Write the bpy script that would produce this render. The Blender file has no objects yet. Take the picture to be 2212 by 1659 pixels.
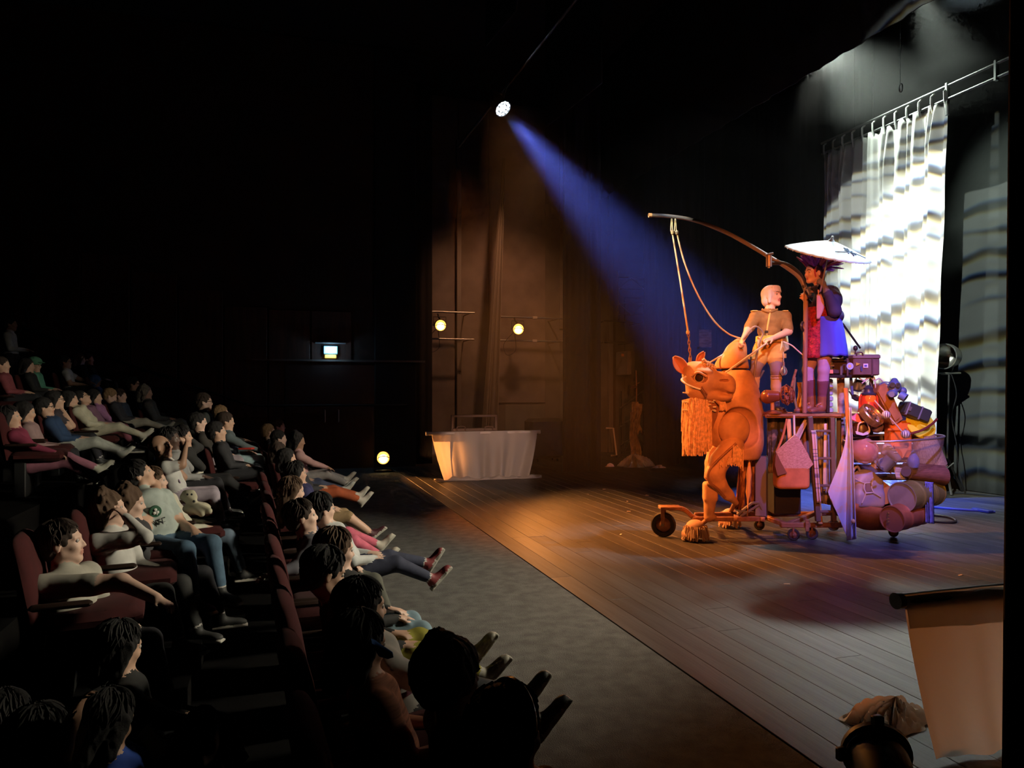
import bpy, math, random
import numpy as np
from mathutils import Vector, Matrix

# ------------------------------------------------------------------ camera, world, exposure
SC = bpy.context.scene
COL = SC.collection
FPX = 1600.0                      # focal length in pixels of the 2212 x 1659 frame
TH = math.atan2(496.0, FPX)       # the view is turned 17 degrees from the line of the stage edge towards upstage
HOR = 845.0                       # horizon row
CAMH = 1.65
ST, CT = math.sin(TH), math.cos(TH)
cam = bpy.data.cameras.new('camera'); cam.sensor_width = 36.0; cam.lens = FPX / 2212.0 * 36.0
cam.shift_y = (HOR - 829.5) / 2212.0; cam.clip_start = 0.05; cam.clip_end = 100
camo = bpy.data.objects.new('camera', cam); COL.objects.link(camo)
camo.location = (0, 0, CAMH); camo.rotation_euler = (math.pi / 2, 0, -TH); SC.camera = camo
w = bpy.data.worlds.new('world'); SC.world = w; w.use_nodes = True
w.node_tree.nodes['Background'].inputs[0].default_value = (0.5, 0.55, 0.6, 1)
w.node_tree.nodes['Background'].inputs[1].default_value = 0.0004
vs = SC.view_settings
vs.view_transform = 'Standard'; vs.look = 'None'; vs.gamma = 1.0; vs.exposure = 0.0; vs.use_curve_mapping = False
SC.cycles.use_denoising = True
SC.cycles.use_light_tree = False; SC.cycles.use_adaptive_sampling = True; SC.cycles.adaptive_threshold = 0.04; SC.cycles.adaptive_min_samples = 12
SC.cycles.max_bounces = 4; SC.cycles.diffuse_bounces = 2; SC.cycles.glossy_bounces = 2
SC.cycles.transmission_bounces = 4; SC.cycles.transparent_max_bounces = 8; SC.cycles.volume_bounces = 0
SC.cycles.sample_clamp_indirect = 4.0
SC.cycles.caustics_reflective = False; SC.cycles.caustics_refractive = False


def ray(u, v):
    xc = (u - 1106.0) / FPX
    return Vector((ST + CT * xc, CT - ST * xc, -(v - HOR) / FPX))
def P(u, v, d): return Vector((0, 0, CAMH)) + ray(u, v) * d            # point at depth d
def G(u, v, z=0.0): return P(u, v, (CAMH - z) * FPX / (v - HOR))       # point on the floor
def PX(u, v, X): return P(u, v, X / ray(u, v).x)                       # point on the plane x = X
def PY(u, v, Y): return P(u, v, Y / ray(u, v).y)
RT = Vector((CT, -ST, 0)); FW = Vector((ST, CT, 0)); UP = Vector((0, 0, 1))
D0 = 8.3; PXM = D0 / FPX                                               # depth of the wagon; metres per pixel there
def C(u, v, dd=0.0): return P(u, v, D0 + dd)

# ------------------------------------------------------------------ lamps of the theatre and added fill lights
def aim(o, target):
    o.rotation_euler = (Vector(target) - o.location).to_track_quat('-Z', 'Y').to_euler()
def spot(name, loc, target, power, color, angle, blend=0.3, radius=0.06):
    l = bpy.data.lights.new(name, 'SPOT'); l.energy = power; l.color = color
    l.spot_size = math.radians(angle); l.spot_blend = blend; l.shadow_soft_size = radius
    o = bpy.data.objects.new(name, l); COL.objects.link(o); o.location = loc; aim(o, target)
    return o
ORANGE = (1.0, 0.25, 0.045); BLUE = (0.12, 0.19, 1.0); COOL = (0.86, 1.0, 0.86); AMBER = (1.0, 0.34, 0.07)
BLUE_LAMP = P(1097, 247, 10.3)
BEAM_TO = Vector((7.3, 9.5, 1.0))
spot('blue_beam_light', BLUE_LAMP, BEAM_TO, 28000, BLUE, 27, 0.9, 0.09)
spot('blue_side_light', (4.6, 2.8, 5.4), (6.7, 6.8, 0.9), 1700, (0.30, 0.25, 1.0), 34, 0.6, 0.1)
spot('orange_front_light', (0.4, 10.2, 7.2), (4.9, 7.6, 1.0), 6500, (1.0, 0.34, 0.07), 29, 0.7, 0.1)
spot('orange_near_light', (2.0, 1.9, 3.4), (5.1, 7.25, 1.8), 1500, (1.0, 0.22, 0.04), 33, 0.6, 0.1)
spot('pink_far_light', (2.1, 2.0, 3.5), (3.7, 13.4, 0.45), 1900, (1.0, 0.62, 0.46), 10.5, 0.6, 0.1)
spot('white_front_light', (3.0, 2.75, 5.3), C(1648, 685), 1100, (1.0, 0.86, 0.97), 9, 0.7, 0.1)
spot('orange_near_light', (3.0, 2.75, 2.7), C(1935, 985), 620, (1.0, 0.40, 0.10), 20, 0.7, 0.1)
spot('orange_pool_light', (1.3, 12.6, 6.6), (3.9, 8.5, 0), 4200, ORANGE, 35, 1.0, 0.15)
spot('cool_back_light', PX(1765, 70, 8.6), PX(2060, 400, 9.6), 1500, COOL, 62, 1.0, 0.1)
spot('cool_back_light', PX(1975, -40, 8.3), PX(2130, 330, 9.2), 800, COOL, 44, 1.0, 0.1)
spot('stage_wash_light', (7.6, 9.4, 7.1), (3.3, 2.7, 0.2), 4600, (0.94, 1.0, 0.86), 34, 0.9, 0.2)
spot('wing_fill_light', (5.0, 14.4, 6.5), (5.2, 18.4, 2.4), 420, (1.0, 0.42, 0.18), 80, 0.9, 0.2)  # added fill that brightens the wing wall, no known lamp there
spot('cool_top_light', (8.4, 6.2, 7.8), C(1780, 560), 2600, (0.72, 0.93, 1.0), 17, 0.6, 0.1)
spot('audience_fill_light', (6.6, 4.4, 3.4), (-1.6, 6.6, 0.8), 1700, (1.0, 0.90, 0.68), 66, 0.8, 0.3)  # added spot, stands in for light bounced off the curtain
PROJ = spot('pattern_projector_light', (0.6, 6.2, 5.0), PX(2080, 690, 9.55), 2000, (0.93, 1.0, 0.9), 41.2, 0.05, 0.02)
SIDE_FILL = spot('backcloth_fill_light', (0.2, 2.75, 8.0), PX(2150, 720, 10.9), 11000, (0.93, 1.0, 0.9), 24, 0.3, 0.02)  # added second source, puts the pattern on the back cloth
def gobo(o, shutter=None, top=None):
    l = o.data; l.use_nodes = True; nt = l.node_tree; N = nt.nodes; L = nt.links
    em = [n for n in N if n.type == 'EMISSION'][0]
    tc = N.new('ShaderNodeTexCoord'); sp = N.new('ShaderNodeSeparateXYZ'); L.new(tc.outputs['Normal'], sp.inputs[0])
    def m(op, a, b=None):
        n = N.new('ShaderNodeMath'); n.operation = op
        for i, x in enumerate((a, b)):
            if x is None: continue
            if isinstance(x, (int, float)): n.inputs[i].default_value = x
            else: L.new(x, n.inputs[i])
        return n.outputs[0]
    gx = m('DIVIDE', sp.outputs[0], sp.outputs[2]); gy = m('DIVIDE', sp.outputs[1], sp.outputs[2])
    cb = N.new('ShaderNodeCombineXYZ'); L.new(m('MULTIPLY', gx, 9.0), cb.inputs[0]); L.new(m('MULTIPLY', gy, 9.0), cb.inputs[1])
    nz = N.new('ShaderNodeTexNoise'); nz.inputs['Scale'].default_value = 1.1; nz.inputs['Detail'].default_value = 2; L.new(cb.outputs[0], nz.inputs['Vector'])
    ph = m('ADD', m('MULTIPLY', gy, 210.0), m('MULTIPLY', nz.outputs[0], 10.0))
    ph = m('ADD', ph, m('MULTIPLY', m('SINE', m('MULTIPLY', gx, 34.0)), 0.9))
    cb2 = N.new('ShaderNodeCombineXYZ'); L.new(m('MULTIPLY', gx, 2.0), cb2.inputs[0]); L.new(m('MULTIPLY', gy, 11.0), cb2.inputs[1])
    n2 = N.new('ShaderNodeTexNoise'); n2.inputs['Scale'].default_value = 1.5; L.new(cb2.outputs[0], n2.inputs['Vector'])
    bias = m('MULTIPLY', m('SUBTRACT', n2.outputs[0], 0.40), 5.0)
    def chan(off):
        s = m('ADD', m('SINE', m('ADD', ph, off)), bias)
        n = N.new('ShaderNodeMapRange'); n.interpolation_type = 'SMOOTHSTEP'
        n.inputs[1].default_value = -0.75; n.inputs[2].default_value = 0.35; n.inputs[3].default_value = 0.05; n.inputs[4].default_value = 1.0
        L.new(s, n.inputs[0]); return n.outputs[0]
    cc = N.new('ShaderNodeCombineColor')
    L.new(chan(0.22), cc.inputs[0]); L.new(chan(0.08), cc.inputs[1]); L.new(chan(-0.22), cc.inputs[2])
    L.new(cc.outputs[0], em.inputs['Color'])
    if shutter:                                       # added mask, like a framing shutter: cuts the projector light at the curtain edge
        bpy.context.view_layer.update(); q = o.matrix_world.inverted() @ Vector(shutter); lim = q.x / -q.z
        q2 = o.matrix_world.inverted() @ Vector(top); lim2 = q2.y / -q2.z
        L.new(m('MULTIPLY', m('GREATER_THAN', gx, -lim), m('GREATER_THAN', gy, -lim2)), em.inputs['Strength'])
gobo(PROJ, (9.55, 8.62, 3.0), (9.55, 8.72, 5.97))
gobo(SIDE_FILL)

# ------------------------------------------------------------------ materials
MATS = {}
def mat(name, color=(0.5, 0.5, 0.5), rough=0.7, metal=0.0, var=0.0, vscale=6.0, color2=None, bump=0.0, bscale=40.0,
        emit=None, estr=0.0, alpha=1.0, trans=0.0, stretch=None, sheen=0.0, transl=0.0, ramp=(0.35, 0.65), coord='Object', spec=None):
    if name in MATS: return MATS[name]
    m = bpy.data.materials.new(name); m.use_nodes = True; nt = m.node_tree; N = nt.nodes; L = nt.links
    b = N['Principled BSDF']
    b.inputs['Base Color'].default_value = (*color, 1); b.inputs['Roughness'].default_value = rough; b.inputs['Metallic'].default_value = metal
    if spec is not None: b.inputs['Specular IOR Level'].default_value = spec
    if sheen: b.inputs['Sheen Weight'].default_value = sheen
    if trans: b.inputs['Transmission Weight'].default_value = trans
    if alpha < 1: b.inputs['Alpha'].default_value = alpha
    if emit: b.inputs['Emission Color'].default_value = (*emit, 1); b.inputs['Emission Strength'].default_value = estr
    vec = None
    if var or color2 or bump:
        tc = N.new('ShaderNodeTexCoord'); vec = tc.outputs[coord]
        if stretch:
            mp = N.new('ShaderNodeMapping'); mp.inputs['Scale'].default_value = stretch; L.new(vec, mp.inputs[0]); vec = mp.outputs[0]
    if var or color2:
        nz = N.new('ShaderNodeTexNoise'); nz.inputs['Scale'].default_value = vscale; nz.inputs['Detail'].default_value = 5; L.new(vec, nz.inputs['Vector'])
        rp = N.new('ShaderNodeValToRGB'); rp.color_ramp.elements[0].position = ramp[0]; rp.color_ramp.elements[1].position = ramp[1]
        c2 = color2 or tuple(min(1, c * (1 + var)) for c in color); c1 = color if color2 else tuple(c * (1 - var) for c in color)
        rp.color_ramp.elements[0].color = (*c1, 1); rp.color_ramp.elements[1].color = (*c2, 1)
        L.new(nz.outputs[0], rp.inputs[0]); L.new(rp.outputs[0], b.inputs['Base Color'])
    if bump:
        n2 = N.new('ShaderNodeTexNoise'); n2.inputs['Scale'].default_value = bscale; n2.inputs['Detail'].default_value = 3; L.new(vec, n2.inputs['Vector'])
        bp = N.new('ShaderNodeBump'); bp.inputs['Strength'].default_value = bump; bp.inputs['Distance'].default_value = 0.02
        L.new(n2.outputs[0], bp.inputs['Height']); L.new(bp.outputs[0], b.inputs['Normal'])
    if transl:
        out = N['Material Output']; tr = N.new('ShaderNodeBsdfTranslucent'); tr.inputs[0].default_value = (*color, 1)
        mx = N.new('ShaderNodeMixShader'); mx.inputs[0].default_value = transl
        L.new(b.outputs[0], mx.inputs[1]); L.new(tr.outputs[0], mx.inputs[2]); L.new(mx.outputs[0], out.inputs[0])
    if emit: m.cycles.emission_sampling = 'NONE'
    MATS[name] = m
    return m

# ------------------------------------------------------------------ mesh helpers
def link(name, me, parent=None):
    o = bpy.data.objects.new(name, me); COL.objects.link(o)
    if parent is not None: o.parent = parent
    return o
def tag(o, label=None, cat=None, group=None, kind=None):
    if label: o['label'] = label
    if cat: o['category'] = cat
    if group: o['group'] = group
    if kind: o['kind'] = kind
    return o
def thing(name, label, cat, loc=(0, 0, 0), group=None):
    o = bpy.data.objects.new(name, None); COL.objects.link(o); o.location = loc; o.empty_display_size = 0.1
    return tag(o, label, cat, group)
def frame(z, x=None):
    z = Vector(z).normalized()
    a = Vector(x) if x is not None else (Vector((0, 0, 1)) if abs(z.z) < 0.9 else Vector((1, 0, 0)))
    x = a - z * a.dot(z)
    if x.length < 1e-6: x = z.orthogonal()
    x.normalize(); y = z.cross(x)
    return x, y, z
VIEW = (RT, FW, UP)                                   # right, away from the camera, up
def chain_off(p):
    o = Vector((0, 0, 0))
    while p is not None: o = o + p.location; p = p.parent
    return o
class MB:
    def __init__(s): s.v = []; s.f = []; s.m = []; s.mi = 0
    def add(s, vs_, fs):
        n = len(s.v); s.v.extend(tuple(p) for p in vs_); s.f.extend(tuple(i + n for i in f) for f in fs); s.m.extend([s.mi] * len(fs)); return s
    def mat(s, i): s.mi = i; return s
    def box(s, c, size, ax=None, bev=0.0):
        c = Vector(c); X, Y, Z = ax or (Vector((1, 0, 0)), Vector((0, 1, 0)), Vector((0, 0, 1)))
        a, b, h = (q / 2 for q in size)
        if bev <= 0:
            vs_ = [c + X * (i * a) + Y * (j * b) + Z * (k * h) for k in (-1, 1) for j in (-1, 1) for i in (-1, 1)]
            return s.add(vs_, [(0, 2, 3, 1), (4, 5, 7, 6), (0, 1, 5, 4), (2, 6, 7, 3), (0, 4, 6, 2), (1, 3, 7, 5)])
        rings = []
        for (z, e) in ((-h, bev), (-h + bev, 0), (h - bev, 0), (h, bev)):
            A, B = a - e, b - e; q = min(bev, A, B)
            pts = [(-A + q, -B), (A - q, -B), (A, -B + q), (A, B - q), (A - q, B), (-A + q, B), (-A, B - q), (-A, -B + q)]
            rings.append([c + X * px + Y * py + Z * z for px, py in pts])
        return s.loft(rings)
    def loft(s, rings, cap=True, closed=True):
        n = len(rings[0]); vs_ = [p for r in rings for p in r]; fs = []
        for i in range(len(rings) - 1):
            for j in range(n if closed else n - 1):
                a, b = i * n + j, i * n + (j + 1) % n
                fs.append((a, b, b + n, a + n))
        if cap and closed: fs += [tuple(reversed(range(n))), tuple(range((len(rings) - 1) * n, len(rings) * n))]
        return s.add(vs_, fs)
    def cyl(s, p0, p1, r0, r1=None, seg=12, cap=True):
        r1 = r0 if r1 is None else r1; p0, p1 = Vector(p0), Vector(p1); x, y, z = frame(p1 - p0)
        rr = []
        for p, r in ((p0, r0), (p1, r1)):
            rr.append([p + (x * math.cos(2 * math.pi * k / seg) + y * math.sin(2 * math.pi * k / seg)) * r for k in range(seg)])
        return s.loft(rr, cap)
    def tube(s, pts, r, seg=8, cap=True, closed=False):
        pts = [Vector(p) for p in pts]; n = len(pts); rr = []; x = None
        for i, p in enumerate(pts):
            t = (pts[(i + 1) % n] - pts[i - 1]) if closed else (pts[min(i + 1, n - 1)] - pts[max(i - 1, 0)])
            if t.length < 1e-9: t = Vector((0, 0, 1))
            x, y, z = frame(t, x); q = r[i] if isinstance(r, (list, tuple)) else r
            rr.append([p + (x * math.cos(2 * math.pi * k / seg) + y * math.sin(2 * math.pi * k / seg)) * q for k in range(seg)])
        if closed: rr.append(rr[0]); cap = False
        return s.loft(rr, cap)
    def lathe(s, prof, o, axis, seg=20, x=None, cap=False):
        X, Y, Z = frame(axis, x); o = Vector(o)
        rr = [[o + Z * h + (X * math.cos(2 * math.pi * k / seg) + Y * math.sin(2 * math.pi * k / seg)) * max(r, 1e-4) for k in range(seg)] for r, h in prof]
        return s.loft(rr, cap)
    def ell(s, c, r, ax=None, su=14, sv=9):
        c = Vector(c); X, Y, Z = ax or (Vector((1, 0, 0)), Vector((0, 1, 0)), Vector((0, 0, 1)))
        if not isinstance(r, (tuple, list)): r = (r, r, r)
        rr = []
        for i in range(sv + 1):
            t = math.pi * i / sv; q = max(math.sin(t), 1e-3); h = -math.cos(t)
            rr.append([c + X * (r[0] * q * math.cos(2 * math.pi * k / su)) + Y * (r[1] * q * math.sin(2 * math.pi * k / su)) + Z * (r[2] * h) for k in range(su)])
        return s.loft(rr)
    def prism(s, outline, depth):                    # outline: world points; depth: world vector
        o = [Vector(p) for p in outline]; d = Vector(depth); return s.loft([o, [p + d for p in o]])
    def sheet(s, fn, nu, nv, thick=0.0):             # fn(a, b) -> point, a and b in 0..1
        g = [[Vector(fn(i / nu, j / nv)) for i in range(nu + 1)] for j in range(nv + 1)]
        vs_ = [p for r in g for p in r]; W = nu + 1
        fs = [(j * W + i, j * W + i + 1, (j + 1) * W + i + 1, (j + 1) * W + i) for j in range(nv) for i in range(nu)]
        return s.add(vs_, fs)
    def build(s, name, mats, parent=None, smooth=True, solid=0.0, sub=0, angle=40):
        me = bpy.data.meshes.new(name); me.from_pydata(s.v, [], s.f); me.update()
        for m in (mats if isinstance(mats, (list, tuple)) else [mats]): me.materials.append(m)
        if len(me.materials) > 1: me.polygons.foreach_set('material_index', s.m)
        off = chain_off(parent)
        if off.length > 0: me.transform(Matrix.Translation(-off))
        if smooth:
            me.polygons.foreach_set('use_smooth', [True] * len(me.polygons)); me.set_sharp_from_angle(angle=math.radians(angle))
        o = link(name, me, parent)
        if solid:
            md = o.modifiers.new('solid', 'SOLIDIFY'); md.thickness = solid; md.offset = 0
        if sub:
            md = o.modifiers.new('sub', 'SUBSURF'); md.levels = sub; md.render_levels = sub
        return o
def copy_tree(o, parent=None):
    c = o.copy(); COL.objects.link(c); c.parent = parent
    for ch in list(o.children): copy_tree(ch, c)
    return c
def struct(o): o['kind'] = 'structure'; return o
def lerp(a, b, t): return a + (b - a) * t
def spline(pts, n):                                   # Catmull-Rom through points
    pts = [Vector(p) for p in pts]; out = []
    for i in range(len(pts) - 1):
        p0, p1, p2, p3 = pts[max(i - 1, 0)], pts[i], pts[i + 1], pts[min(i + 2, len(pts) - 1)]
        for k in range(n):
            t = k / n
            out.append(0.5 * ((2 * p1) + (p2 - p0) * t + (2 * p0 - 5 * p1 + 4 * p2 - p3) * t * t + (3 * p1 - p0 - 3 * p2 + p3) * t ** 3))
    out.append(pts[-1]); return out

# ------------------------------------------------------------------ continuous bodies: smooth union of tapered limbs, meshed by surface nets
class Body:
    def __init__(s, vox=0.01, k=0.02): s.vox = vox; s.k = k; s.p = []
    def cap(s, a, b, ra, rb=None, m=0, k=None):
        s.p.append(('c', np.array(a, float), np.array(b, float), ra, ra if rb is None else rb, m, s.k if k is None else k, 1)); return s
    def chain(s, pts, rs, m=0, k=None):
        for i in range(len(pts) - 1): s.cap(pts[i], pts[i + 1], rs[i], rs[i + 1], m, k)
        return s
    def ell(s, c, r, ax=None, m=0, k=None, op=1):
        R = np.array([list(a) for a in (ax or ((1, 0, 0), (0, 1, 0), (0, 0, 1)))], float)
        s.p.append(('e', np.array(c, float), R, np.array(r, float) if hasattr(r, '__len__') else np.array([r] * 3, float), None, m, s.k if k is None else k, op)); return s
    def bx(s, c, r, ax=None, m=0, k=None, op=1, rnd=0.01):
        R = np.array([list(a) for a in (ax or ((1, 0, 0), (0, 1, 0), (0, 0, 1)))], float)
        s.p.append(('b', np.array(c, float), R, np.array(r, float), rnd, m, s.k if k is None else k, op)); return s
    def mesh(s, name, mats, parent=None, bumpf=None):
        h = s.vox; los, his = [], []
        for q in s.p:
            if q[0] == 'c':
                r = max(q[3], q[4]) + q[6] + 3 * h; lo = np.minimum(q[1], q[2]) - r; hi = np.maximum(q[1], q[2]) + r
            else:
                ext = np.abs(q[2].T) @ q[3] + q[6] + 3 * h; lo = q[1] - ext; hi = q[1] + ext
            los.append(lo); his.append(hi)
        use = [i for i, q in enumerate(s.p) if q[7] > 0]
        L0 = np.min([los[i] for i in use], axis=0); H0 = np.max([his[i] for i in use], axis=0)
        n = np.ceil((H0 - L0) / h).astype(int) + 2
        D = np.full(n, 0.5, np.float32); M = np.zeros(n, np.int8)
        for q, lo, hi in zip(s.p, los, his):
            i0 = np.clip(((lo - L0) / h).astype(int), 0, n - 1); i1 = np.clip(((hi - L0) / h).astype(int) + 2, 1, n)
            if np.any(i1 <= i0): continue
            ax_ = [L0[k] + h * np.arange(i0[k], i1[k]) for k in range(3)]
            X = ax_[0][:, None, None]; Y = ax_[1][None, :, None]; Z = ax_[2][None, None, :]
            if q[0] == 'c':
                a, b = q[1], q[2]; ba = b - a; L2 = max(float(ba @ ba), 1e-12)
                px, py, pz = X - a[0], Y - a[1], Z - a[2]
                t = np.clip((px * ba[0] + py * ba[1] + pz * ba[2]) / L2, 0, 1)
                d = np.sqrt((px - t * ba[0]) ** 2 + (py - t * ba[1]) ** 2 + (pz - t * ba[2]) ** 2) - (q[3] + (q[4] - q[3]) * t)
            else:
                c, R, r = q[1], q[2], q[3]; px, py, pz = X - c[0], Y - c[1], Z - c[2]
                l = [px * R[i][0] + py * R[i][1] + pz * R[i][2] for i in range(3)]
                if q[0] == 'e':
                    k0 = np.sqrt((l[0] / r[0]) ** 2 + (l[1] / r[1]) ** 2 + (l[2] / r[2]) ** 2)
                    k1 = np.sqrt((l[0] / r[0] ** 2) ** 2 + (l[1] / r[1] ** 2) ** 2 + (l[2] / r[2] ** 2) ** 2)
                    d = k0 * (k0 - 1) / np.maximum(k1, 1e-6)
                else:
                    e = [np.abs(l[i]) - (r[i] - q[4]) for i in range(3)]
                    d = np.sqrt(sum(np.maximum(x, 0) ** 2 for x in e)) + np.minimum(np.maximum(np.maximum(e[0], e[1]), e[2]), 0) - q[4]
            sl = tuple(slice(i0[k], i1[k]) for k in range(3)); cur = D[sl]; k = max(q[6], 1e-5)
            if q[7] > 0:
                hh = np.clip(0.5 + 0.5 * (cur - d) / k, 0, 1)
                M[sl] = np.where(d < cur, q[5], M[sl]); D[sl] = cur * (1 - hh) + d * hh - k * hh * (1 - hh)
            else:
                hh = np.clip(0.5 - 0.5 * (cur + d) / k, 0, 1)
                M[sl] = np.where((-d > cur) & (q[5] >= 0), q[5], M[sl]); D[sl] = cur * (1 - hh) - d * hh + k * hh * (1 - hh)
        if bumpf is not None: D += bumpf(L0, h, n).astype(np.float32)
        D[0] = D[-1] = 0.5; D[:, 0] = D[:, -1] = 0.5; D[:, :, 0] = D[:, :, -1] = 0.5
        return nets(name, D, M, L0, h, mats, parent)
def nets(name, D, M, L0, h, mats, parent):
    S = D < 0; n = np.array(D.shape) - 1
    cor = [(i, j, k) for i in (0, 1) for j in (0, 1) for k in (0, 1)]
    def sub(A, c): return A[c[0]:n[0] + c[0], c[1]:n[1] + c[1], c[2]:n[2] + c[2]]
    cnt = sum(sub(S, c).astype(np.int8) for c in cor); act = (cnt > 0) & (cnt < 8)
    idx = np.argwhere(act); I = tuple(idx.T)
    ids = np.full(n, -1, np.int64); ids[I] = np.arange(len(idx))
    acc = np.zeros((len(idx), 3)); num = np.zeros(len(idx))
    vals = {c: sub(D, c)[I].astype(float) for c in cor}
    for c in cor:
        for a in range(3):
            if c[a] == 1: continue
            e = list(c); e[a] = 1; e = tuple(e); v0, v1 = vals[c], vals[e]; x = (v0 < 0) != (v1 < 0)
            t = np.where(x, v0 / np.where(x, v0 - v1, 1), 0)
            p = np.array(c, float)[None, :].repeat(len(idx), 0); p[:, a] = t
            acc += p * x[:, None]; num += x
    V = (idx + acc / num[:, None]) * h + L0
    allv = np.stack([vals[c] for c in cor]); best = np.argmin(allv, 0); cm = np.stack([sub(M, c)[I] for c in cor])[best, np.arange(len(idx))]
    F = []
    for a in range(3):
        b, c = (a + 1) % 3, (a + 2) % 3
        sl0 = [slice(1, n[0]), slice(1, n[1]), slice(1, n[2])]; sl1 = list(sl0); sl0[a] = slice(0, n[a]); sl1[a] = slice(1, n[a] + 1)
        s0, s1 = S[tuple(sl0)], S[tuple(sl1)]; x = np.argwhere(s0 != s1)
        if not len(x): continue
        off = np.array([1, 1, 1]); off[a] = 0; x = x + off; fl = S[tuple(x.T)]
        def g(db, dc):
            y = x.copy(); y[:, b] -= db; y[:, c] -= dc; return ids[tuple(y.T)]
        q = np.stack([g(1, 1), g(0, 1), g(0, 0), g(1, 0)], 1); q[~fl] = q[~fl][:, ::-1]; F.append(q)
    F = np.concatenate(F); F = F[(F >= 0).all(1)]
    # light smoothing keeps the surface clean
    E = np.concatenate([F[:, [0, 1]], F[:, [1, 2]], F[:, [2, 3]], F[:, [3, 0]]])
    for it in range(2):
        a2 = np.zeros_like(V); n2 = np.zeros(len(V))
        for k in range(3): a2[:, k] = np.bincount(E[:, 0], V[E[:, 1], k], len(V)) + np.bincount(E[:, 1], V[E[:, 0], k], len(V))
        n2 = np.bincount(E[:, 0], minlength=len(V)) + np.bincount(E[:, 1], minlength=len(V))
        V = V * 0.6 + 0.4 * a2 / np.maximum(n2, 1)[:, None]
    V = V - np.array(chain_off(parent))
    me = bpy.data.meshes.new(name); me.vertices.add(len(V)); me.vertices.foreach_set('co', V.ravel())
    me.loops.add(F.size); me.loops.foreach_set('vertex_index', F.ravel().astype(np.int32)); me.polygons.add(len(F))
    me.polygons.foreach_set('loop_start', np.arange(0, F.size, 4, dtype=np.int32))
    for m_ in (mats if isinstance(mats, (list, tuple)) else [mats]): me.materials.append(m_)
    me.polygons.foreach_set('material_index', cm[F[:, 0]].astype(np.int32)); me.polygons.foreach_set('use_smooth', np.ones(len(F), bool))
    me.update(calc_edges=True); me.validate()
    return link(name, me, parent)
# ================================================================== the setting
BLACK = mat('black_cloth', (0.012, 0.012, 0.013), 0.95, bump=0.15, bscale=60)
BLACKM = mat('black_metal', (0.015, 0.015, 0.016), 0.45)
DARKWALL = mat('dark_side_wall', (0.035, 0.018, 0.013), 0.8, var=0.3, vscale=1.5)
PLANK = [mat('stage_board_%d' % i, (0.046 + 0.006 * i, 0.044 + 0.0055 * i, 0.043 + 0.005 * i), 0.46 + 0.05 * (i % 2), var=0.35, vscale=2.2,
             stretch=(6, 0.5, 1), bump=0.06, bscale=9) for i in range(3)]
EDGE_X = 2.26
rnd = random.Random(5)
fl = MB().box((6.65, 8.5, -0.06), (8.8, 23, 0.08)).build('floor_stage', BLACKM, smooth=False); struct(fl)
PW, GAP, LEN = 0.20, 0.003, (2.6, 3.4, 4.2)
plank_me = {}
def plank_mesh(L, i):
    if (L, i) not in plank_me:
        o = MB().box((0, 0, 0), (PW - GAP, L - 0.004, 0.02), bev=0.0015)
        me = bpy.data.meshes.new('plank'); me.from_pydata(o.v, [], o.f); me.materials.append(PLANK[i]); plank_me[(L, i)] = me
    return plank_me[(L, i)]
k = 0; x = EDGE_X + PW / 2
while x < 10.95:
    y = -1.0 - rnd.uniform(0, 2.0)
    while y < 18.0:
        L = rnd.choice(LEN)
        if y + L > 0.4:
            o = link('plank', plank_mesh(L, rnd.randrange(3)), fl); o.location = (x, y + L / 2, -0.01 + rnd.uniform(-0.0007, 0.0007)); k += 1
        y += L
    x += PW
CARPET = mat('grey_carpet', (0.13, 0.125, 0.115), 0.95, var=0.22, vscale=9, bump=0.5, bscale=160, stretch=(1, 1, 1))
def carpet_bumps(a, b): return (lerp(-0.46, EDGE_X - 0.012, a), lerp(-2.0, 16.2, b), 0.0)
struct(MB().box(((0.34 + EDGE_X - 0.012) / 2, 7.1, -0.04), (EDGE_X - 0.012 - 0.34, 18.2, 0.08)).build('floor_front', CARPET, smooth=False))
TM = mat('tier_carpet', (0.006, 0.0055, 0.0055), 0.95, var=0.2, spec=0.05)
struct(MB().box((-0.06, 7.1, -0.041), (0.80, 18.2, 0.08)).build('floor_seating', TM, smooth=False))  # dark strip added under the front seats, shade put into its colour
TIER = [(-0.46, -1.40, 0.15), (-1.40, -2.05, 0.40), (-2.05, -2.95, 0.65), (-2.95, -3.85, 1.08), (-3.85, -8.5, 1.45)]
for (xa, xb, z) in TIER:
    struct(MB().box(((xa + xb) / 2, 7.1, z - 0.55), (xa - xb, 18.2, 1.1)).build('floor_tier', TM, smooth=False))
# side wall of the auditorium with the wood panelling and the rising dado line
wl = MB().box((-2.9, 16.32, 4.0), (11.4, 0.2, 10.2)).build('wall_auditorium', DARKWALL, smooth=False); struct(wl)
PANEL = mat('wood_panel', (0.06, 0.024, 0.016), 0.55, var=0.35, vscale=3, stretch=(5, 1, 0.4))
for i in range(11):
    xx = -7.6 + i * 0.86
    MB().box((xx, 16.205, 2.2 + max(0, -xx - 0.6) * 0.36), (0.83, 0.03, 2.3), bev=0.008).build('panel', PANEL, wl)
MB().tube([(-7.9, 16.13, 4.0), (-0.6, 16.13, 1.35), (2.6, 16.13, 1.35)], 0.022).build('handrail', BLACKM, wl)
dr = MB().box((1.0, 16.2, 1.1), (1.9, 0.06, 2.24), bev=0.01).build('door_1', mat('exit_door', (0.03, 0.012, 0.01), 0.5), smooth=True); struct(dr)
MB().box((1.0, 16.165, 1.1), (0.006, 0.01, 2.2)).build('door_gap', BLACKM, dr)
for sx in (0.86, 1.14): MB().tube([(sx, 16.17, 1.0), (sx, 16.11, 1.0), (sx, 16.11, 1.25), (sx, 16.17, 1.25)], 0.012).build('door_handle', mat('door_steel', (0.3, 0.3, 0.3), 0.3, 1.0), dr)
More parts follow.
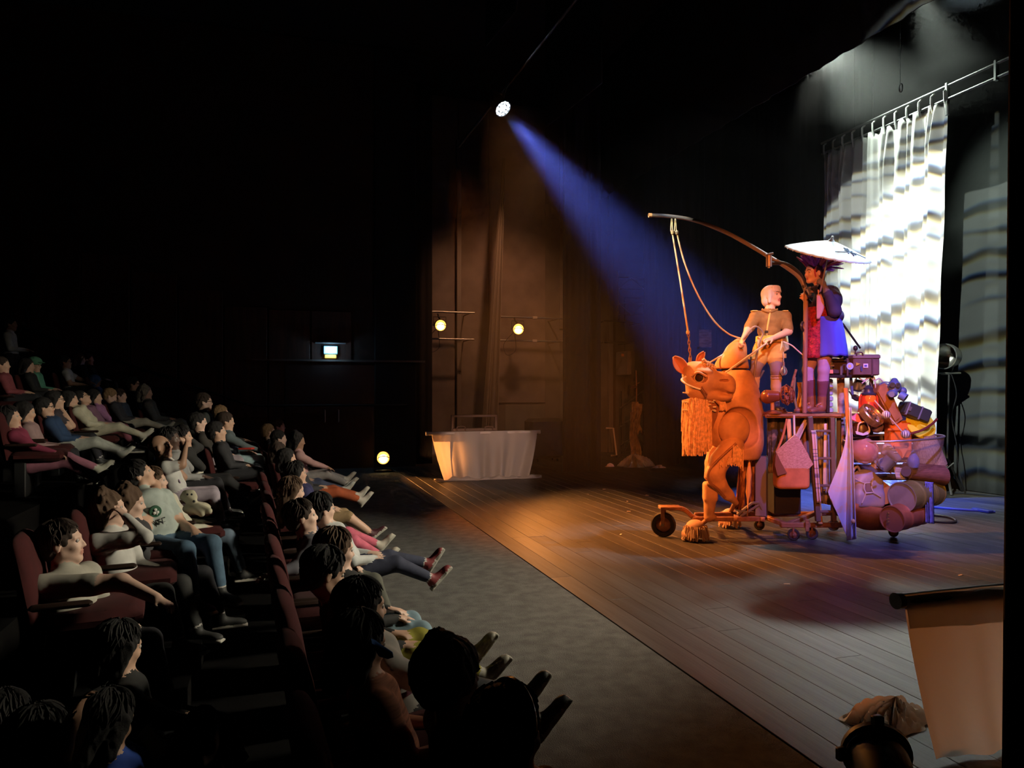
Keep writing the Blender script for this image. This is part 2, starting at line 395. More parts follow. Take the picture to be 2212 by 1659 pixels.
struct(MB().box((1.2, 16.15, 2.30), (3.6, 0.05, 0.04)).build('trim_1', mat('dark_trim', (0.12, 0.10, 0.09), 0.5), smooth=False))
# proscenium pillar at the far side, wing wall, back cloth, roof
struct(MB().box((2.35, 16.5, 4.0), (0.9, 0.7, 10.2), bev=0.02).build('wall_proscenium', BLACK))
WINGW = mat('wing_wall', (0.115, 0.10, 0.09), 0.85, var=0.25, vscale=1.1, bump=0.05, bscale=8)
wf = MB().box((7.3, 18.5, 4.0), (9.4, 0.2, 10.2)).build('wall_wing', WINGW, smooth=False); struct(wf)
for (xa, xb, za, zb, t) in ((2.9, 4.25, 0, 9, 0.02), (4.27, 5.05, 0, 9, 0.05), (5.07, 6.62, 1.35, 9, 0.03), (5.5, 6.62, 0, 1.3, 0.02), (7.0, 7.9, 3.3, 9, 0.04), (7.02, 7.86, 0.2, 3.05, 0.03), (8.9, 10.0, 0.1, 4.2, 0.04)):
    MB().box(((xa + xb) / 2, 18.39 - t / 2, (za + zb) / 2), (xb - xa - 0.02, t, zb - za), bev=0.006).build('panel', mat('wing_panel_%d' % int(xa * 10), tuple(0.13 * f for f in (1.0 + 0.12 * math.sin(xa * 9), 0.9, 0.82)), 0.8, var=0.22, vscale=1.6), wf)
for xx in (4.26, 8.45): MB().box((xx, 18.3, 4), (0.12, 0.14, 8), bev=0.01).build('column', mat('wall_column', (0.16, 0.14, 0.13), 0.6), wf)
struct(MB().box((4.6, 8.0, 9.2), (14.0, 22, 0.1)).build('ceiling', BLACK, smooth=False))
def pleats(a, amp, fr, seed):
    r = random.Random(seed); s = 0
    for q in range(4): s += math.sin(2 * math.pi * (fr * (0.55 + 0.37 * q) * a + r.random())) * amp / (1 + 0.7 * q)
    return s
BACKM = mat('grey_backcloth', (0.04, 0.046, 0.044), 0.9, var=0.15, vscale=1.2, bump=0.1, bscale=14)
bk = MB().sheet(lambda a, b: (10.9 + pleats(a, 0.007, 14, 3) * (0.4 + 0.6 * (1 - b)) + (0.06 * math.sin(9 * a + 5 * b) if b < 0.12 else 0), lerp(18.2, 3.0, a), lerp(0.01, 9.0, b)), 160, 12).build('wall_backcloth', BACKM, solid=0.01); struct(bk)
# the black leg cloth that closes the near wing (right edge of the view)
lg = MB().sheet(lambda a, b: (lerp(2.835 + 0.085 * b, 5.2, a), 2.30 + pleats(a, 0.012, 9, 8), lerp(0.0, 6.6, b)), 60, 8).build('wing_leg_curtain', BLACK, solid=0.02)
tag(lg, 'black masking curtain hanging along the right edge of the view', 'curtain')
def leg_drape(xa, xb, Y, zt, seed, label, amp=0.03, zb=0.01):
    o = MB().sheet(lambda a, b: (lerp(xa, xb, a), Y + pleats(a, amp, (xb - xa) * 4, seed) * (1 - 0.3 * b), lerp(zb, zt, b)), int((xb - xa) * 40), 10).build('leg_curtain', mat('black_serge', (0.022, 0.019, 0.018), 0.95, bump=0.2, bscale=70), solid=0.012)
    return tag(o, label, 'curtain', 'black masking legs in the far wing')
leg_drape(5.42, 6.24, 14.0, 8.6, 2, 'black masking curtain left of the rope-hung stand in the far wing')
leg_drape(PY(1393, 845, 14.7).x, 9.0, 14.7, 8.6, 4, 'black masking curtain behind the camel head')
leg_drape(8.55, 10.6, 15.6, 8.6, 6, 'dark curtain far behind the hump and the white-haired performer')
tv = MB().sheet(lambda a, b: (10.25 + pleats(a, 0.02, 24, 12), lerp(10.9, 18.2, a), lerp(0.01, 9.0, b)), 160, 6).build('traverse_curtain', BLACK, solid=0.012)
tag(tv, 'wide black curtain closing the back of the stage left of the white curtain', 'curtain')
leg_drape(2.86, 3.25, 16.6, 8.6, 9, 'narrow black curtain at the far proscenium beside the floor lamp', 0.02)
# a grey drape gathered to a point, hanging left of the wing panel
gd = MB().sheet(lambda a, b: PY(lerp(lerp(1036, 1072, a), lerp(1086, 1091, a), b), lerp(996, 342, b), 17.3) + Vector((0, pleats(a, 0.05, 4, 7) * (1 - 0.8 * b), 0)), 26, 12).build('gathered_drape', mat('grey_drape', (0.20, 0.18, 0.17), 0.9, transl=0.1), solid=0.01)
tag(gd, 'tall narrow grey drape gathered to a point behind the covered table', 'curtain')
# roof borders that mask the lamps
bd = MB().sheet(lambda a, b: (7.0 + pleats(a, 0.015, 40, 3), lerp(16.0, 2.0, a), lerp(6.06, 9.1, b)), 200, 4).build('ceiling_border', BLACK, solid=0.02); struct(bd)
b2 = MB().sheet(lambda a, b: PX(lerp(1178, 1300, a), lerp(276, 180, a), 4.3) + Vector((0, pleats(a, 0.012, 26, 5), b * 3.0)), 60, 6).build('ceiling_border', BLACK, solid=0.02); struct(b2)
b3 = MB().sheet(lambda a, b: PX(lerp(1050, 1116, a), lerp(100, 22, a), 3.0) + Vector((0, 0, b * 1.5)), 10, 4).build('ceiling_border', BLACK, solid=0.02); struct(b3)

# ------------------------------------------------------------------ haze that fills the stage house
def haze(c, size, dens, label):
    hz = MB().box(c, size).build('stage_haze', [], smooth=False)
    hm = bpy.data.materials.new('haze'); hm.use_nodes = True; hm.node_tree.nodes.remove(hm.node_tree.nodes['Principled BSDF'])
    vsn = hm.node_tree.nodes.new('ShaderNodeVolumeScatter'); vsn.inputs['Density'].default_value = dens; vsn.inputs['Anisotropy'].default_value = 0.2
    hm.node_tree.links.new(vsn.outputs[0], hm.node_tree.nodes['Material Output'].inputs['Volume'])
    hz.data.materials.append(hm)
    tag(hz, label, 'haze', kind='stuff')
haze((4.75, 11.6, 4.6), (4.4, 6.8, 8.4), 0.0065, 'thin stage haze that shows the blue light beam')
haze((7.9, 11.6, 3.2), (1.85, 6.4, 5.6), 0.006, 'faint blue-grey haze between the crane pole and the white curtain')
haze((9.0, 8.4, 7.35), (3.6, 7.6, 2.6), 0.035, 'thin grey haze under the roof above the white curtain')

# ------------------------------------------------------------------ white curtain on its double pipe
CX = 9.55
CUR = mat('white_muslin', (0.80, 0.80, 0.78), 0.9, transl=0.12, bump=0.1, bscale=30)
cu = thing('white_curtain', 'tall white pleated curtain under the wavy projected light', 'curtain', (CX, 10.0, 0))
YA, YB, ZT = 11.32, 8.72, 6.02
def cpt(a, b):
    f = pleats(a, 0.06, 15, 21); f = f + 0.06 * (abs(math.sin(46 * a + 3 * math.sin(7 * a))) ** 4 - 0.4) + 0.02 * math.sin(60 * a + 3 * b) * (1 - b)
    return (CX + f * (1.0 - 0.55 * max(0, b - 0.9) * 10) + 0.012 * math.sin(23 * b + 17 * a), lerp(YA, YB + 0.28 * (1 - b) * 0.9, a), lerp(0.02, ZT - 0.02 * math.sin(a * 70), b))
MB().sheet(cpt, 360, 50).build('cloth', CUR, cu, solid=0.004)
STEELP = mat('grey_pipe', (0.35, 0.36, 0.36), 0.35, 0.9)
for i in range(12):
    a = i / 11; y = lerp(YA, YB, a); t = MB()
    t.tube([(CX, y, ZT - 0.10), (CX - 0.035, y, ZT + 0.05), (CX - 0.035, y, ZT + 0.15), (CX + 0.02, y, ZT + 0.2)], 0.018, 6).build('tie_tab', CUR, cu)
rl = thing('curtain_pipe', 'double steel pipe that carries the white curtain', 'pipe', (CX, 9, 6.2))
for z in (ZT + 0.02, ZT + 0.22):
    MB().cyl((CX, YA + 0.1, z), (CX, 3.2, z), 0.022).build('pipe', STEELP, rl)
for y in (7.9, 8.70, 6.4):
    MB().box((CX, y, ZT + 0.12), (0.06, 0.05, 0.30), bev=0.01).build('pipe_clamp', mat('clamp_silver', (0.6, 0.62, 0.62), 0.3, 0.9), rl)
MB().cyl((CX, 8.70, ZT - 0.22), (CX, 8.70, ZT + 0.2), 0.03).build('pipe_end', STEELP, rl)
for y in (10.6, 7.2, 4.2): MB().cyl((CX, y, ZT + 0.22), (CX, y, 9.15), 0.008, seg=6).build('hanging_wire', BLACKM, rl)
hk = thing('chain_hook', 'thin hanging hook on a chain above the white curtain', 'hook', PX(1946, 190, 8.4))
p0 = PX(1946, 190, 8.4)
MB().tube([p0 + Vector((0, 0.03 * math.cos(t), 0.06 * math.sin(t))) for t in [i * 0.52 for i in range(13)]], 0.008, 6).build('hook', STEELP, hk)
MB().cyl(p0 + Vector((0, 0.012, 0.06)), p0 + Vector((0, 0.012, 1.9)), 0.004, seg=5).build('chain', STEELP, hk)

# ------------------------------------------------------------------ lamps
LENSW = mat('lamp_lens_amber', (1, 0.8, 0.4), 0.2, emit=(1.0, 0.42, 0.07), estr=3.0)
LENSC = mat('lamp_lens_core', (1, 0.9, 0.6), 0.2, emit=(1.0, 0.72, 0.28), estr=9.0)
LENSB = mat('lamp_lens_blue', (0.8, 0.9, 1), 0.2, emit=(0.75, 0.88, 1.0), estr=26.0)
def par_can(o, pos, axis, R, lens, core=None, leds=0, length=None, yoke=True):
    pos = Vector(pos); X, Y, Z = frame(axis); L_ = length or R * 2.2
    MB().lathe([(R * 0.45, -L_), (R * 0.75, -L_ * 0.96), (R * 0.92, -L_ * 0.75), (R * 0.96, -R * 0.3), (R * 1.06, -R * 0.28), (R * 1.06, R * 0.06), (R * 0.97, R * 0.06), (R * 0.95, -R * 0.25)], pos, axis, 28).build('housing', BLACKM, o)
    if lens:
        if leds:
            MB().lathe([(0.001, -R * 0.1), (R * 0.95, -R * 0.1), (R * 0.95, -R * 0.16), (0.001, -R * 0.16)], pos, axis, 24).build('led_plate', BLACKM, o)
            spots_ = [(0, 0)] + [(math.cos(t), math.sin(t)) for t in [k * math.pi / 3 for k in range(6)]] + [(2 * math.cos(t), 2 * math.sin(t)) for t in [k * math.pi / 6 + 0.2 for k in range(12)]]
            for (a, b) in spots_[:leds]:
                MB().lathe([(0.001, 0.012), (R * 0.15, 0.004), (R * 0.17, -0.02)], pos + (X * a + Y * b) * R * 0.4 - Z * R * 0.08, axis, 10).build('led_lens', lens, o)
        else:
            MB().lathe([(0.001, R * 0.02), (R * 0.5, -R * 0.01), (R * 0.94, -R * 0.1), (R * 0.94, -R * 0.2)], pos, axis, 28).build('lens', lens, o)
            if core: MB().lathe([(0.001, R * 0.06), (R * 0.55, R * 0.03), (R * 0.66, -R * 0.02)], pos + X * (-R * 0.12), axis, 24).build('filament_glow', core, o)
            MB().tube([pos + Z * (R * 0.12) + X * (R * 0.25 - R * 0.3 * (t * t)) + Y * (R * 0.9 * t) for t in [i / 5 for i in range(-5, 6)]], R * 0.06, 6).build('wire_guard', BLACKM, o)
    if yoke:
        S_ = Z.cross(UP).normalized(); U_ = UP * (1 if yoke == 'hang' else -1); b = pos - Z * L_ * 0.45
        MB().tube([b + S_ * R * 1.0, b + S_ * R * 1.12 + U_ * R * 0.1, b + S_ * R * 1.1 + U_ * R * 1.45, b - S_ * R * 1.1 + U_ * R * 1.45, b - S_ * R * 1.12 + U_ * R * 0.1, b - S_ * R], R * 0.07, 6).build('yoke', BLACKM, o)
        for q in (-1, 1): MB().cyl(b + S_ * q * R * 0.95, b + S_ * q * R * 1.28, R * 0.13).build('knob', BLACKM, o)
AXB = BEAM_TO - BLUE_LAMP
bl = thing('led_spotlight', 'round spotlight with white-blue diodes throwing the blue beam', 'spotlight', BLUE_LAMP)
FACE = (Vector((0, 0, CAMH)) - BLUE_LAMP).normalized()
par_can(bl, BLUE_LAMP - AXB.normalized() * 0.10, AXB.normalized() * 0.62 + FACE * 0.55, 0.115, LENSB, leds=19, yoke='hang')
MB().tube([BLUE_LAMP + Vector((-0.05, 0.1, 0.2)), BLUE_LAMP + Vector((0, 0.1, 0.4)), BLUE_LAMP + Vector((0.05, 0.1, 0.48))], 0.015).build('clamp', STEELP, bl)
bt = thing('lighting_pipe', 'dark overhead pipe the blue spotlight hangs from', 'pipe', BLUE_LAMP + Vector((0, 0, 0.5)))
MB().cyl(BLUE_LAMP + Vector((0, 3.0, 0.5)), BLUE_LAMP + Vector((0.2, -6.0, 0.5)), 0.025).build('pipe', BLACKM, bt)
for yy in (-2.2, -2.5, -2.8):
    MB().box(BLUE_LAMP + Vector((0.06, yy, 0.55)), (0.05, 0.1, 0.06), bev=0.01).build('pipe_clamp', STEELP, bt)
# three amber lamps that face the stage from the far wing
def amber(u, v, Y, zc, label, floor=False):
    p = PY(u, v, Y); t = Vector((4.6, 6.4, 1.0)); to = (Vector((1.0, 0, 1.6)) - p).normalized(); ax = ((t - p).normalized() + to * 1.0).normalized()
    o = thing('amber_floor_lamp' if floor else 'amber_wall_lamp', label, 'spotlight', p)
    par_can(o, p, ax, 0.135, LENSW, LENSC, yoke='stand' if floor else 'hang')
    if floor:
        MB().box((p.x, p.y + 0.05, 0.03), (0.36, 0.26, 0.05), bev=0.01).build('base', BLACKM, o)
        MB().cyl((p.x, p.y + 0.08, 0.04), (p.x, p.y + 0.12, p.z - 0.18), 0.02).build('post', BLACKM, o)
    else:
        MB().tube([p + Vector((0, 0.12, 0.16)), p + Vector((0, 0.25, 0.22)), p + Vector((0.0, 0.34, 0.3))], 0.02).build('clamp', BLACKM, o)
        MB().tube(spline([p + Vector((-0.05, 0.2, -0.05)), p + Vector((-0.28, 0.3, -0.35)), p + Vector((-0.2, 0.3, -0.62)), p + Vector((0.02, 0.3, -0.5)), p + Vector((0.0, 0.3, -0.1))], 5), 0.008, 5).build('cable', BLACKM, o)
    spot(o.name + '_light', p + ax * 0.12, t + Vector((0.5, 0, 0)), 650 if floor else 1150, AMBER, 40, 0.8, 0.12)
    return o
amber(828, 989, 15.2, 0.3, 'glowing amber lamp standing on the grey carpet', True)
amber(952, 703, 17.2, 3, 'glowing amber lamp on the wall pipes, nearer the exit')
amber(1120, 711, 17.2, 3, 'glowing amber lamp on the wall pipes above the covered table')
WP = {(905, 672): 'just above the amber lamp nearer the exit', (905, 731): 'below the amber lamp nearer the exit', (1078, 684): 'above the amber lamp over the screen', (1078, 735): 'below the amber lamp over the screen', (1304, 693): 'upper one right of the black curtain', (1304, 739): 'lower one right of the black curtain'}
for (u0, u1, v0, v1) in ((905, 1025, 672, 676), (905, 1024, 731, 735), (1078, 1217, 684, 688), (1078, 1216, 735, 738), (1304, 1395, 693, 694), (1304, 1370, 739, 741)):
    a, b = PY(u0, v0, 17.55), PY(u1, v1, 17.55); b.z = a.z
    o = thing('wall_pipe', 'dark steel pipe on the far wing wall, ' + WP[(u0, v0)], 'pipe', (a + b) / 2, 'pipes on the far wing wall')
    MB().cyl(a, b, 0.025).build('pipe', STEELP, o)
    q = lerp(a, b, 0.55)
    for e in (0.06, 0.94): MB().cyl(lerp(a, b, e), lerp(a, b, e) + Vector((0, 0.95, 0)), 0.016, seg=6).build('bracket', BLACKM, o)
    if u0 == 1078: MB().box(q, (0.12, 0.07, 0.07), bev=0.01).build('pipe_clamp', mat('clamp_pale', (0.4, 0.36, 0.33), 0.6), o)
# exit sign
EX = PY(714, 757, 16.14)
ex = thing('exit_sign', 'glowing blue-white exit sign above the side door', 'sign', EX)
MB().box(EX, (0.30, 0.07, 0.19), bev=0.012).build('case', mat('sign_case', (0.3, 0.3, 0.25), 0.5), ex)
SIGNF = mat('sign_face', (0.2, 0.6, 0.9), 0.4, emit=(0.12, 0.5, 1.0), estr=5.0)
MB().box(EX + Vector((0, -0.04, 0.01)), (0.27, 0.012, 0.15), bev=0.003).build('face', SIGNF, ex)
WH = mat('sign_white', (0.9, 0.95, 1), 0.4, emit=(0.8, 0.95, 1.0), estr=22.0)
q = EX + Vector((-0.01, -0.048, 0.01)); m_ = MB()
m_.cyl(q + Vector((-0.03, 0, 0.045)), q + Vector((-0.03, -0.004, 0.045)), 0.016, seg=10)
for a, b in (((-0.03, 0.03), (-0.045, -0.005)), ((-0.045, -0.005), (-0.02, -0.03)), ((-0.02, -0.03), (-0.03, -0.062)), ((-0.045, -0.005), (-0.07, -0.02)), ((-0.03, 0.025), (0.0, 0.005)), ((-0.03, 0.025), (-0.065, 0.02))):
    m_.tube([q + Vector((a[0], 0, a[1])), q + Vector((b[0], 0, b[1]))], 0.009, 6)
m_.build('running_figure', WH, ex)
MB().box(q + Vector((0.075, 0, 0)), (0.055, 0.004, 0.12)).build('doorway_mark', WH, ex)
MB().box(EX + Vector((0, -0.01, -0.13)), (0.24, 0.05, 0.075), bev=0.01).build('lower_panel', mat('sign_lower', (0.7, 0.6, 0.15), 0.5, emit=(0.8, 0.6, 0.12), estr=0.8), ex)
pl = bpy.data.lights.new('exit_glow', 'POINT'); pl.energy = 5; pl.color = (0.35, 0.7, 1.0); pl.shadow_soft_size = 0.08
plo = bpy.data.objects.new('exit_glow', pl); COL.objects.link(plo); plo.location = EX + Vector((0, -0.14, 0))
struct(MB().box(PY(714, 741, 16.1), (0.62, 0.16, 0.02)).build('trim_2', mat('dark_trim2', (0.2, 0.2, 0.2), 0.4), smooth=False))
# ================================================================== props on and around the stage
SATIN = mat('cream_satin', (0.72, 0.66, 0.60), 0.5, sheen=0.3, transl=0.45, bump=0.15, bscale=18)
def draped_pole(name, label, a, b, zb, w_in, seed, folds, puddle, poles_mat, depth, e0=0.04):
    """a pole from a to b with a cloth hanging to the floor; depth: direction of the puddle"""
    o = thing(name, label, 'screen', ((a + b) / 2).xyz * 1.0)
    MB().cyl(a, b, 0.032, seg=16).build('pole', poles_mat, o)
    for e in (0, 1):
        q = (a, b)[e]; MB().cyl(q - (b - a).normalized() * (0.01 if e == 0 else -0.01), q + (b - a).normalized() * (0.02 if e == 0 else -0.02), 0.036, seg=16).build('pole_cap', poles_mat, o)
    n = depth.normalized()
    def f(s_, t):
        q = lerp(a, b, lerp(e0, 0.965, s_)); mid = (a + b) / 2; g = lerp(1.0, w_in, (1 - t) ** 1.4)
        p = mid + (q - mid) * g; fo = pleats(s_, folds, 5.5, seed) * (0.25 + 0.75 * (1 - t))
        p = Vector((p.x, p.y, lerp(zb, a.z + 0.03, t))) + n * (fo + 0.02 + 0.05 * (1 - t))
        return p + Vector((0, 0, -0.05 * math.sin(math.pi * (s_ * 3 % 1)) * (1 - t) * 0.3))
    MB().sheet(f, 110, 26).build('cloth', SATIN, o)
    if puddle:
        r = random.Random(seed)
        def g(s_, t):
            q = lerp(a, b, lerp(0.06, 0.99, s_)); th = t * math.pi
            hgt = 0.075 * (0.55 + 0.45 * math.sin(31 * s_ + 2) * math.sin(13 * s_)) * math.sin(th) ** 0.7
            off = 0.02 + 0.17 * (1 - math.cos(th)) / 2 + 0.02 * math.sin(23 * s_)
            return Vector((q.x, q.y, 0.004 + max(0, hgt) + 0.01 * math.sin(57 * s_ + 9 * t) * math.sin(th))) + n * off
        MB().sheet(g, 150, 12).build('gathered_hem', SATIN, o, solid=0.006)
    MB().sheet(lambda s_, t: f(s_, lerp(0.80, 1.0, t)) + n * 0.012 - Vector((0, 0, 0.02 * math.sin(math.pi * s_) * (1 - t))), 60, 4).build('hem_band', SATIN, o)
    for e in ((0.2, 0.8) if puddle else (0.62, 0.95)):
        q = lerp(a, b, e) - n * 0.06; MB().cyl((q.x, q.y, 0.0), (q.x, q.y, a.z), 0.018, seg=8).build('stand_leg', BLACKM, o)
        MB().box((q.x, q.y, 0.012), (0.08, 0.36, 0.02), bev=0.004).build('foot', BLACKM, o)
    return o
ya = 13.45
a, b = PY(921, 937, ya), PY(1166, 934, ya); b.z = a.z
draped_pole('cloth_screen', 'low screen of pale satin cloth hung over a white pole, far side of the stage', a, b, 0.03, 0.80, 4, 0.06, True, mat('white_pole', (0.75, 0.68, 0.6), 0.4), Vector((0, -1, 0)))
na = P(1938, 1298, 3.28); nb = na + Vector((1.9, 0, 0))
draped_pole('cloth_screen', 'low screen of sheer cloth on a dark pole, close by at bottom right', na, nb, 0.03, 0.86, 11, 0.018, False, mat('dark_pole', (0.06, 0.045, 0.035), 0.35), Vector((0, -1, 0)), 0.008)
# cloth left lying at the foot of the near screen
def lump(name, label, cat, c, rx, ry, h, m, seed, nu=60, nv=24, fr=9, **kw):
    r = random.Random(seed); ph = [r.uniform(0, 6.28) for _ in range(8)]
    def f(s_, t):
        th = 2 * math.pi * s_; e = 1 + 0.16 * math.sin(3 * th + ph[0]) + 0.10 * math.sin(7 * th + ph[1]); rr = (1 - t)
        z = h * (t ** 0.8) * (0.75 + 0.25 * math.sin(fr * th + ph[2] + 5 * t)) + h * 0.28 * math.sin(fr * 1.7 * th + 9 * t + ph[3]) * math.sin(math.pi * t) * 1.0
        return Vector((c[0] + rx * rr * e * math.cos(th) + 0.15 * rx * math.sin(ph[4] + 4 * t) * t, c[1] + ry * rr * e * math.sin(th), c[2] + max(0.004, z)))
    o = MB().sheet(f, nu, nv).build(name, m)
    return tag(o, label, cat, **kw)
g = G(1965, 1590)
lump('fallen_cloth', 'crumpled pale cloth lying on the boards behind the black lamp', 'cloth', (g.x + 0.02, g.y + 0.14, 0), 0.24, 0.14, 0.13, SATIN, 3)
# black lamp on the floor, seen from behind
pc = P(1893, 1628, 2.86)
pl_ = thing('floor_lamp', 'black floor spotlight seen from behind in the bottom right corner', 'spotlight', (pc.x, pc.y, 0))
ax = Vector((0.50, 0.84, 0.16)).normalized()
par_can(pl_, pc, ax, 0.112, None, length=0.30, yoke='stand')
MB().lathe([(0.112, -0.01), (0.128, -0.01), (0.128, 0.012), (0.112, 0.012)], pc, ax, 28).build('colour_frame', BLACKM, pl_)
X_, Y_, Z_ = frame(ax)
for dv, nm in ((UP * 0.134 - ax * 0.02, 'frame_clip'), (-RT * 0.132, 'frame_clip')): MB().box(pc + dv, (0.045, 0.03, 0.05), bev=0.005).build(nm, BLACKM, pl_)
MB().box((pc.x + 0.02, pc.y - 0.1, 0.015), (0.24, 0.2, 0.03), bev=0.005).build('base', BLACKM, pl_)
MB().lathe([(0.001, 0), (0.10, -0.012), (0.10, -0.03)], pc, ax, 20).build('lens', mat('lamp_lens_dim', (0.3, 0.15, 0.05), 0.2), pl_)
spot('floor_lamp_light', pc + ax * 0.06, (5.4, 7.2, 0.9), 40, ORANGE, 40, 0.8, 0.08)
# trolley frame, rounded case behind the far screen
IRON = mat('brown_iron', (0.16, 0.10, 0.07), 0.5, 0.3)
yb = 14.3
f0, f1 = PY(977, 899, yb), PY(1071, 899, yb); f1.z = f0.z
tr = thing('trolley', 'dark iron trolley rail standing behind the far cloth screen', 'trolley', ((f0.x + f1.x) / 2, yb, 0))
for q in (f0, f1):
    MB().box((q.x, yb, f0.z / 2), (0.05, 0.05, f0.z), bev=0.006).build('upright', IRON, tr)
    MB().box((q.x, yb, 0.03), (0.06, 0.5, 0.05), bev=0.006).build('foot', IRON, tr)
MB().box(((f0.x + f1.x) / 2, yb, f0.z), (f1.x - f0.x + 0.05, 0.05, 0.05), bev=0.006).build('top_rail', IRON, tr)
MB().box(((f0.x + f1.x) / 2, yb, f0.z - 0.27), (f1.x - f0.x, 0.10, 0.06), bev=0.006).build('cross_rail', IRON, tr)
for u in (996, 1056):
    q = PY(u, 930, yb - 0.06); MB().tube(spline([q + Vector((-0.08, 0, -0.02)), q + Vector((-0.07, 0, 0.07)), q + Vector((0.07, 0, 0.07)), q + Vector((0.08, 0, -0.02))], 4), 0.016).build('handle', IRON, tr)
q0, q1 = PY(1150, 905, 16.2), PY(1216, 1000, 16.2)
cs = thing('flight_case', 'black round-cornered case against the wing wall beside the screen', 'case', ((q0.x + q1.x) / 2, 16.4, 0))
MB().box(((q0.x + q1.x) / 2, 16.45, q0.z / 2 + 0.04), (q1.x - q0.x + 0.1, 0.5, q0.z - 0.08), bev=0.07).build('body', mat('case_black', (0.02, 0.017, 0.015), 0.5), cs)
for dx in (-0.25, 0.25):
    for dy in (-0.18, 0.18): MB().cyl((cs.location.x + dx, 16.45 + dy, 0.04), (cs.location.x + dx + 0.03, 16.45 + dy, 0.04), 0.04).build('wheel', BLACKM, cs)
# stand with ragged cloth, and the cloth heap at its foot
RAG = mat('ragged_cloth', (0.42, 0.34, 0.24), 0.9, var=0.3, vscale=9)
sb = G(1372, 1000)
sd = thing('boom_stand', 'tripod stand hung with ragged beige cloth in the far wing', 'stand', (sb.x, sb.y, 0))
dS = ray(1372, 1000); dd_ = sb.y / dS.y
def S(u, v, o=0.0): return P(u, v, dd_ + o)
MB().tube([S(1374, 800), S(1375, 840), S(1374, 960)], 0.02).build('pole', IRON, sd)
for (u, v) in ((1335, 968), (1412, 1000), (1380, 992)): MB().cyl(S(1374, 935), Vector((S(u, v).x, S(u, v).y + (0.3 if u == 1380 else 0), 0.02)), 0.014, seg=6).build('leg', BLACKM, sd)
MB().box(S(1368, 836), (0.16, 0.1, 0.06), bev=0.01).build('clamp', IRON, sd)
MB().cyl(S(1360, 838), S(1382, 826), 0.012).build('arm', IRON, sd)
for i, (u0, w0, v0, v1) in enumerate(((1372, 7, 868, 990), (1380, 6, 872, 935), (1366, 5, 890, 970), (1376, 5, 905, 1000))):
    MB().sheet(lambda a, b: S(u0 + (a - 0.5) * 2 * w0 * (1 + 0.4 * math.sin(7 * b + i)) + 3 * math.sin(6 * b + i), lerp(v0, v1 + 6 * math.sin(9 * a), b), -0.05 - 0.02 * i + 0.03 * math.sin(12 * a + 5 * b)), 10, 16).build('rag', RAG, sd, solid=0.006)
g = G(1378, 1008)
lump('cloth_heap', 'heap of crumpled greenish cloth at the foot of the tripod stand', 'cloth', (g.x, g.y + 0.1, 0), 0.44, 0.3, 0.27, mat('heap_cloth', (0.36, 0.36, 0.27), 0.9, var=0.3, vscale=7), 8, 90, 30, 11)
g = G(1424, 1011)
lump('paper_scrap', 'torn pale scrap beside the cloth heap', 'scrap', (g.x, g.y, 0), 0.16, 0.06, 0.07, mat('scrap', (0.5, 0.45, 0.4), 0.9), 5, 30, 10, 5)
g = G(1318, 1008)
lump('paper_scrap', 'small white crumpled scrap by the foot of the black wing curtain', 'scrap', (g.x, g.y, 0), 0.10, 0.06, 0.08, mat('scrap_white', (0.75, 0.72, 0.72), 0.9), 6, 30, 10, 5)
# white empty frame, stair rails, fuse box in the far wing
w0, w1, w2 = PY(1309, 925, 16.8), PY(1325, 925, 16.8), PY(1332, 983, 16.8)
fr = thing('empty_frame', 'empty white frame leaning in the far wing', 'frame', (w1.x, 16.8, 0))
MB().tube([w0, w1, w2, Vector((w0.x + 0.1, 16.7, w2.z))], 0.022, 6).build('frame_bar', mat('frame_white', (0.7, 0.65, 0.62), 0.6), fr)
MB().cyl(w2, (w2.x, 16.8, 0), 0.02).build('frame_foot', BLACKM, fr)
st = thing('stair_rail', 'dark sloping handrails of a stair in the far wing', 'handrail', PY(1365, 900, 17.6) * Vector((1, 1, 0)) if False else (PY(1365, 900, 17.6).x, 17.6, 0))
for (u0, v0, u1, v1) in ((1340, 882, 1392, 842), (1340, 922, 1392, 882), (1340, 962, 1392, 930)):
    MB().cyl(PY(u0, v0, 17.6), PY(u1, v1, 17.6), 0.018, seg=6).build('rail', STEELP, st)
for u in (1342, 1390): MB().cyl(PY(u, 845, 17.62), (PY(u, 845, 17.62).x, 17.62, 0), 0.02, seg=6).build('post', BLACKM, st)
fb = thing('fuse_box', 'tall grey cabinet on the far wing wall with a small orange sticker', 'box', PY(1347, 790, 17.9))
MB().box(PY(1347, 785, 17.9), (0.12, 0.7, 0.62), bev=0.01).build('case', mat('fuse_grey', (0.25, 0.23, 0.22), 0.6), fb)
MB().box(PY(1345, 767, 17.53), (0.07, 0.01, 0.07)).build('sticker', mat('sticker', (0.8, 0.35, 0.15), 0.6), fb)
gp = thing('striped_panel', 'small square panel with striped light painted on it, in the wing behind the camel', 'panel', PY(1522, 731, 15.2))
MB().box(PY(1522, 731, 15.2), (0.36, 0.03, 0.42), bev=0.006).build('pane', mat('panel_light_stripes', (0.22, 0.27, 0.24), 0.4, var=0.5, vscale=5, stretch=(1, 1, 4)), gp)  # the stripes of light are painted into the pane colour
MB().cyl(PY(1522, 710, 15.2), PY(1522, 710, 15.2) + Vector((0, 0, 6.1)), 0.006, seg=5).build('wire', BLACKM, gp)
tw = thing('truss_tower', 'dim lattice of steel bars on the wing wall above the pipes', 'truss', PY(1363, 640, 17.7))
for v in (600, 625, 655, 680): MB().cyl(PY(1336, v, 17.7), PY(1392, v, 17.7), 0.015, seg=6).build('bar', STEELP, tw)
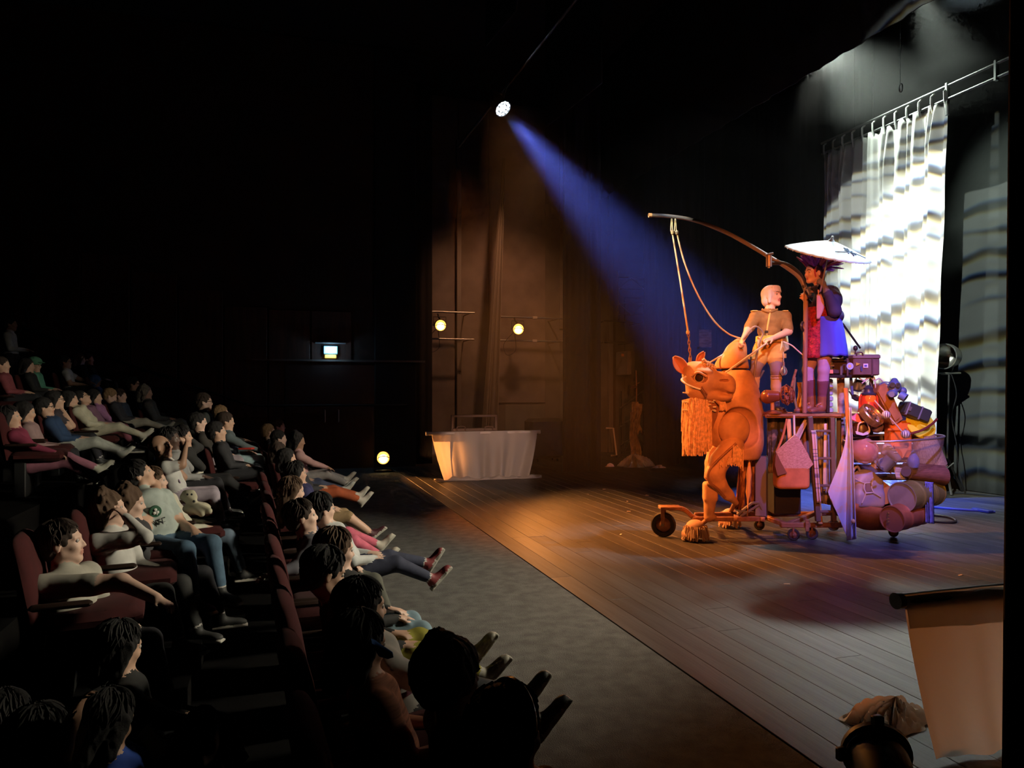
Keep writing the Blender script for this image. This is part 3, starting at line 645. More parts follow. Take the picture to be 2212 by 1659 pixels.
for (u0, v0, u1, v1) in ((1336, 625, 1364, 600), (1364, 600, 1392, 625), (1336, 655, 1364, 680), (1364, 680, 1392, 655)): MB().cyl(PY(u0, v0, 17.7), PY(u1, v1, 17.7), 0.011, seg=6).build('brace', STEELP, tw)
for u in (1336, 1392): MB().cyl(PY(u, 585, 17.7), PY(u, 690, 17.7), 0.018, seg=6).build('upright', STEELP, tw)
# lamp on a tripod behind the white curtain
LD = 11.75
def T(u, v, o=0.0): return P(u, v, LD + o)
sl_ = thing('stand_lamp', 'round silver theatre lamp on a tripod behind the white curtain', 'spotlight', (T(2052, 1070).x, T(2052, 1070).y, 0))
SIL = mat('lamp_silver', (0.34, 0.35, 0.32), 0.28, 0.85)
axl = (-RT * 0.75 - FW * 0.5).normalized(); hc = T(2046, 770)
MB().lathe([(0.001, -0.22), (0.10, -0.20), (0.17, -0.12), (0.20, 0.0), (0.205, 0.12), (0.19, 0.12), (0.185, 0.02)], hc, axl, 28).build('housing', SIL, sl_)
MB().tube([hc + RT * 0.19 + UP * 0.02, hc + RT * 0.10 - UP * 0.15, hc + RT * 0.05 - UP * 0.28, hc - RT * 0.1 - UP * 0.28], 0.014).build('yoke', SIL, sl_)
MB().box(T(2050, 806), (0.36, 0.05, 0.03), (RT, FW, UP), bev=0.006).build('cross_bar', SIL, sl_)
MB().cyl(T(2050, 806), T(2046, 990), 0.016).build('column', BLACKM, sl_)
for (u, v, m_) in ((2055, 1071, SIL), (2078, 1062, BLACKM), (2030, 1066, BLACKM)):
    q = G(u, v); MB().cyl(T(2036, 965), Vector((q.x, q.y, 0.015)), 0.02, seg=8).build('leg', m_, sl_)
MB().cyl(T(2036, 1020), T(2060, 1000), 0.01, seg=6).build('brace', SIL, sl_)
MB().tube(spline([T(2052, 800), T(2066, 850), T(2056, 900), T(2066, 960), T(2072, 1020), Vector((T(2085, 1060).x, T(2085, 1060).y, 0.02))], 6), 0.008, 5).build('cable', BLACKM, sl_)
# cables on the boards
def cable(pts, r, label, m_):
    p = [Vector((G(u, v).x, G(u, v).y, r)) for u, v in pts]
    return tag(MB().tube(spline(p, 8), r, 6).build('cable', m_), label, 'cable')
NAVY = mat('navy_rubber', (0.03, 0.04, 0.16), 0.5)
cable([(1985, 1097), (2025, 1099), (2060, 1102), (2105, 1105), (2150, 1108)], 0.016, 'blue cable lying on the boards towards the right edge', NAVY)
cable([(1990, 1126), (2030, 1130), (2058, 1131), (2064, 1126), (2045, 1119), (2010, 1115), (1985, 1114)], 0.016, 'looped black cable on the boards right of the barrels', BLACKM)
q = G(2122, 1106); tag(MB().box((q.x, q.y, 0.022), (0.10, 0.26, 0.04), bev=0.008).build('cable_connector', NAVY), 'blue plug lying on the cable by the back cloth', 'connector')
# scraps of paper strewn over the boards
CONF = mat('white_scrap', (0.85, 0.8, 0.78), 0.8)
WHERE = {(1305, 1057): 'left of the camel wheel, farthest back', (1355, 1083): 'behind the camel wheel', (1358, 1105): 'just left of the camel wheel', (1341, 1155): 'in front of the camel wheel', (1524, 1055): 'behind the camel legs', (2075, 1243): 'above the near cloth screen', (1270, 1068): 'in the orange pool of light', (1700, 1262): 'on the open boards before the wagon', (1222, 1008): 'under the wing curtain', (1398, 1070): 'back from the camel wheel to the right'}
for i, ((u, v), wh) in enumerate(WHERE.items()):
    q = G(u, v); an = i * 1.3
    tag(MB().box((q.x, q.y, 0.003), (0.05, 0.018, 0.004), (Vector((math.cos(an), math.sin(an), 0)), Vector((-math.sin(an), math.cos(an), 0)), UP)).build('paper_scrap', CONF, smooth=False), 'tiny white paper scrap on the boards ' + wh, 'scrap', 'paper scraps on the stage')
# ================================================================== the wagon: camel, chassis, crane pole, load
VX = VIEW                                                     # axes right / away / up for wagon pieces
def px(n): return n * PXM
HIDE = mat('camel_hide', (0.62, 0.33, 0.17), 0.6, var=0.16, vscale=7, bump=0.25, bscale=22)
HIDE2 = mat('camel_hide_dark', (0.34, 0.15, 0.08), 0.6, var=0.2, vscale=9)
YARN = mat('yarn', (0.75, 0.45, 0.24), 0.9, var=0.25, vscale=30)
DARKI = mat('dark_iron', (0.05, 0.04, 0.04), 0.45, 0.5)
ROPE = mat('rope', (0.70, 0.50, 0.26), 0.85, bump=0.4, bscale=120)
CREAM = mat('cream_paint', (0.85, 0.78, 0.6), 0.5)
WOOD = mat('wood_brown', (0.30, 0.15, 0.07), 0.55, var=0.3, vscale=4, stretch=(2, 2, 12))
RUST = mat('rust_steel', (0.32, 0.15, 0.09), 0.5, 0.35, var=0.3, vscale=14)
STEELG = mat('steel_grey', (0.28, 0.26, 0.27), 0.4, 0.6)
RUB = mat('rubber', (0.03, 0.025, 0.025), 0.7)
ca = thing('camel_puppet', 'orange wooden camel puppet with hump, halter and yarn mane', 'puppet', Vector((C(1540, 1160).x, C(1540, 1160).y, 0)))
# torso shell with flat top and a hollow for the shoulder disc
B = Body(0.012, 0.03)
B.ell(C(1590, 908, 0.14), (px(57), 0.30, px(126)), VX)
B.ell(C(1550, 905, 0.05), (px(32), 0.24, px(62)), VX, k=0.10)
B.ell(C(1615, 955, 0.1), (px(30), 0.26, px(50)), VX, k=0.06)
B.bx(C(1590, 740, 0.1), (0.6, 0.6, px(60)), VX, op=-1, k=0.012)
B.ell(C(1598, 926, -0.15), (px(45), 0.15, px(46)), VX, m=-1, op=-1, k=0.012)
B.bx(C(1590, 1035, 0.1), (0.6, 0.6, px(44)), VX, op=-1, k=0.02, m=-1)
B.mesh('body_shell', [HIDE, HIDE2], ca)
B = Body(0.010, 0.02)
B.ell(C(1585, 926, -0.14), (px(34), 0.10, px(36)), VX).bx(C(1585, 976, -0.14), (px(40), 0.2, px(16)), VX, op=-1, k=0.01)
B.mesh('shoulder_disc', HIDE, ca)
# hump
B = Body(0.010, 0.05)
B.ell(C(1580, 800, 0.22), (px(38), 0.20, px(40)), VX).ell(C(1588, 772, 0.22), (px(25), 0.15, px(34)), VX).ell(C(1597, 750, 0.22), (px(15), 0.09, px(20)), VX)
B.bx(C(1580, 830, 0.2), (0.5, 0.5, px(34)), VX, op=-1, k=0.008)
hump = B.mesh('hump', HIDE, ca)
MB().lathe([(0.13, -0.02), (0.145, 0), (0.13, 0.02)], C(1585, 798, 0.2), UP, 24, cap=True).build('hump_plate', DARKI, ca)
# neck and mane
B = Body(0.012, 0.06)
B.cap(C(1545, 905, -0.02), C(1520, 870, -0.10), 0.14, 0.11).cap(C(1520, 870, -0.10), C(1508, 835, -0.12), 0.11, 0.13)
B.ell(C(1512, 930, -0.1), (px(24), 0.14, px(48)), VX)
B.mesh('neck', HIDE2, ca)
rm = random.Random(11)
def strands(name, n, fn, r, mat_, parent, seg=5):
    m_ = MB()
    for i in range(n): m_.tube(fn(i), r, seg)
    o = m_.build(name, mat_, parent); o['kind'] = 'stuff'; return o
def mane(i):
    u = rm.uniform(1474, 1536); v0 = rm.uniform(856, 935); ln = rm.uniform(35, 60); dd = -0.10 - 0.18 * math.cos((u - 1506) / 32 * 1.4) + rm.uniform(-0.03, 0.02)
    v0 = max(v0, 858 + abs(u - 1500) * 0.25); v1 = min(v0 + ln, 985 - max(0, u - 1520) * 1.2); sw = rm.uniform(-2, 2)
    return [C(u, v0, dd), C(u + sw, lerp(v0, v1, .5), dd - 0.02), C(u + sw * 1.6, v1, dd)]
strands('mane', 620, mane, 0.0075, YARN, ca)
# head
hd = Body(0.0075, 0.035); HC = -0.20
hd.ell(C(1511, 815, HC), (px(33), px(26), px(34)), VX).ell(C(1500, 806, HC), (px(26), px(25), px(26)), VX).ell(C(1508, 842, HC), (px(26), px(21), px(22)), VX)
hd.cap(C(1520, 822, HC), C(1556, 822, HC), px(25), px(19)).ell(C(1562, 826, HC), (px(25), px(21), px(19)), VX).ell(C(1574, 838, HC), (px(14), px(19), px(17)), VX)
hd.cap(C(1508, 851, HC), C(1548, 854, HC), px(14), px(10)).ell(C(1562, 858, HC), (px(20), px(15), px(9)), VX, k=0.012)
hd.ell(C(1519, 803, HC - px(20)), (px(20), px(10), px(7)), VX, k=0.02)                       # brow
hd.ell(C(1512, 816, HC - px(27)), (px(17), px(7), px(12)), VX, m=1, op=-1, k=0.008)             # eye socket
hd.cap(C(1552, 846, HC - px(16)), C(1580, 851, HC - px(10)), 0.010, 0.010, m=1)
hd.p[-1] = hd.p[-1][:7] + (-1,)
hd.ell(C(1566, 822, HC - px(22)), (px(12), px(6), px(2.5)), VX, m=1, op=-1, k=0.006)            # nostril fold
hd.bx(C(1505, 762, HC), (px(60), 0.4, px(18)), VX, op=-1, k=0.012)                              # flat crown
hd.cap(C(1546, 862, HC), C(1566, 884, HC), px(5), px(3), k=0.01)
hdo = hd.mesh('head', [HIDE, HIDE2], ca)
EYE = mat('glass_eye', (0.05, 0.025, 0.012), 0.08)
MB().ell(C(1510, 816, HC - px(21)), px(8.5), VX).build('eye', EYE, hdo)
MB().lathe([(px(8.6), -0.006), (px(10.5), 0), (px(8.6), 0.006)], C(1510, 816, HC - px(24)), -FW, 20).build('eye_rim', mat('eye_rim', (0.65, 0.42, 0.2), 0.4), hdo)
MB().tube(spline([C(1494, 812, HC - px(24)), C(1508, 804, HC - px(30)), C(1526, 813, HC - px(26))], 5), px(2.6)).build('eyelid', HIDE, hdo)
def ear(c, tip, wd, nm):
    c, tip = Vector(c), Vector(tip); up_ = (tip - c); L_ = up_.length; up_.normalize(); sd_ = up_.cross(FW).normalized()
    def f(a, b):
        w_ = wd * math.sin(math.pi * min(1, (b * 0.86 + 0.10))) ** 0.8; x_ = (a - 0.5) * 2
        return c + up_ * (L_ * b) + sd_ * (x_ * w_) - FW * (0.05 * (x_ * x_) - 0.02)
    MB().sheet(f, 12, 10).build(nm, [mat('ear_hide', (0.60, 0.24, 0.14), 0.6)], hdo, solid=0.012)
ear(C(1481, 805, HC - 0.02), C(1455, 771, HC - 0.06), px(13), 'ear')
ear(C(1505, 782, HC + 0.12), C(1520, 760, HC + 0.12), px(7), 'ear')
def fore(i):
    u = rm.uniform(1516, 1542); v = 777 + (u - 1516) * 0.72 + rm.uniform(-2, 9); q = C(u, v, HC - px(12) - rm.uniform(0, 0.03) + 0.002 * (v - 780))
    return [q, q + Vector((rm.uniform(-.02, .02), rm.uniform(-.03, 0), rm.uniform(-.01, .02))), q + Vector((rm.uniform(-.03, .03), -0.03, rm.uniform(-.03, .01)))]
strands('forelock', 90, fore, 0.006, YARN, hdo)
def beard(i):
    u = rm.uniform(1556, 1567); q = C(u, 868, HC - px(5)); return [q, C(u + rm.uniform(-3, 3), 876, HC - px(7)), C(u + rm.uniform(-4, 4), rm.uniform(882, 888), HC - px(6))]
strands('beard', 26, beard, 0.006, YARN, hdo)
MB().tube(spline([C(1482, 813, HC - px(16)), C(1472, 820, HC - px(20)), C(1481, 829, HC - px(26)), C(1497, 836, HC - px(24)), C(1513, 841, HC - px(24))], 5), px(2.0)).build('halter', CREAM, hdo)
MB().tube([C(1513, 841, HC - px(24)), C(1525, 857, HC - px(18))], px(2.6)).build('halter_ring', RUST, hdo)
MB().tube([C(1516, 835, HC - px(24)), C(1528, 852, HC - px(19))], px(1.6)).build('strap', HIDE2, hdo)
for v in (849, 869, 886): MB().cyl(C(1487, v, HC - 0.05), C(1475, v - 1, HC - 0.07), 0.012, 0.006, 8).build('peg', CREAM, ca)
rb = random.Random(4)
for i in range(12):
    u, v = rb.uniform(1520, 1546), rb.uniform(862, 892); MB().box(C(u, v, -0.235 + (u - 1520) * 0.001), (px(rb.uniform(3, 8)), 0.02, px(rb.uniform(2.5, 4))), VX, bev=0.004).build('bead', CREAM, ca)
# legs: the near one folded back, the other with its shin standing on the rail
B = Body(0.010, 0.03)
B.chain([C(1582, 962, -0.14), C(1556, 995, -0.16), C(1545, 1022, -0.17), C(1552, 1046, -0.15), C(1572, 1068, -0.08), C(1590, 1086, -0.02)], [px(24), px(21), px(19), px(17), px(12), px(6)])
B.mesh('leg', HIDE, ca)
B = Body(0.010, 0.02)
B.chain([C(1545, 975, 0.05), C(1536, 1000, 0.0), C(1530, 1030, -0.05)], [px(17), px(13), px(9)])
B.mesh('leg', HIDE, ca)
B = Body(0.010, 0.015)
B.bx(C(1534, 1062, -0.12), (px(15), 0.07, px(22)), VX, rnd=0.04).cap(C(1534, 1075, -0.12), C(1531, 1118, -0.12), px(14), px(10)).ell(C(1535, 1117, -0.12), (px(13), 0.06, px(8)), VX)
B.mesh('shin', HIDE, ca)
MB().tube(spline([C(1590, 958, -0.27), C(1560, 985, -0.29), C(1533, 1015, -0.29), C(1532, 1040, -0.28), C(1550, 1056, -0.25), C(1566, 1075, -0.17)], 6), px(2.6)).build('leg_strap', HIDE2, ca)
def fringe(i):
    u = rm.uniform(1584, 1605); v = 966 + rm.uniform(-4, 4); q = rm.uniform(994, 1010) + (u - 1590) * 0.5; dd = -0.27 + (u - 1590) * .004
    return [C(u, v, dd), C(u + rm.uniform(-1, 1), (v + q) / 2, dd - .02), C(u + rm.uniform(-2, 2), q, dd)]
strands('leg_fringe', 46, fringe, 0.008, YARN, ca)
def fringe2(i):
    u = rm.uniform(1556, 1586); v = 985 + rm.uniform(-3, 8) + (1586 - u) * 0.2; return [C(u, v, -0.28), C(u - 1, v + 6, -0.29), C(u - 2, v + 14, -0.28)]
strands('leg_fringe', 30, fringe2, 0.006, YARN, ca)
def hoof(c, r, nm='hoof'):
    c = Vector(c); B = Body(0.009, 0.02)
    B.ell(c + UP * 0.06, (r * 0.75, r * 0.7, r * 0.6), VX).ell(c - RT * r * 0.4 - UP * 0.02, (r * 0.7, r * 0.75, r * 0.55), VX)
    o = B.mesh(nm, mat('hoof_pink', (0.62, 0.34, 0.24), 0.7), ca); q = random.Random(int(c.x * 100))
    def f(i):
        a = q.uniform(0, 6.28); p = c + (RT * math.cos(a) * r * 0.75 + FW * math.sin(a) * r * 0.7) + UP * q.uniform(-0.01, 0.08); e = p + (RT * math.cos(a) + FW * math.sin(a)) * r * q.uniform(0.15, 0.35)
        return [p, (p + e) / 2 + UP * 0.01, Vector((e.x, e.y, max(0.012, e.z - q.uniform(.06, .13))))]
    strands('hoof_fringe', 110, f, 0.007, mat('yarn_pale', (0.75, 0.52, 0.38), 0.9), o)
q = G(1502, 1168); hoof((q.x, q.y, 0.09), px(27))
q = G(1577, 1140); hoof((q.x, q.y, 0.10), px(24))
MB().cyl(C(1528, 1122, -0.1), G(1506, 1168) + UP * 0.14, 0.025).build('ankle', HIDE2, ca)
MB().cyl(C(1588, 1086, -0.02), G(1577, 1140) + UP * 0.18, 0.025).build('ankle', HIDE2, ca)

# ------------------------------------------------------------------ chassis
ch = thing('wagon', 'rusty steel wagon on wheels that carries camel, platform and luggage', 'wagon', Vector((C(1700, 1160).x, C(1700, 1160).y, 0)))
def wheel(u, v, r, dd, fork=True, wd=0.05):
    c = C(u, v, dd); c.z = r + 0.002
    w_ = MB().lathe([(r * 0.62, -wd / 2), (r * 0.9, -wd / 2), (r, -wd / 4), (r, wd / 4), (r * 0.9, wd / 2), (r * 0.62, wd / 2), (r * 0.62, -wd / 2)], c, FW * 0.9 + RT * 0.35, 28).build('wheel', RUB, ch)
    ax_ = (FW * 0.9 + RT * 0.35).normalized()
    MB().lathe([(r * 0.18, -wd * 0.6), (r * 0.62, -wd * 0.2), (r * 0.62, wd * 0.2), (r * 0.18, wd * 0.6)], c, ax_, 20, cap=True).build('hub', RUST, w_)
    for sgn in (-1, 1): MB().box(c + ax_ * sgn * (wd * 0.75) + UP * (r * 0.62), (r * 0.3, 0.008, r * 1.3), (ax_.cross(UP), ax_, UP), bev=0.002).build('fork', RUST, w_)
    MB().cyl(c - ax_ * wd * 0.9, c + ax_ * wd * 0.9, r * 0.12).build('axle', STEELG, w_)
    return c
wheel(1433, 1133, px(27), 0.08, wd=0.06)
MB().box(C(1447, 1096, 0.08), (px(46), 0.16, 0.035), VX, bev=0.006).build('plate', RUST, ch)
MB().tube(spline([C(1445, 1098, 0.08), C(1468, 1098, 0.08), C(1483, 1104, 0.08), C(1496, 1116, 0.08), C(1510, 1121, 0.08)], 5), 0.028, 8).build('goose_neck', RUST, ch)
def beam(u0, v0, u1, v1, d0, d1, w_=0.05, h=0.05, m_=None, nm='beam'):
    a, b = C(u0, v0, d0), C(u1, v1, d1); z = (b - a).normalized(); x, y, z = frame(z, UP)
    MB().box((a + b) / 2, (h, w_, (b - a).length), (x, y, z), bev=0.006).build(nm, m_ or RUST, ch)
beam(1496, 1121, 1650, 1121, 0.05, 0.05); beam(1500, 1112, 1650, 1110, 0.45, 0.45)
beam(1648, 1113, 1648, 1122, 0.5, -0.02); beam(1530, 1113, 1530, 1122, 0.5, 0.0); beam(1590, 1113, 1590, 1122, 0.5, 0.0)
for dd in (0.05, 0.45):
    beam(1592, 1112, 1625, 1086, dd, dd, 0.03, 0.03, STEELG, 'brace'); beam(1625, 1086, 1640, 1086, dd, dd, 0.03, 0.03, STEELG, 'brace'); beam(1640, 1086, 1655, 1118, dd, dd, 0.03, 0.03, STEELG, 'brace'); beam(1600, 1115, 1640, 1090, dd, dd, 0.025, 0.025, STEELG, 'brace')
beam(1650, 1116, 1705, 1136, 0.3, -0.12, 0.06, 0.05); beam(1686, 1134, 1818, 1134, -0.12, -0.02, 0.05, 0.055, WOOD)
beam(1700, 1134, 1760, 1108, -0.1, 0.55, 0.05, 0.05); beam(1650, 1112, 1830, 1108, 0.5, 0.55, 0.05, 0.05); beam(1818, 1134, 1835, 1110, -0.02, 0.55)
beam(1766, 1070, 1771, 1132, -0.1, -0.1, 0.05, 0.05, mat('amber_wood', (0.5, 0.26, 0.09), 0.6, var=0.2), 'post'); beam(1744, 1122, 1744, 1148, -0.14, -0.14, 0.04, 0.04, WOOD, 'hook')
for (u, dd) in ((1714, -0.12), (1754, -0.06)): wheel(u, 1155, px(12.5), dd, wd=0.035)
wheel(1640, 1128, px(12), 0.5, wd=0.035); wheel(1800, 1128, px(13), 0.45, wd=0.035); wheel(1930, 1152, px(10), 0.08, wd=0.035)
beam(1815, 1128, 1940, 1136, 0.1, 0.1, 0.05, 0.04)
# columns and platform
beam(1645, 985, 1645, 1114, 0.10, 0.10, 0.12, px(24), mat('blue_column', (0.16, 0.15, 0.22), 0.5), 'column')
for (u, dd) in ((1662, 0.35), (1800, 0.45), (1812, -0.05)): beam(u, 896, u, 1114, dd, dd, 0.05, 0.05, DARKI, 'column')
PLZ = 893
for i in range(5):
    dd = -0.12 + i * 0.15; a, b = C(1652, PLZ, dd), C(1822, PLZ, dd); b.z = a.z = CAMH - 48 * PXM
    MB().box((a + b) / 2 - UP * 0.015, ((b - a).length, 0.14, 0.03), VX, bev=0.004).build('platform_board', WOOD, ch)
ZP = CAMH - 48 * PXM
beam(1652, 899, 1822, 899, -0.16, -0.16, 0.03, 0.04, RUST, 'platform_rail')
# step ladder at the near side
ld = thing('ladder', 'dark wooden ladder leaning against the wagon platform', 'ladder', Vector((C(1770, 1100).x, C(1770, 1100).y, 0)))
DW = mat('dark_ladder_wood', (0.12, 0.085, 0.075), 0.6, var=0.2)
def bar(o, nm, a, b, w_, h, m_):
    z = (b - a).normalized(); x, y, z = frame(z, UP if abs(z.z) < 0.9 else FW); MB().box((a + b) / 2, (h, w_, (b - a).length), (x, y, z), bev=0.005).build(nm, m_, o)
bar(ld, 'rail', C(1749, 900, -0.2), C(1767, 1126, -0.2), px(10), 0.05, DW); bar(ld, 'rail', C(1797, 902, -0.2), C(1801, 1126, -0.2), px(9), 0.05, DW)
for (v, u0, u1) in ((931, 1752, 1798), (990, 1757, 1799), (1049, 1762, 1800), (1105, 1766, 1801)): bar(ld, 'rung', C(u0, v, -0.2), C(u1, v, -0.2), 0.04, px(5), DW)
# clothes hanging under the platform
def cloth(name, label, cat, pts4, m_, dd, seed, amp=0.03, nu=24, nv=20, solid=0.006, fr=5, **kw):
    """pts4: pixel corners top-left, top-right, bottom-right, bottom-left"""
    def f(a, b):
        u = lerp(lerp(pts4[0][0], pts4[1][0], a), lerp(pts4[3][0], pts4[2][0], a), b); v = lerp(lerp(pts4[0][1], pts4[1][1], a), lerp(pts4[3][1], pts4[2][1], a), b)
        return C(u, v, dd + pleats(a, amp, fr, seed) * (0.3 + 0.7 * b) + amp * 0.3 * math.sin(9 * b + seed))
    o = MB().sheet(f, nu, nv).build(name, m_, solid=solid)
    return tag(o, label, cat, **kw)
GREYW = mat('grey_wool', (0.42, 0.38, 0.36), 0.95, var=0.2, vscale=12)
cloth('hanging_coat', 'pale grey coat hanging behind the ladder', 'coat', ((1752, 900), (1792, 900), (1798, 1092), (1762, 1085)), GREYW, 0.05, 3)
cloth('hanging_coat', 'brown coat hanging under the platform left of the ladder', 'coat', ((1712, 898), (1754, 898), (1750, 1012), (1716, 1000)), mat('brown_wool', (0.28, 0.17, 0.13), 0.95), 0.12, 5)
cloth('scarf', 'long white scarf draped from platform to ladder rung', 'scarf', ((1742, 898), (1750, 900), (1722, 960), (1712, 952)), mat('white_scarf', (0.68, 0.60, 0.56), 0.9), -0.10, 8, 0.015)
cloth('scarf', 'pale striped scarf hanging down the ladder rail', 'scarf', ((1752, 930), (1762, 930), (1774, 1086), (1764, 1086)), mat('pale_scarf', (0.70, 0.55, 0.52), 0.9, color2=(0.25, 0.2, 0.28), vscale=4, stretch=(0.2, 0.2, 9), ramp=(0.55, 0.6)), -0.25, 9, 0.012, 8, 24)
cloth('scarf', 'cream braces hanging between the ladder rungs', 'scarf', ((1780, 915), (1786, 915), (1784, 1060), (1778, 1060)), mat('cream_braces', (0.7, 0.6, 0.5), 0.9), -0.12, 10, 0.01, 6, 20)
cloth('patterned_cloth', 'dark patterned cloth hanging under the fan', 'cloth', ((1658, 902), (1706, 900), (1698, 1022), (1660, 1022)), mat('dark_floral', (0.05, 0.05, 0.045), 0.9, color2=(0.24, 0.20, 0.15), vscale=11, ramp=(0.52, 0.66)), -0.02, 2)
cloth('tattered_cloth', 'rust tattered cloth hanging behind the folded camel leg', 'cloth', ((1598, 985), (1640, 985), (1632, 1106), (1588, 1100)), mat('tattered', (0.16, 0.06, 0.03), 0.9, color2=(0.5, 0.24, 0.1), vscale=8, stretch=(3, 3, 1), ramp=(0.5, 0.62)), 0.16, 6)
um = thing('folded_parasol', 'folded yellow paper parasol standing behind the camel leg', 'umbrella', C(1617, 1080, 0.0))
MB().lathe([(0.004, 0), (0.012, 0.10), (0.03, 0.18), (0.024, 0.30), (0.032, 0.38), (0.014, 0.50), (0.004, 0.56)], C(1615, 1098, 0.0), C(1618, 1020, 0) - C(1615, 1098, 0), 9).build('canopy', mat('amber_paper', (0.85, 0.5, 0.2), 0.7), um)
MB().cyl(C(1614, 1116, 0.05), C(1616, 1098, 0.0), 0.006, seg=6).build('handle', WOOD, um)
bxk = thing('black_box', 'plain black box standing on the wagon under the hanging bag', 'box', C(1687, 1110, 0.2))
MB().box(C(1690, 1062, 0.22), (px(58), 0.34, px(92)), VX, bev=0.012).build('case', mat('box_black', (0.012, 0.012, 0.02), 0.5), bxk)
MB().box(C(1690, 1015, 0.22), (px(60), 0.36, px(4)), VX, bev=0.005).build('lid', mat('box_lid', (0.03, 0.03, 0.06), 0.45), bxk)
# hanging bag with woven flap
bg = thing('shoulder_bag', 'brown canvas bag with a woven flap hanging from the platform', 'bag', C(1712, 1055, -0.2))
BAGM = mat('bag_canvas', (0.50, 0.20, 0.08), 0.8, var=0.2)
B = Body(0.012, 0.03); B.bx(C(1709, 1020, -0.14), (px(35), 0.10, px(35)), VX, rnd=0.05).cap(C(1685, 985, -0.14), C(1735, 985, -0.14), 0.06, 0.06); B.mesh('pouch', BAGM, bg)
WOV = mat('woven_fibre', (0.42, 0.26, 0.2), 0.9, color2=(0.62, 0.45, 0.38), vscale=45, stretch=(1, 1, 3))
MB().prism([C(u, v, -0.29 + 0.0007 * (v - 940)) for u, v in ((1676, 976), (1717, 939), (1727, 947), (1757, 1003), (1748, 1012), (1703, 1024), (1698, 1020))], FW * 0.02).build('flap', WOV, bg)
MB().prism([C(u, v, -0.27) for u, v in ((1676, 978), (1700, 1022), (1680, 1028), (1674, 1005))], FW * 0.02).build('gusset', mat('bag_dark', (0.18, 0.09, 0.06), 0.8), bg)  # gusset in a darker brown than the pouch
MB().tube([C(1715, 897, -0.2), C(1716, 940, -0.27)], px(2.2)).build('strap', mat('pale_strap', (0.6, 0.5, 0.45), 0.8), bg)
MB().sheet(lambda a, b: C(lerp(1699, 1708, a) + 3 * b, lerp(905, 950, b), -0.21 + 0.02 * a), 4, 6).build('strap_panel', mat('yellow_strap', (0.8, 0.5, 0.2), 0.8), bg, solid=0.006)
MB().tube(spline([C(1700, 905, -0.2), C(1690, 945, -0.22), C(1678, 975, -0.25)], 4), px(2.5)).build('strap', BAGM, bg)

# ------------------------------------------------------------------ crane pole with rope and chain
cr = thing('crane_pole', 'long curved grey pole arching from the platform out over the camel', 'pole', C(1740, 890, 0.05))
POLE = mat('pole_grey', (0.30, 0.24, 0.22), 0.4, 0.3)
arc = spline([C(1402, 465, -0.2), C(1455, 468, -0.17), C(1510, 479, -0.12), C(1570, 503, -0.07), C(1620, 530, -0.03), C(1662, 555, 0), C(1700, 578, 0.03), C(1728, 601, 0.05), C(1742, 630, 0.05)], 6)
MB().tube(arc, [lerp(0.020, 0.026, i / (len(arc) - 1)) for i in range(len(arc))], 12, cap=False).build('arched_pole', POLE, cr)
MB().lathe([(0.014, 0.004), (0.024, 0.004), (0.024, -0.03), (0.014, -0.03)], C(1402, 465, -0.2), C(1402, 465, -0.2) - C(1420, 465.5, -0.19), 14).build('pole_end', mat('pole_end', (0.7, 0.36, 0.16), 0.5), cr)
MB().tube(spline([C(1665, 568, 0), C(1690, 569, 0.02), C(1712, 579, 0.03), C(1730, 598, 0.05), C(1738, 622, 0.05)], 6), 0.026, 10).build('inner_arm', DARKI, cr)
MB().cyl(C(1741, 625, 0.05), C(1738, 892, 0.05), 0.026, seg=12).build('upright', mat('upright_brown', (0.32, 0.17, 0.12), 0.5), cr)
br = MB().cyl(C(1661, 552, -0.02), C(1661, 576, -0.02), px(6), seg=14).build('bracket', mat('bracket_grey', (0.38, 0.30, 0.30), 0.35, 0.4), cr)
MB().cyl(C(1654, 551, -0.03), C(1670, 547, -0.03), px(2.5)).build('clamp', STEELG, br)
MB().cyl(C(1661, 576, -0.02), C(1661, 579, -0.02), px(2.5)).build('bolt', STEELG, br)
rp = thing('hanging_rope', 'tan rope from the crane pole down to the chain on the camel head', 'rope', C(1455, 480, -0.2))
for u in (1451, 1459): MB().tube(spline([C(u - 2, 500, -0.18), C(u - 1, 478, -0.19), C(u, 472, -0.15), C(u + 1, 478, -0.19), C(u + 2, 500, -0.18)], 4), px(1.3), 6).build('loop', ROPE, rp)
MB().tube([C(1452, 500, -0.18), C(1470, 610, -0.19), C(1486, 716, -0.2)], px(1.9), 8).build('rope', ROPE, rp)
for (u, v) in ((1453, 502), (1462, 502), (1486, 718)): MB().ell(C(u, v, -0.19), (px(4), px(4), px(5)), VX, 10, 6).build('knot', ROPE, rp)
MB().tube(spline([C(1462, 502, -0.18), C(1478, 565, -0.14), C(1505, 632, -0.05), C(1540, 690, 0.05), C(1572, 720, 0.1), C(1600, 731, 0.1)], 8), px(1.9), 8).build('slack_rope', ROPE, rp)
cn = thing('chain', 'short rusty chain from the rope to the camel head', 'chain', C(1488, 750, -0.2))
for i in range(7):
    c_ = C(1487 + i * 0.7, 724 + i * 8, -0.2); an = i * 1.57; sx = RT * math.cos(an) + FW * math.sin(an)
    MB().tube([c_ + sx * (px(2.2) * math.cos(t)) + UP * (px(5.5) * math.sin(t)) for t in [k * 0.524 for k in range(12)]], px(1.1), 6, closed=True).build('link', RUST, cn)
MB().cyl(C(1491, 772, -0.2), C(1491, 786, -0.2), px(3.4)).build('eye_bolt', RUST, cn)
# ------------------------------------------------------------------ load on the wagon
def disc_axes(tilt_r, tilt_u): return None
BRASS = mat('brass', (0.52, 0.32, 0.14), 0.35, 0.8, var=0.2, vscale=20)
REDG = mat('red_enamel', (0.62, 0.06, 0.02), 0.3)
NAVYC = mat('navy_metal', (0.10, 0.14, 0.38), 0.45, 0.2)
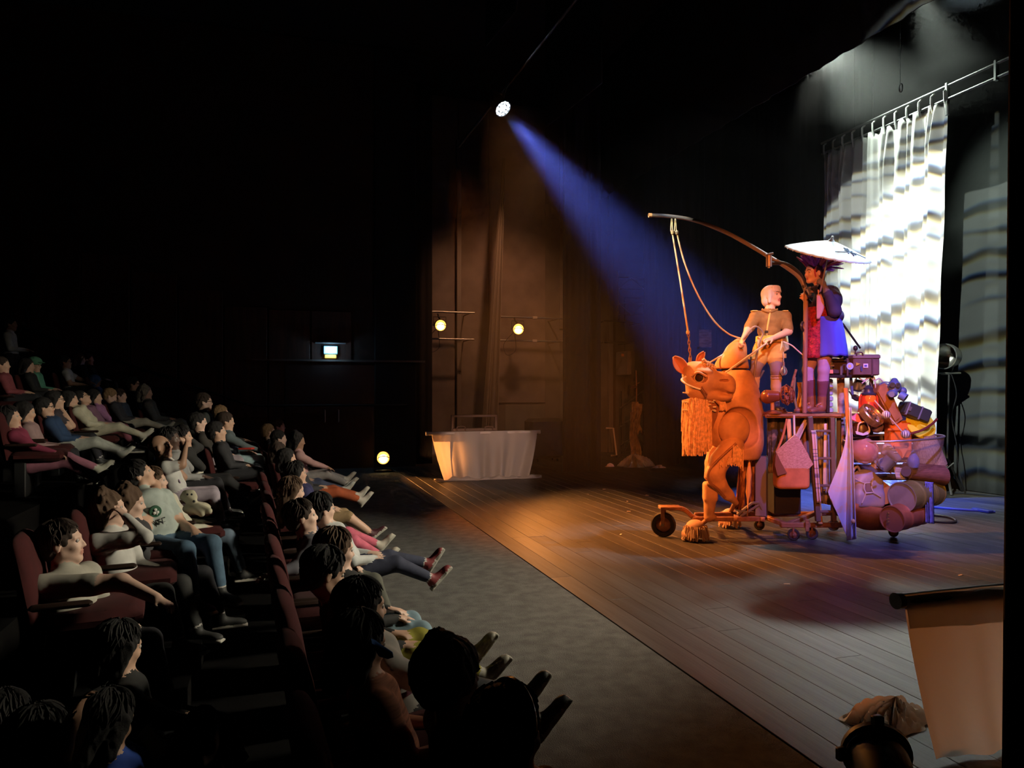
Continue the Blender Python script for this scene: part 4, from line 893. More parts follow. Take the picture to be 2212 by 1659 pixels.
# old fan: motor, cage, blades, stem
fn_ = thing('desk_fan', 'old brown electric fan with wire cage on the platform', 'fan', C(1670, 890, -0.1))
FB = mat('fan_brown', (0.26, 0.09, 0.05), 0.3, 0.3); axf = (RT * 0.8 - FW * 0.5 + UP * 0.05).normalized()
B = Body(0.008, 0.03); B.cap(C(1658, 857, -0.12), C(1678, 856, -0.14), px(15), px(11)); B.mesh('motor', FB, fn_)
MB().ell(C(1652, 846, -0.15), px(3), VX, 10, 6).build('knob', BRASS, fn_)
fc = C(1700, 853, -0.16); xx, yy, zz = frame(axf)
for (r_, h_) in ((px(22), 0), (px(17), 0.05), (px(17), -0.045), (px(9), 0.07)):
    MB().tube([fc + zz * h_ + (xx * math.cos(t) + yy * math.sin(t)) * r_ for t in [k * math.pi / 14 for k in range(28)]], 0.006, 5, closed=True).build('cage_ring', FB, fn_)
for k in range(12):
    t = k * math.pi / 6; e = xx * math.cos(t) + yy * math.sin(t)
    MB().tube([fc + zz * 0.07, fc + zz * 0.06 + e * px(12), fc + e * px(22), fc - zz * 0.045 + e * px(17), fc - zz * 0.06 + e * px(5)], 0.0035, 4).build('cage_wire', FB, fn_)
for k in range(4):
    t = k * math.pi / 2 + 0.3; e = xx * math.cos(t) + yy * math.sin(t); n_ = zz.cross(e)
    MB().sheet(lambda a, b: fc + e * (px(4) + px(14) * b) + n_ * ((a - 0.5) * px(14) * (0.4 + b * 0.8)) + zz * ((a - 0.5) * 0.05), 4, 5).build('blade', mat('fan_blade', (0.45, 0.16, 0.1), 0.3), fn_, solid=0.003)
MB().cyl(C(1668, 865, -0.12), C(1669, 892, -0.12), px(4)).build('stem', mat('fan_stem', (0.6, 0.3, 0.1), 0.4), fn_)
MB().lathe([(0.10, 0), (0.10, 0.015), (0.03, 0.04)], Vector((C(1669, 892, -0.12).x, C(1669, 892, -0.12).y, ZP)), UP, 18, cap=True).build('base', FB, fn_)
# light bulb on a cord
bb = thing('hanging_bulb', 'bare glass light bulb hanging at the hip of the white-haired performer', 'bulb', C(1693, 800, 0.05))
GLASS = mat('clear_glass', (0.9, 0.9, 0.9), 0.05, trans=0.9)
MB().lathe([(0.012, 0.05), (0.016, 0.03), (0.03, 0.01), (0.04, -0.02), (0.036, -0.045), (0.02, -0.065), (0.001, -0.07)], C(1693, 798, 0.05), UP, 16).build('globe', GLASS, bb)
MB().cyl(C(1693, 790, 0.05), C(1693, 782, 0.05), 0.013).build('socket', STEELG, bb)
MB().cyl(C(1693, 782, 0.05), C(1692, 760, 0.05), 0.004, seg=5).build('cord', CREAM, bb)
# tall thin things standing on the platform behind the fan
for i, (u0, v0, u1, v1, lab) in enumerate(((1709, 870, 1720, 798, 'curved wooden bow standing behind the fan'), (1722, 888, 1717, 815, 'thin wooden stick leaning behind the fan, right of the bow'), (1612, 888, 1650, 800, 'dark blue iron bar standing between camel and white-haired performer'))):
    mm = (WOOD, mat('green_brown', (0.25, 0.2, 0.1), 0.7), mat('blue_iron', (0.10, 0.12, 0.22), 0.5))[i]
    o = MB().tube(spline([C(u0, v0, 0.15), C((u0 + u1) / 2 - 4, (v0 + v1) / 2, 0.15), C(u1, v1, 0.15)], 6), px(2.6), 8).build(('wooden_bow', 'stick', 'iron_bar')[i], mm); tag(o, lab, ('bow', 'stick', 'bar')[i])
o = MB().sheet(lambda a, b: C(lerp(1722, 1738, a) + 3 * math.sin(5 * b), lerp(826, 892, b), 0.22 + 0.03 * math.sin(8 * a)), 8, 10).build('leaf_bundle', mat('ochre_leaf', (0.4, 0.24, 0.08), 0.8, var=0.4, vscale=20, stretch=(6, 6, 1)), solid=0.01); tag(o, 'ochre bundle of dry leaves behind the fan', 'leaves')
# blue strip of cloth squares behind the boots
bq = thing('blue_ladder_cloth', 'column of pale blue cloth pads behind the boots', 'cloth', C(1792, 890, 0.2))
for i in range(6): MB().box(C(1791 + (i % 2), 824 + i * 12.5, 0.2), (px(14 - (i % 2)), 0.06, px(11.6)), VX, bev=0.012).build('pad', mat('pale_blue_cloth', (0.36, 0.46, 0.68), 0.85), bq)
# suitcase on a frame
sc_ = thing('suitcase', 'brown suitcase with stickers raised at the back of the wagon', 'suitcase', C(1857, 813, 0.05))
SUIT = mat('suitcase_brown', (0.16, 0.10, 0.10), 0.6, var=0.2, vscale=8)
MB().box(C(1857, 793, 0.10), (px(56), 0.34, px(38)), VX, bev=0.012).build('body', SUIT, sc_)
MB().box(C(1857, 772, 0.10), (px(59), 0.36, px(10)), VX, bev=0.012).build('lid', mat('suitcase_lid', (0.22, 0.18, 0.17), 0.6), sc_)
for u in (1831, 1884): MB().box(C(u, 793, -0.073), (px(4), 0.01, px(38)), VX, bev=0.003).build('corner_strip', mat('suitcase_strip', (0.10, 0.06, 0.06), 0.5), sc_)
MB().tube(spline([C(1850, 768, -0.08), C(1852, 762, -0.09), C(1862, 762, -0.09), C(1864, 768, -0.08)], 4), 0.008).build('handle', mat('suitcase_strip', ()), sc_)
yv = -0.078
MB().lathe([(px(3), 0), (px(7.5), 0), (px(7.5), 0.004), (px(3), 0.004)], C(1836, 791, yv), -FW, 14).build('sticker', mat('sticker_blue', (0.45, 0.55, 0.9), 0.5), sc_)
MB().lathe([(0.0005, 0.004), (px(3.6), 0.004)], C(1835, 791, yv - 0.003), -FW, 12).build('sticker', mat('sticker_gold', (0.7, 0.6, 0.3), 0.5), sc_)
MB().prism([C(1849, 783, yv), C(1859, 786, yv), C(1849, 790, yv)], -FW * 0.004).build('sticker', mat('sticker_yellow', (0.55, 0.45, 0.05), 0.5), sc_)
MB().box(C(1870, 790, yv), (px(10), 0.005, px(9)), VX).build('sticker', mat('sticker_white', (0.8, 0.82, 0.95), 0.5), sc_)
MB().box(C(1870, 790, yv - 0.004), (px(5.5), 0.004, px(4)), VX).build('sticker', mat('sticker_navy', (0.08, 0.12, 0.5), 0.5), sc_)
MB().prism([C(1858, 793, yv), C(1862, 790, yv), C(1863, 801, yv), C(1859, 803, yv)], -FW * 0.004).build('sticker', mat('sticker_dark', (0.06, 0.07, 0.2), 0.5), sc_)
# dark rack under and beside the suitcase
rk = thing('rack', 'dark iron rack that holds the suitcase up', 'rack', C(1820, 890, 0.1))
def rbar(nm, a, b, w_=0.035, m_=None):
    bar(rk, nm, a, b, w_, w_, m_ or DARKI)
rbar('shelf_bar', C(1786, 813, 0.0), C(1886, 813, 0.0)); rbar('shelf_bar', C(1786, 811, 0.3), C(1886, 811, 0.3)); rbar('shelf_bar', C(1786, 778, 0.0), C(1830, 778, 0.0))
for (u, dd) in ((1788, 0.0), (1882, 0.05), (1788, 0.3), (1882, 0.3)): rbar('post', C(u, 778 if u < 1800 else 812, dd), C(u, 940 if u > 1800 else 892, dd))
MB().box(C(1808, 794, 0.15), (px(40), 0.26, px(30)), VX, bev=0.01).build('box', mat('rack_box', (0.05, 0.03, 0.035), 0.6), rk)
for (u, v, c_, w_, h_) in ((1792, 783, (0.8, 0.25, 0.08), 5, 8), (1795, 803, (0.8, 0.35, 0.2), 8, 9), (1797, 790, (0.3, 0.3, 0.45), 9, 4)): MB().box(C(u, v, -0.02), (px(w_), 0.03, px(h_)), VX, bev=0.004).build('trinket', mat('trinket_%d' % u, c_, 0.5), rk)
MB().box(C(1817, 800, -0.01), (px(5), 0.02, px(22)), VX, bev=0.006).build('spanner', STEELG, rk)
# birch post and its straps
bp = thing('birch_post', 'pale mottled post standing behind the flag pole', 'post', C(1818, 1100, 0.25))
MB().tube([C(1816, 812, 0.22), C(1817, 880, 0.22), C(1820, 990, 0.25), C(1821, 1116, 0.25)], [px(8), px(7.5), px(7.5), px(8)], 12).build('trunk', mat('birch_bark', (0.50, 0.44, 0.42), 0.8, color2=(0.20, 0.09, 0.06), vscale=4, ramp=(0.5, 0.62)), bp)
MB().tube([C(1812, 905, 0.12), C(1830, 905, 0.12)], 0.006, 5).build('string', CREAM, bp)
# blue enamel cups, ladle
ec = thing('enamel_jug', 'blue enamel jug hanging behind the lantern', 'jug', C(1852, 835, 0.2))
MB().lathe([(0.04, -0.06), (0.055, -0.05), (0.06, 0), (0.045, 0.05), (0.05, 0.07)], C(1852, 834, 0.2), UP + RT * 0.3, 16, cap=True).build('bowl', NAVYC, ec)
MB().lathe([(0.035, -0.05), (0.045, -0.04), (0.045, 0.03), (0.05, 0.04)], C(1862, 832, 0.16), UP - RT * 0.25, 16, cap=True).build('cup', mat('blue_enamel', (0.25, 0.35, 0.75), 0.25), ec)
MB().tube(spline([C(1848, 822, 0.2), C(1852, 814, 0.18), C(1860, 813, 0.16)], 4), 0.007, 5).build('handle', NAVYC, ec)
wv = MB().tube([C(1838, 815, 0.1), C(1841, 850, 0.08), C(1842, 862, 0.08)], [px(3), px(3), px(2)], 8).build('blue_tube', NAVYC); tag(wv, 'slim blue metal tube hanging between post and lantern', 'tube')
ld2 = thing('frying_pan', 'small dark pan hanging left of the red lantern', 'pan', C(1848, 860, 0.05))
MB().lathe([(0.001, 0), (px(8), 0.0), (px(9.5), 0.02), (px(8.8), 0.02), (px(7), 0.006)], C(1848, 861, 0.05), UP * 0.7 - FW * 0.7 + RT * 0.2, 18).build('bowl', DARKI, ld2)
MB().cyl(C(1842, 857, 0.05), C(1834, 845, 0.05), 0.008, seg=6).build('handle', DARKI, ld2)
for (u0, v0, u1, v1) in ((1866, 812, 1884, 806), (1858, 824, 1866, 868)):
    pass
tn = thing('twine', 'pale twine knotted around the top of the load', 'twine', C(1872, 818, 0.05))
MB().tube(spline([C(1850, 812, 0.02), C(1866, 822, 0.0), C(1878, 812, 0.0), C(1888, 822, 0.0), C(1900, 818, 0.0), C(1912, 830, 0.0)], 5), px(1.5), 6).build('strand', mat('twine_pale', (0.55, 0.52, 0.6), 0.8), tn)
MB().tube(spline([C(1862, 828, 0.0), C(1876, 818, -0.01), C(1888, 815, 0.0), C(1893, 862, 0.0)], 5), px(1.4), 6).build('strand', mat('twine_pale', ()), tn)
# red lantern
la = thing('storm_lantern', 'red storm lantern with dark cap on top of the load', 'lantern', C(1876, 885, -0.05))
lo = C(1876, 868, -0.05)
MB().lathe([(px(22), px(-22)), (px(20), px(-16)), (px(16), px(-2)), (px(15), px(10)), (px(13), px(14))], lo, UP, 22, cap=True).build('body', REDG, la)
MB().lathe([(px(10), px(-4)), (px(13), px(2)), (px(13), px(10)), (px(10), px(15))], lo - FW * px(4), UP, 18, cap=True).build('globe', mat('red_glass', (0.8, 0.12, 0.02), 0.08, emit=(1.0, 0.16, 0.01), estr=0.35), la)
MB().lathe([(px(15), px(14)), (px(16), px(17)), (px(11), px(20)), (px(9), px(26)), (px(10), px(29)), (px(6), px(33)), (px(2), px(36))], lo, UP, 20, cap=True).build('cap', mat('lantern_cap', (0.05, 0.05, 0.09), 0.4, 0.3), la)
for sg in (-1, 1): MB().tube(spline([lo + RT * sg * px(19) - UP * px(16), lo + RT * sg * px(19) + UP * px(8), lo + RT * sg * px(13) + UP * px(17)], 5), px(2), 6).build('frame_tube', REDG, la)
MB().tube(spline([lo + RT * px(-12) + UP * px(18), lo + UP * px(46), lo + RT * px(12) + UP * px(18)], 6), 0.004, 5).build('bail', STEELG, la)
# round open clock
ck = thing('round_clock', 'round brass clock with open numeral ring resting on the load', 'clock', C(1886, 893, -0.28))
axc = (-FW * 0.62 + RT * 0.45 + UP * 0.62).normalized(); kc = C(1886, 894, -0.27); kx, ky, kz = frame(axc)
MB().lathe([(px(23), -0.07), (px(26), -0.065), (px(27), 0.0), (px(25), 0.012), (px(23.5), 0.0), (px(23), -0.06)], kc, axc, 36).build('case', BRASS, ck)
MB().lathe([(0.001, -0.055), (px(23.4), -0.055)], kc, axc, 30).build('back_plate', mat('clock_dark', (0.04, 0.03, 0.035), 0.6), ck)
for r_ in (px(21.5), px(12.5), px(8)): MB().tube([kc - kz * 0.02 + (kx * math.cos(t) + ky * math.sin(t)) * r_ for t in [k * math.pi / 15 for k in range(30)]], px(1.0), 5, closed=True).build('ring', BRASS, ck)
NUM = {0: 'XII', 1: 'I', 2: 'II', 3: 'III', 4: 'IV', 5: 'V', 6: 'VI', 7: 'VII', 8: 'VIII', 9: 'IX', 10: 'X', 11: 'XI'}
for k in range(12):
    t = math.pi / 2 - k * math.pi / 6; e = kx * math.cos(t) + ky * math.sin(t); s_ = kz.cross(e); tx = NUM[k]; n = len(tx); m_ = MB(); w_ = px(2.4)
    for j, chr_ in enumerate(tx):
        c0 = -s_ * ((j - (n - 1) / 2) * w_)
        lines = {'I': (((0, 13.5), (0, 20.5)),), 'V': (((-1, 20.5), (0, 13.5)), ((1, 20.5), (0, 13.5))), 'X': (((-1, 20.5), (1, 13.5)), ((1, 20.5), (-1, 13.5)))}[chr_]
        for (a, b) in lines: m_.tube([kc - kz * 0.015 + c0 - s_ * px(a[0]) + e * px(a[1]), kc - kz * 0.015 + c0 - s_ * px(b[0]) + e * px(b[1])], px(0.55), 4)
    m_.build('numeral', mat('numeral_pale', (0.55, 0.45, 0.38), 0.4, 0.4), ck)
for (t, l_) in ((1.1, 11), (2.6, 17)): e = kx * math.cos(t) + ky * math.sin(t); MB().tube([kc - kz * 0.01, kc - kz * 0.01 + e * px(l_)], px(0.9), 5).build('hand', BRASS, ck)
# pink hat, dark pot, small glass ball
ph_ = thing('pink_hat', 'pink round hat tucked behind the clock', 'hat', C(1852, 905, -0.12))
MB().lathe([(0.001, px(10)), (px(9), px(8)), (px(12), px(2)), (px(19), px(-3)), (px(18), px(-5)), (px(11), px(-2))], C(1855, 904, -0.12), UP + RT * 0.25 - FW * 0.3, 22).build('crown', mat('pink_felt', (0.80, 0.22, 0.38), 0.8), ph_)
pt = thing('dark_pot', 'dark brown pot with pale handle below the clock', 'pot', C(1858, 930, -0.15))
MB().lathe([(px(10), px(-18)), (px(17), px(-12)), (px(18), px(2)), (px(15), px(10)), (px(17), px(13))], C(1860, 925, -0.12), UP, 22, cap=True).build('bowl', mat('pot_brown', (0.07, 0.03, 0.025), 0.35), pt)
MB().tube(spline([C(1852, 932, -0.24), C(1856, 915, -0.27), C(1872, 912, -0.27), C(1878, 932, -0.24), C(1866, 938, -0.25), C(1854, 934, -0.24)], 5), px(1.6), 6).build('handle', mat('pale_brass', (0.7, 0.55, 0.5), 0.4), pt)
MB().prism([C(u, v, -0.26) for u, v in ((1848, 931), (1866, 936), (1878, 929), (1876, 938), (1864, 941), (1850, 938))], FW * 0.01).build('label', mat('pot_label', (0.5, 0.5, 0.75), 0.5), pt)
gb = MB().ell(C(1894, 922, -0.18), px(13), VX, 20, 12).build('smoked_glass_ball', mat('smoked_glass', (0.35, 0.2, 0.22), 0.1, trans=0.5)); tag(gb, 'smoky dark glass ball under the clock', 'ball')
# wooden case, gas mask, black strapped case
wc = thing('wooden_case', 'long brown wooden case leaning on top of the load', 'case', C(1925, 910, 0.05))
WC2 = mat('case_wood', (0.34, 0.15, 0.08), 0.45, var=0.25, vscale=5)
MB().prism([C(u, v, -0.08) for u, v in ((1895, 848), (1900, 832), (1912, 828), (1922, 838), (1950, 905), (1936, 916), (1928, 917))], FW * 0.22).build('body', WC2, wc)
MB().prism([C(u, v, -0.10) for u, v in ((1897, 846), (1901, 835), (1912, 831), (1921, 842), (1944, 902), (1934, 910))], FW * 0.03).build('front_panel', mat('case_wood_front', (0.40, 0.17, 0.08), 0.45, var=0.2), wc)
gm = thing('gas_mask', 'blue rubber gas mask with round filter lying on the wooden case', 'mask', C(1940, 845, -0.1))
MK = mat('mask_blue', (0.10, 0.14, 0.33), 0.45)
B = Body(0.007, 0.02); B.ell(C(1932, 836, -0.10), (px(14), px(12), px(14)), VX).ell(C(1932, 823, -0.08), (px(7), px(7), px(7)), VX).ell(C(1927, 851, -0.14), (px(11), px(10), px(8)), VX).ell(C(1950, 845, -0.08), (px(8), px(9), px(9)), VX)
B.ell(C(1928, 832, -0.17), (px(6), px(4), px(4.5)), VX, op=-1, k=0.006).mesh('face_piece', MK, gm)
for (u, v) in ((1928, 832), (1940, 833)): MB().lathe([(px(5.5), -0.01), (px(6), 0), (px(4.4), 0.008), (0.001, 0.004)], C(u, v, -0.165), -FW + RT * (0.2 if u > 1930 else -0.2), 16).build('eye_piece', mat('mask_lens', (0.08, 0.08, 0.06), 0.15), gm)
MB().cyl(C(1944, 853, -0.16), C(1957, 860, -0.20), px(9), seg=18).build('filter', mat('mask_filter', (0.13, 0.2, 0.5), 0.4), gm)
MB().cyl(C(1928, 850, -0.2), C(1926, 852, -0.24), px(6), seg=16).build('valve', mat('mask_valve', (0.22, 0.26, 0.42), 0.4), gm)
for k in range(3): MB().tube(spline([C(1922, 826 + 5 * k, -0.08), C(1908, 826 + 3 * k, -0.06), C(1899, 832 + 4 * k, -0.05)], 4), px(1.4), 5).build('strap', MK, gm)
bc = thing('strapped_case', 'small black case with two grey straps on top of the load', 'case', C(1975, 905, -0.1))
xc_ = (C(2003, 906, -0.1) - C(1950, 885, -0.1)).normalized(); zc_ = (UP - xc_ * UP.dot(xc_)).normalized(); yc_ = zc_.cross(xc_); axb = (xc_, yc_, zc_); cb_ = C(1974, 890, -0.05)
MB().box(cb_, (px(56), 0.2, px(28)), axb, bev=0.014).build('body', mat('case_blackgreen', (0.045, 0.05, 0.05), 0.5), bc)
for t in (-0.42, 0.08): MB().box(cb_ + xc_ * px(56) * t, (px(3), 0.21, px(29.5)), axb, bev=0.003).build('strap', mat('grey_strap', (0.22, 0.23, 0.30), 0.7), bc)
MB().box(cb_ - xc_ * px(20) - yc_ * 0.105, (px(6), 0.012, px(10)), axb, bev=0.003).build('clasp', STEELG, bc)
# yellow hat with band
yh = thing('yellow_hat', 'bright yellow wide hat with dark red band at the back of the load', 'hat', C(1990, 920, 0.0))
axh = (-FW * 0.85 + UP * 0.45 + RT * 0.15).normalized(); yc0 = C(1990, 916, -0.02)
YEL = mat('yellow_felt', (1.0, 0.84, 0.04), 0.7, color2=(0.9, 0.35, 0.03), vscale=9, ramp=(0.60, 0.68))
MB().lathe([(0.001, 0.07), (px(14), 0.06), (px(18), 0.01), (px(33), 0.0), (px(34), -0.01), (px(17), -0.012)], yc0, axh, 30).build('brim', YEL, yh)
hx, hy, hz_ = frame(axh)
MB().tube(spline([C(1962, 938, -0.17), C(1990, 930, -0.20), C(2012, 917, -0.18), C(2024, 905, -0.14)], 5), px(2.6), 6).build('band', mat('band_red', (0.16, 0.02, 0.015), 0.7), yh)
# orange canister
oc = thing('orange_canister', 'orange plastic canister standing in the hoop net', 'canister', C(1940, 985, 0.0))
OR = mat('orange_plastic', (0.85, 0.20, 0.03), 0.45)
MB().box(C(1940, 950, 0.05), (px(46), 0.20, px(84)), VX, bev=0.03).build('body', OR, oc)
MB().box(C(1940, 928, -0.06), (px(44), 0.02, px(5)), VX, bev=0.006).build('rib', OR, oc)
MB().box(C(1940, 965, -0.06), (px(40), 0.02, px(5)), VX, bev=0.006).build('rib', OR, oc)
# striped baubles on a stick
def bauble(u, v, r, dd, lab):
    o = thing('striped_bauble', lab, 'bauble', C(u, v, dd)); c_ = C(u, v, dd); n = 24
    for h in range(2):
        m_ = MB()
        for k in range(h, n, 2):
            t0, t1 = 2 * math.pi * k / n, 2 * math.pi * (k + 1) / n; rings = []
            m_.sheet(lambda a, b: c_ + (RT * math.cos(lerp(t0, t1, a)) + FW * math.sin(lerp(t0, t1, a))) * (r * math.sin(math.pi * (0.02 + 0.96 * b))) - UP * (r * math.cos(math.pi * (0.02 + 0.96 * b))), 2, 10)
        m_.build(('pale_stripes', 'dark_stripes')[h], (mat('bauble_pale', (0.75, 0.72, 0.78), 0.35), mat('bauble_dark', (0.14, 0.10, 0.18), 0.35))[h], o)
    MB().cyl(c_ + UP * r * 0.95, c_ + UP * r * 1.25, r * 0.2).build('cap', STEELG, o)
bauble(1914, 896, px(8.5), -0.36, 'striped white and dark bauble beside the clock'); bauble(1956, 938, px(9), -0.42, 'striped white and dark bauble hanging at the hoop rim')
o = MB().cyl(C(1889, 865, -0.28), C(1952, 936, -0.40), px(1.5), seg=7).build('thin_stick', mat('pale_wood', (0.5, 0.42, 0.4), 0.6)); tag(o, 'thin pale stick crossing the load between the baubles', 'stick')
# hoop with net
hp = thing('hoop_net', 'metal hoop with a sheer net sack holding small things', 'net', C(1930, 1040, -0.05))
HCt = C(1929, 946, -0.05); ha, hb = px(101), 0.40
def hoop(t, k=1.0): return HCt + RT * (ha * k * math.cos(t)) + FW * (hb * k * math.sin(t)) + UP * (0.03 * math.cos(t))
MB().tube([hoop(k * math.pi / 24) for k in range(48)], px(2.2), 8, closed=True).build('hoop', mat('hoop_metal', (0.5, 0.42, 0.5), 0.3, 0.7), hp)
NET = mat('sheer_net', (0.62, 0.48, 0.52), 0.6, alpha=0.22)
def nf(a, b):
    t = 2 * math.pi * a; k = math.cos(b * math.pi / 2) ** 0.6 if b < 0.98 else 0.08; q = hoop(t, max(k, 0.05)); q = q + UP * (-px(98) * b + 0.01 * math.sin(9 * t + 6 * b)) + RT * (px(22) * b * b)
    return q
MB().sheet(nf, 64, 18).build('net_sack', NET, hp)
for sg in (-0.02, 0.02): MB().cyl(C(1827, 944, -0.05 + sg), C(1840, 944, -0.05 + sg), 0.012).build('hoop_bracket', STEELG, hp)
# things in the net
gl = thing('glass_bowl', 'pink glass fishbowl in the left of the net', 'bowl', C(1867, 1000, -0.2))
MB().lathe([(px(9), px(25)), (px(16), px(22)), (px(26), px(10)), (px(28), px(-3)), (px(22), px(-19)), (px(10), px(-27)), (0.001, px(-28))], C(1867, 973, -0.22), UP - RT * 0.3, 28).build('bowl', mat('pink_glass', (0.85, 0.40, 0.42), 0.06, trans=0.6), gl)
mg = thing('tin_mug', 'dented blue-grey tin mug tilted in the net', 'mug', C(1914, 1005, -0.3))
axm = (UP * 0.75 + RT * 0.6 - FW * 0.3).normalized()
MB().lathe([(0.001, px(-15)), (px(13), px(-15)), (px(13.5), px(-13)), (px(13.5), px(13)), (px(14.3), px(14)), (px(12.6), px(13)), (px(12.6), px(-12)), (0.001, px(-13))], C(1915, 1001, -0.32), axm, 24).build('cup', mat('tin_blue', (0.30, 0.30, 0.42), 0.4, 0.5), mg)
MB().tube(spline([C(1906, 990, -0.42), C(1899, 995, -0.46), C(1900, 1008, -0.44), C(1908, 1010, -0.42)], 4), px(1.7), 6).build('handle', mat('tin_blue', ()), mg)
bg2 = thing('blue_bulb', 'blue glass bulb lying in the right of the net', 'bulb', C(1974, 1005, -0.3))
MB().lathe([(px(2), px(22)), (px(5), px(16)), (px(11), px(4)), (px(12), px(-6)), (px(9), px(-14)), (0.001, px(-17))], C(1973, 995, -0.3), UP, 22).build('globe', mat('blue_glass', (0.25, 0.28, 0.75), 0.08, trans=0.35), bg2)
MB().cyl(C(1973, 971, -0.3), C(1973, 978, -0.3), px(3)).build('neck', STEELG, bg2)
STRAW = mat('straw', (0.52, 0.36, 0.24), 0.9, color2=(0.28, 0.17, 0.12), vscale=16, stretch=(14, 14, 1.5))
bk_ = thing('straw_basket', 'woven straw basket at the right end of the net', 'basket', C(2002, 1005, 0.0))
MB().lathe([(px(32), px(-32)), (px(28), px(0)), (px(22), px(35)), (px(20), px(35)), (px(26), px(0)), (px(30), px(-30))], C(2003, 975, 0.0), UP - RT * 0.25, 26).build('wall', STRAW, bk_)
for k in range(5): MB().tube([C(2003, 975, 0.0) + (UP - RT * 0.25).normalized() * px(-30 + 16 * k) + (RT * math.cos(t) + FW * math.sin(t)) * px(31.5 - 2.5 * k) - RT * 0 for t in [j * math.pi / 12 for j in range(24)]], px(1.2), 5, closed=True).build('weave_band', STRAW, bk_)
br_ = thing('bark_roll', 'ridged brown bark roll under the straw basket', 'bark', C(2000, 1035, -0.15))
MB().loft([[C(1958 + t * 80, 1012 + 10 * t, -0.15) + FW * (0.13 * math.cos(k * math.pi / 9)) + UP * (px(17 + 3 * t) * math.sin(k * math.pi / 9) * (1 + 0.1 * (k % 2)) - px(5)) for k in range(18)] for t in [i / 8 for i in range(9)]]).build('bark', mat('bark_brown', (0.18, 0.07, 0.05), 0.8, var=0.3, vscale=12, stretch=(1, 1, 8)), br_)
cd = thing('striped_card', 'striped paper card pressed against the net', 'card', C(1945, 1030, -0.28))
MB().sheet(lambda a, b: C(lerp(1930, 1950, a) + 6 * b, lerp(1008, 1034, b) + 3 * a, -0.30 + 0.02 * a), 4, 4).build('sheet', mat('card_stripe', (0.75, 0.6, 0.55), 0.8, color2=(0.4, 0.3, 0.38), vscale=8, stretch=(0.1, 0.1, 20), ramp=(0.48, 0.52)), cd, solid=0.003)
MB().lathe([(0.001, 0.002), (px(11), 0.002)], C(1957, 1018, -0.32), -FW, 18).build('dark_disc', mat('card_disc', (0.12, 0.07, 0.08), 0.7), cd)
sh = thing('old_shoe', 'worn grey laced shoe hanging in the net', 'shoe', C(1930, 975, -0.3))
B = Body(0.007, 0.015); B.cap(C(1918, 968, -0.3), C(1938, 990, -0.3), px(9), px(8)).cap(C(1915, 966, -0.3), C(1908, 978, -0.3), px(8), px(5)); B.mesh('upper', mat('shoe_grey', (0.28, 0.22, 0.22), 0.8), sh)
for k in range(4): MB().tube([C(1916 + 5 * k, 962 + 5 * k, -0.35), C(1924 + 5 * k, 962 + 5 * k, -0.35)], px(0.9), 5).build('lace', CREAM, sh)
tp = MB().sheet(lambda a, b: C(lerp(1882, 1925, a), lerp(1000, 1020, a) + lerp(-12, 6, b) + 3 * math.sin(5 * a), -0.1 - 0.1 * b), 10, 6).build('tan_cloth', mat('tan_cloth', (0.6, 0.38, 0.26), 0.9), solid=0.006); tag(tp, 'tan cloth lining the bottom of the net', 'cloth')
fl_ = MB().prism([C(u, v, -0.2) for u, v in ((1930, 962), (1962, 968), (1950, 990), (1940, 985))], FW * 0.02).build('orange_flap', mat('orange_flap', (0.85, 0.25, 0.06), 0.7)); tag(fl_, 'orange folded cloth corner behind the tin mug', 'cloth')
# backpack
bp2 = thing('backpack', 'purple leather backpack with seamed pocket beside the flag', 'backpack', C(1873, 1095, -0.2))
LEA = mat('pack_leather', (0.24, 0.20, 0.32), 0.5, color2=(0.38, 0.26, 0.24), vscale=7, ramp=(0.4, 0.7))
B = Body(0.011, 0.04); B.bx(C(1872, 1062, -0.12), (px(30), 0.11, px(32)), VX, rnd=0.06).bx(C(1874, 1078, -0.16), (px(31), 0.09, px(18)), VX, rnd=0.05).ell(C(1868, 1030, -0.12), (px(24), 0.10, px(16)), VX); B.mesh('pack', LEA, bp2)
SEAM = mat('pale_seam', (0.5, 0.40, 0.42), 0.6)
for pts in (((1847, 1034), (1858, 1040), (1868, 1044)), ((1868, 1044), (1866, 1055), (1870, 1066), (1862, 1087)), ((1868, 1044), (1884, 1043)), ((1884, 1043), (1883, 1054), (1887, 1064)), ((1870, 1066), (1887, 1064)), ((1887, 1064), (1903, 1074)), ((1884, 1043), (1886, 1032))):
    MB().tube(spline([C(u, v, -0.262 + 0.0012 * abs(v - 1064) * (1 if v < 1064 else 0)) for u, v in pts], 4), px(1.1), 5).build('seam', SEAM, bp2)
MB().box(C(1876, 1054, -0.235), (px(12), 0.02, px(16)), VX, bev=0.006).build('pocket', mat('pack_pocket', (0.2, 0.12, 0.13), 0.5), bp2)
MB().tube(spline([C(1846, 1034, -0.15), C(1843, 1018, -0.17), C(1852, 1008, -0.17), C(1858, 1018, -0.16)], 4), px(2.6), 6).build('strap', LEA, bp2)
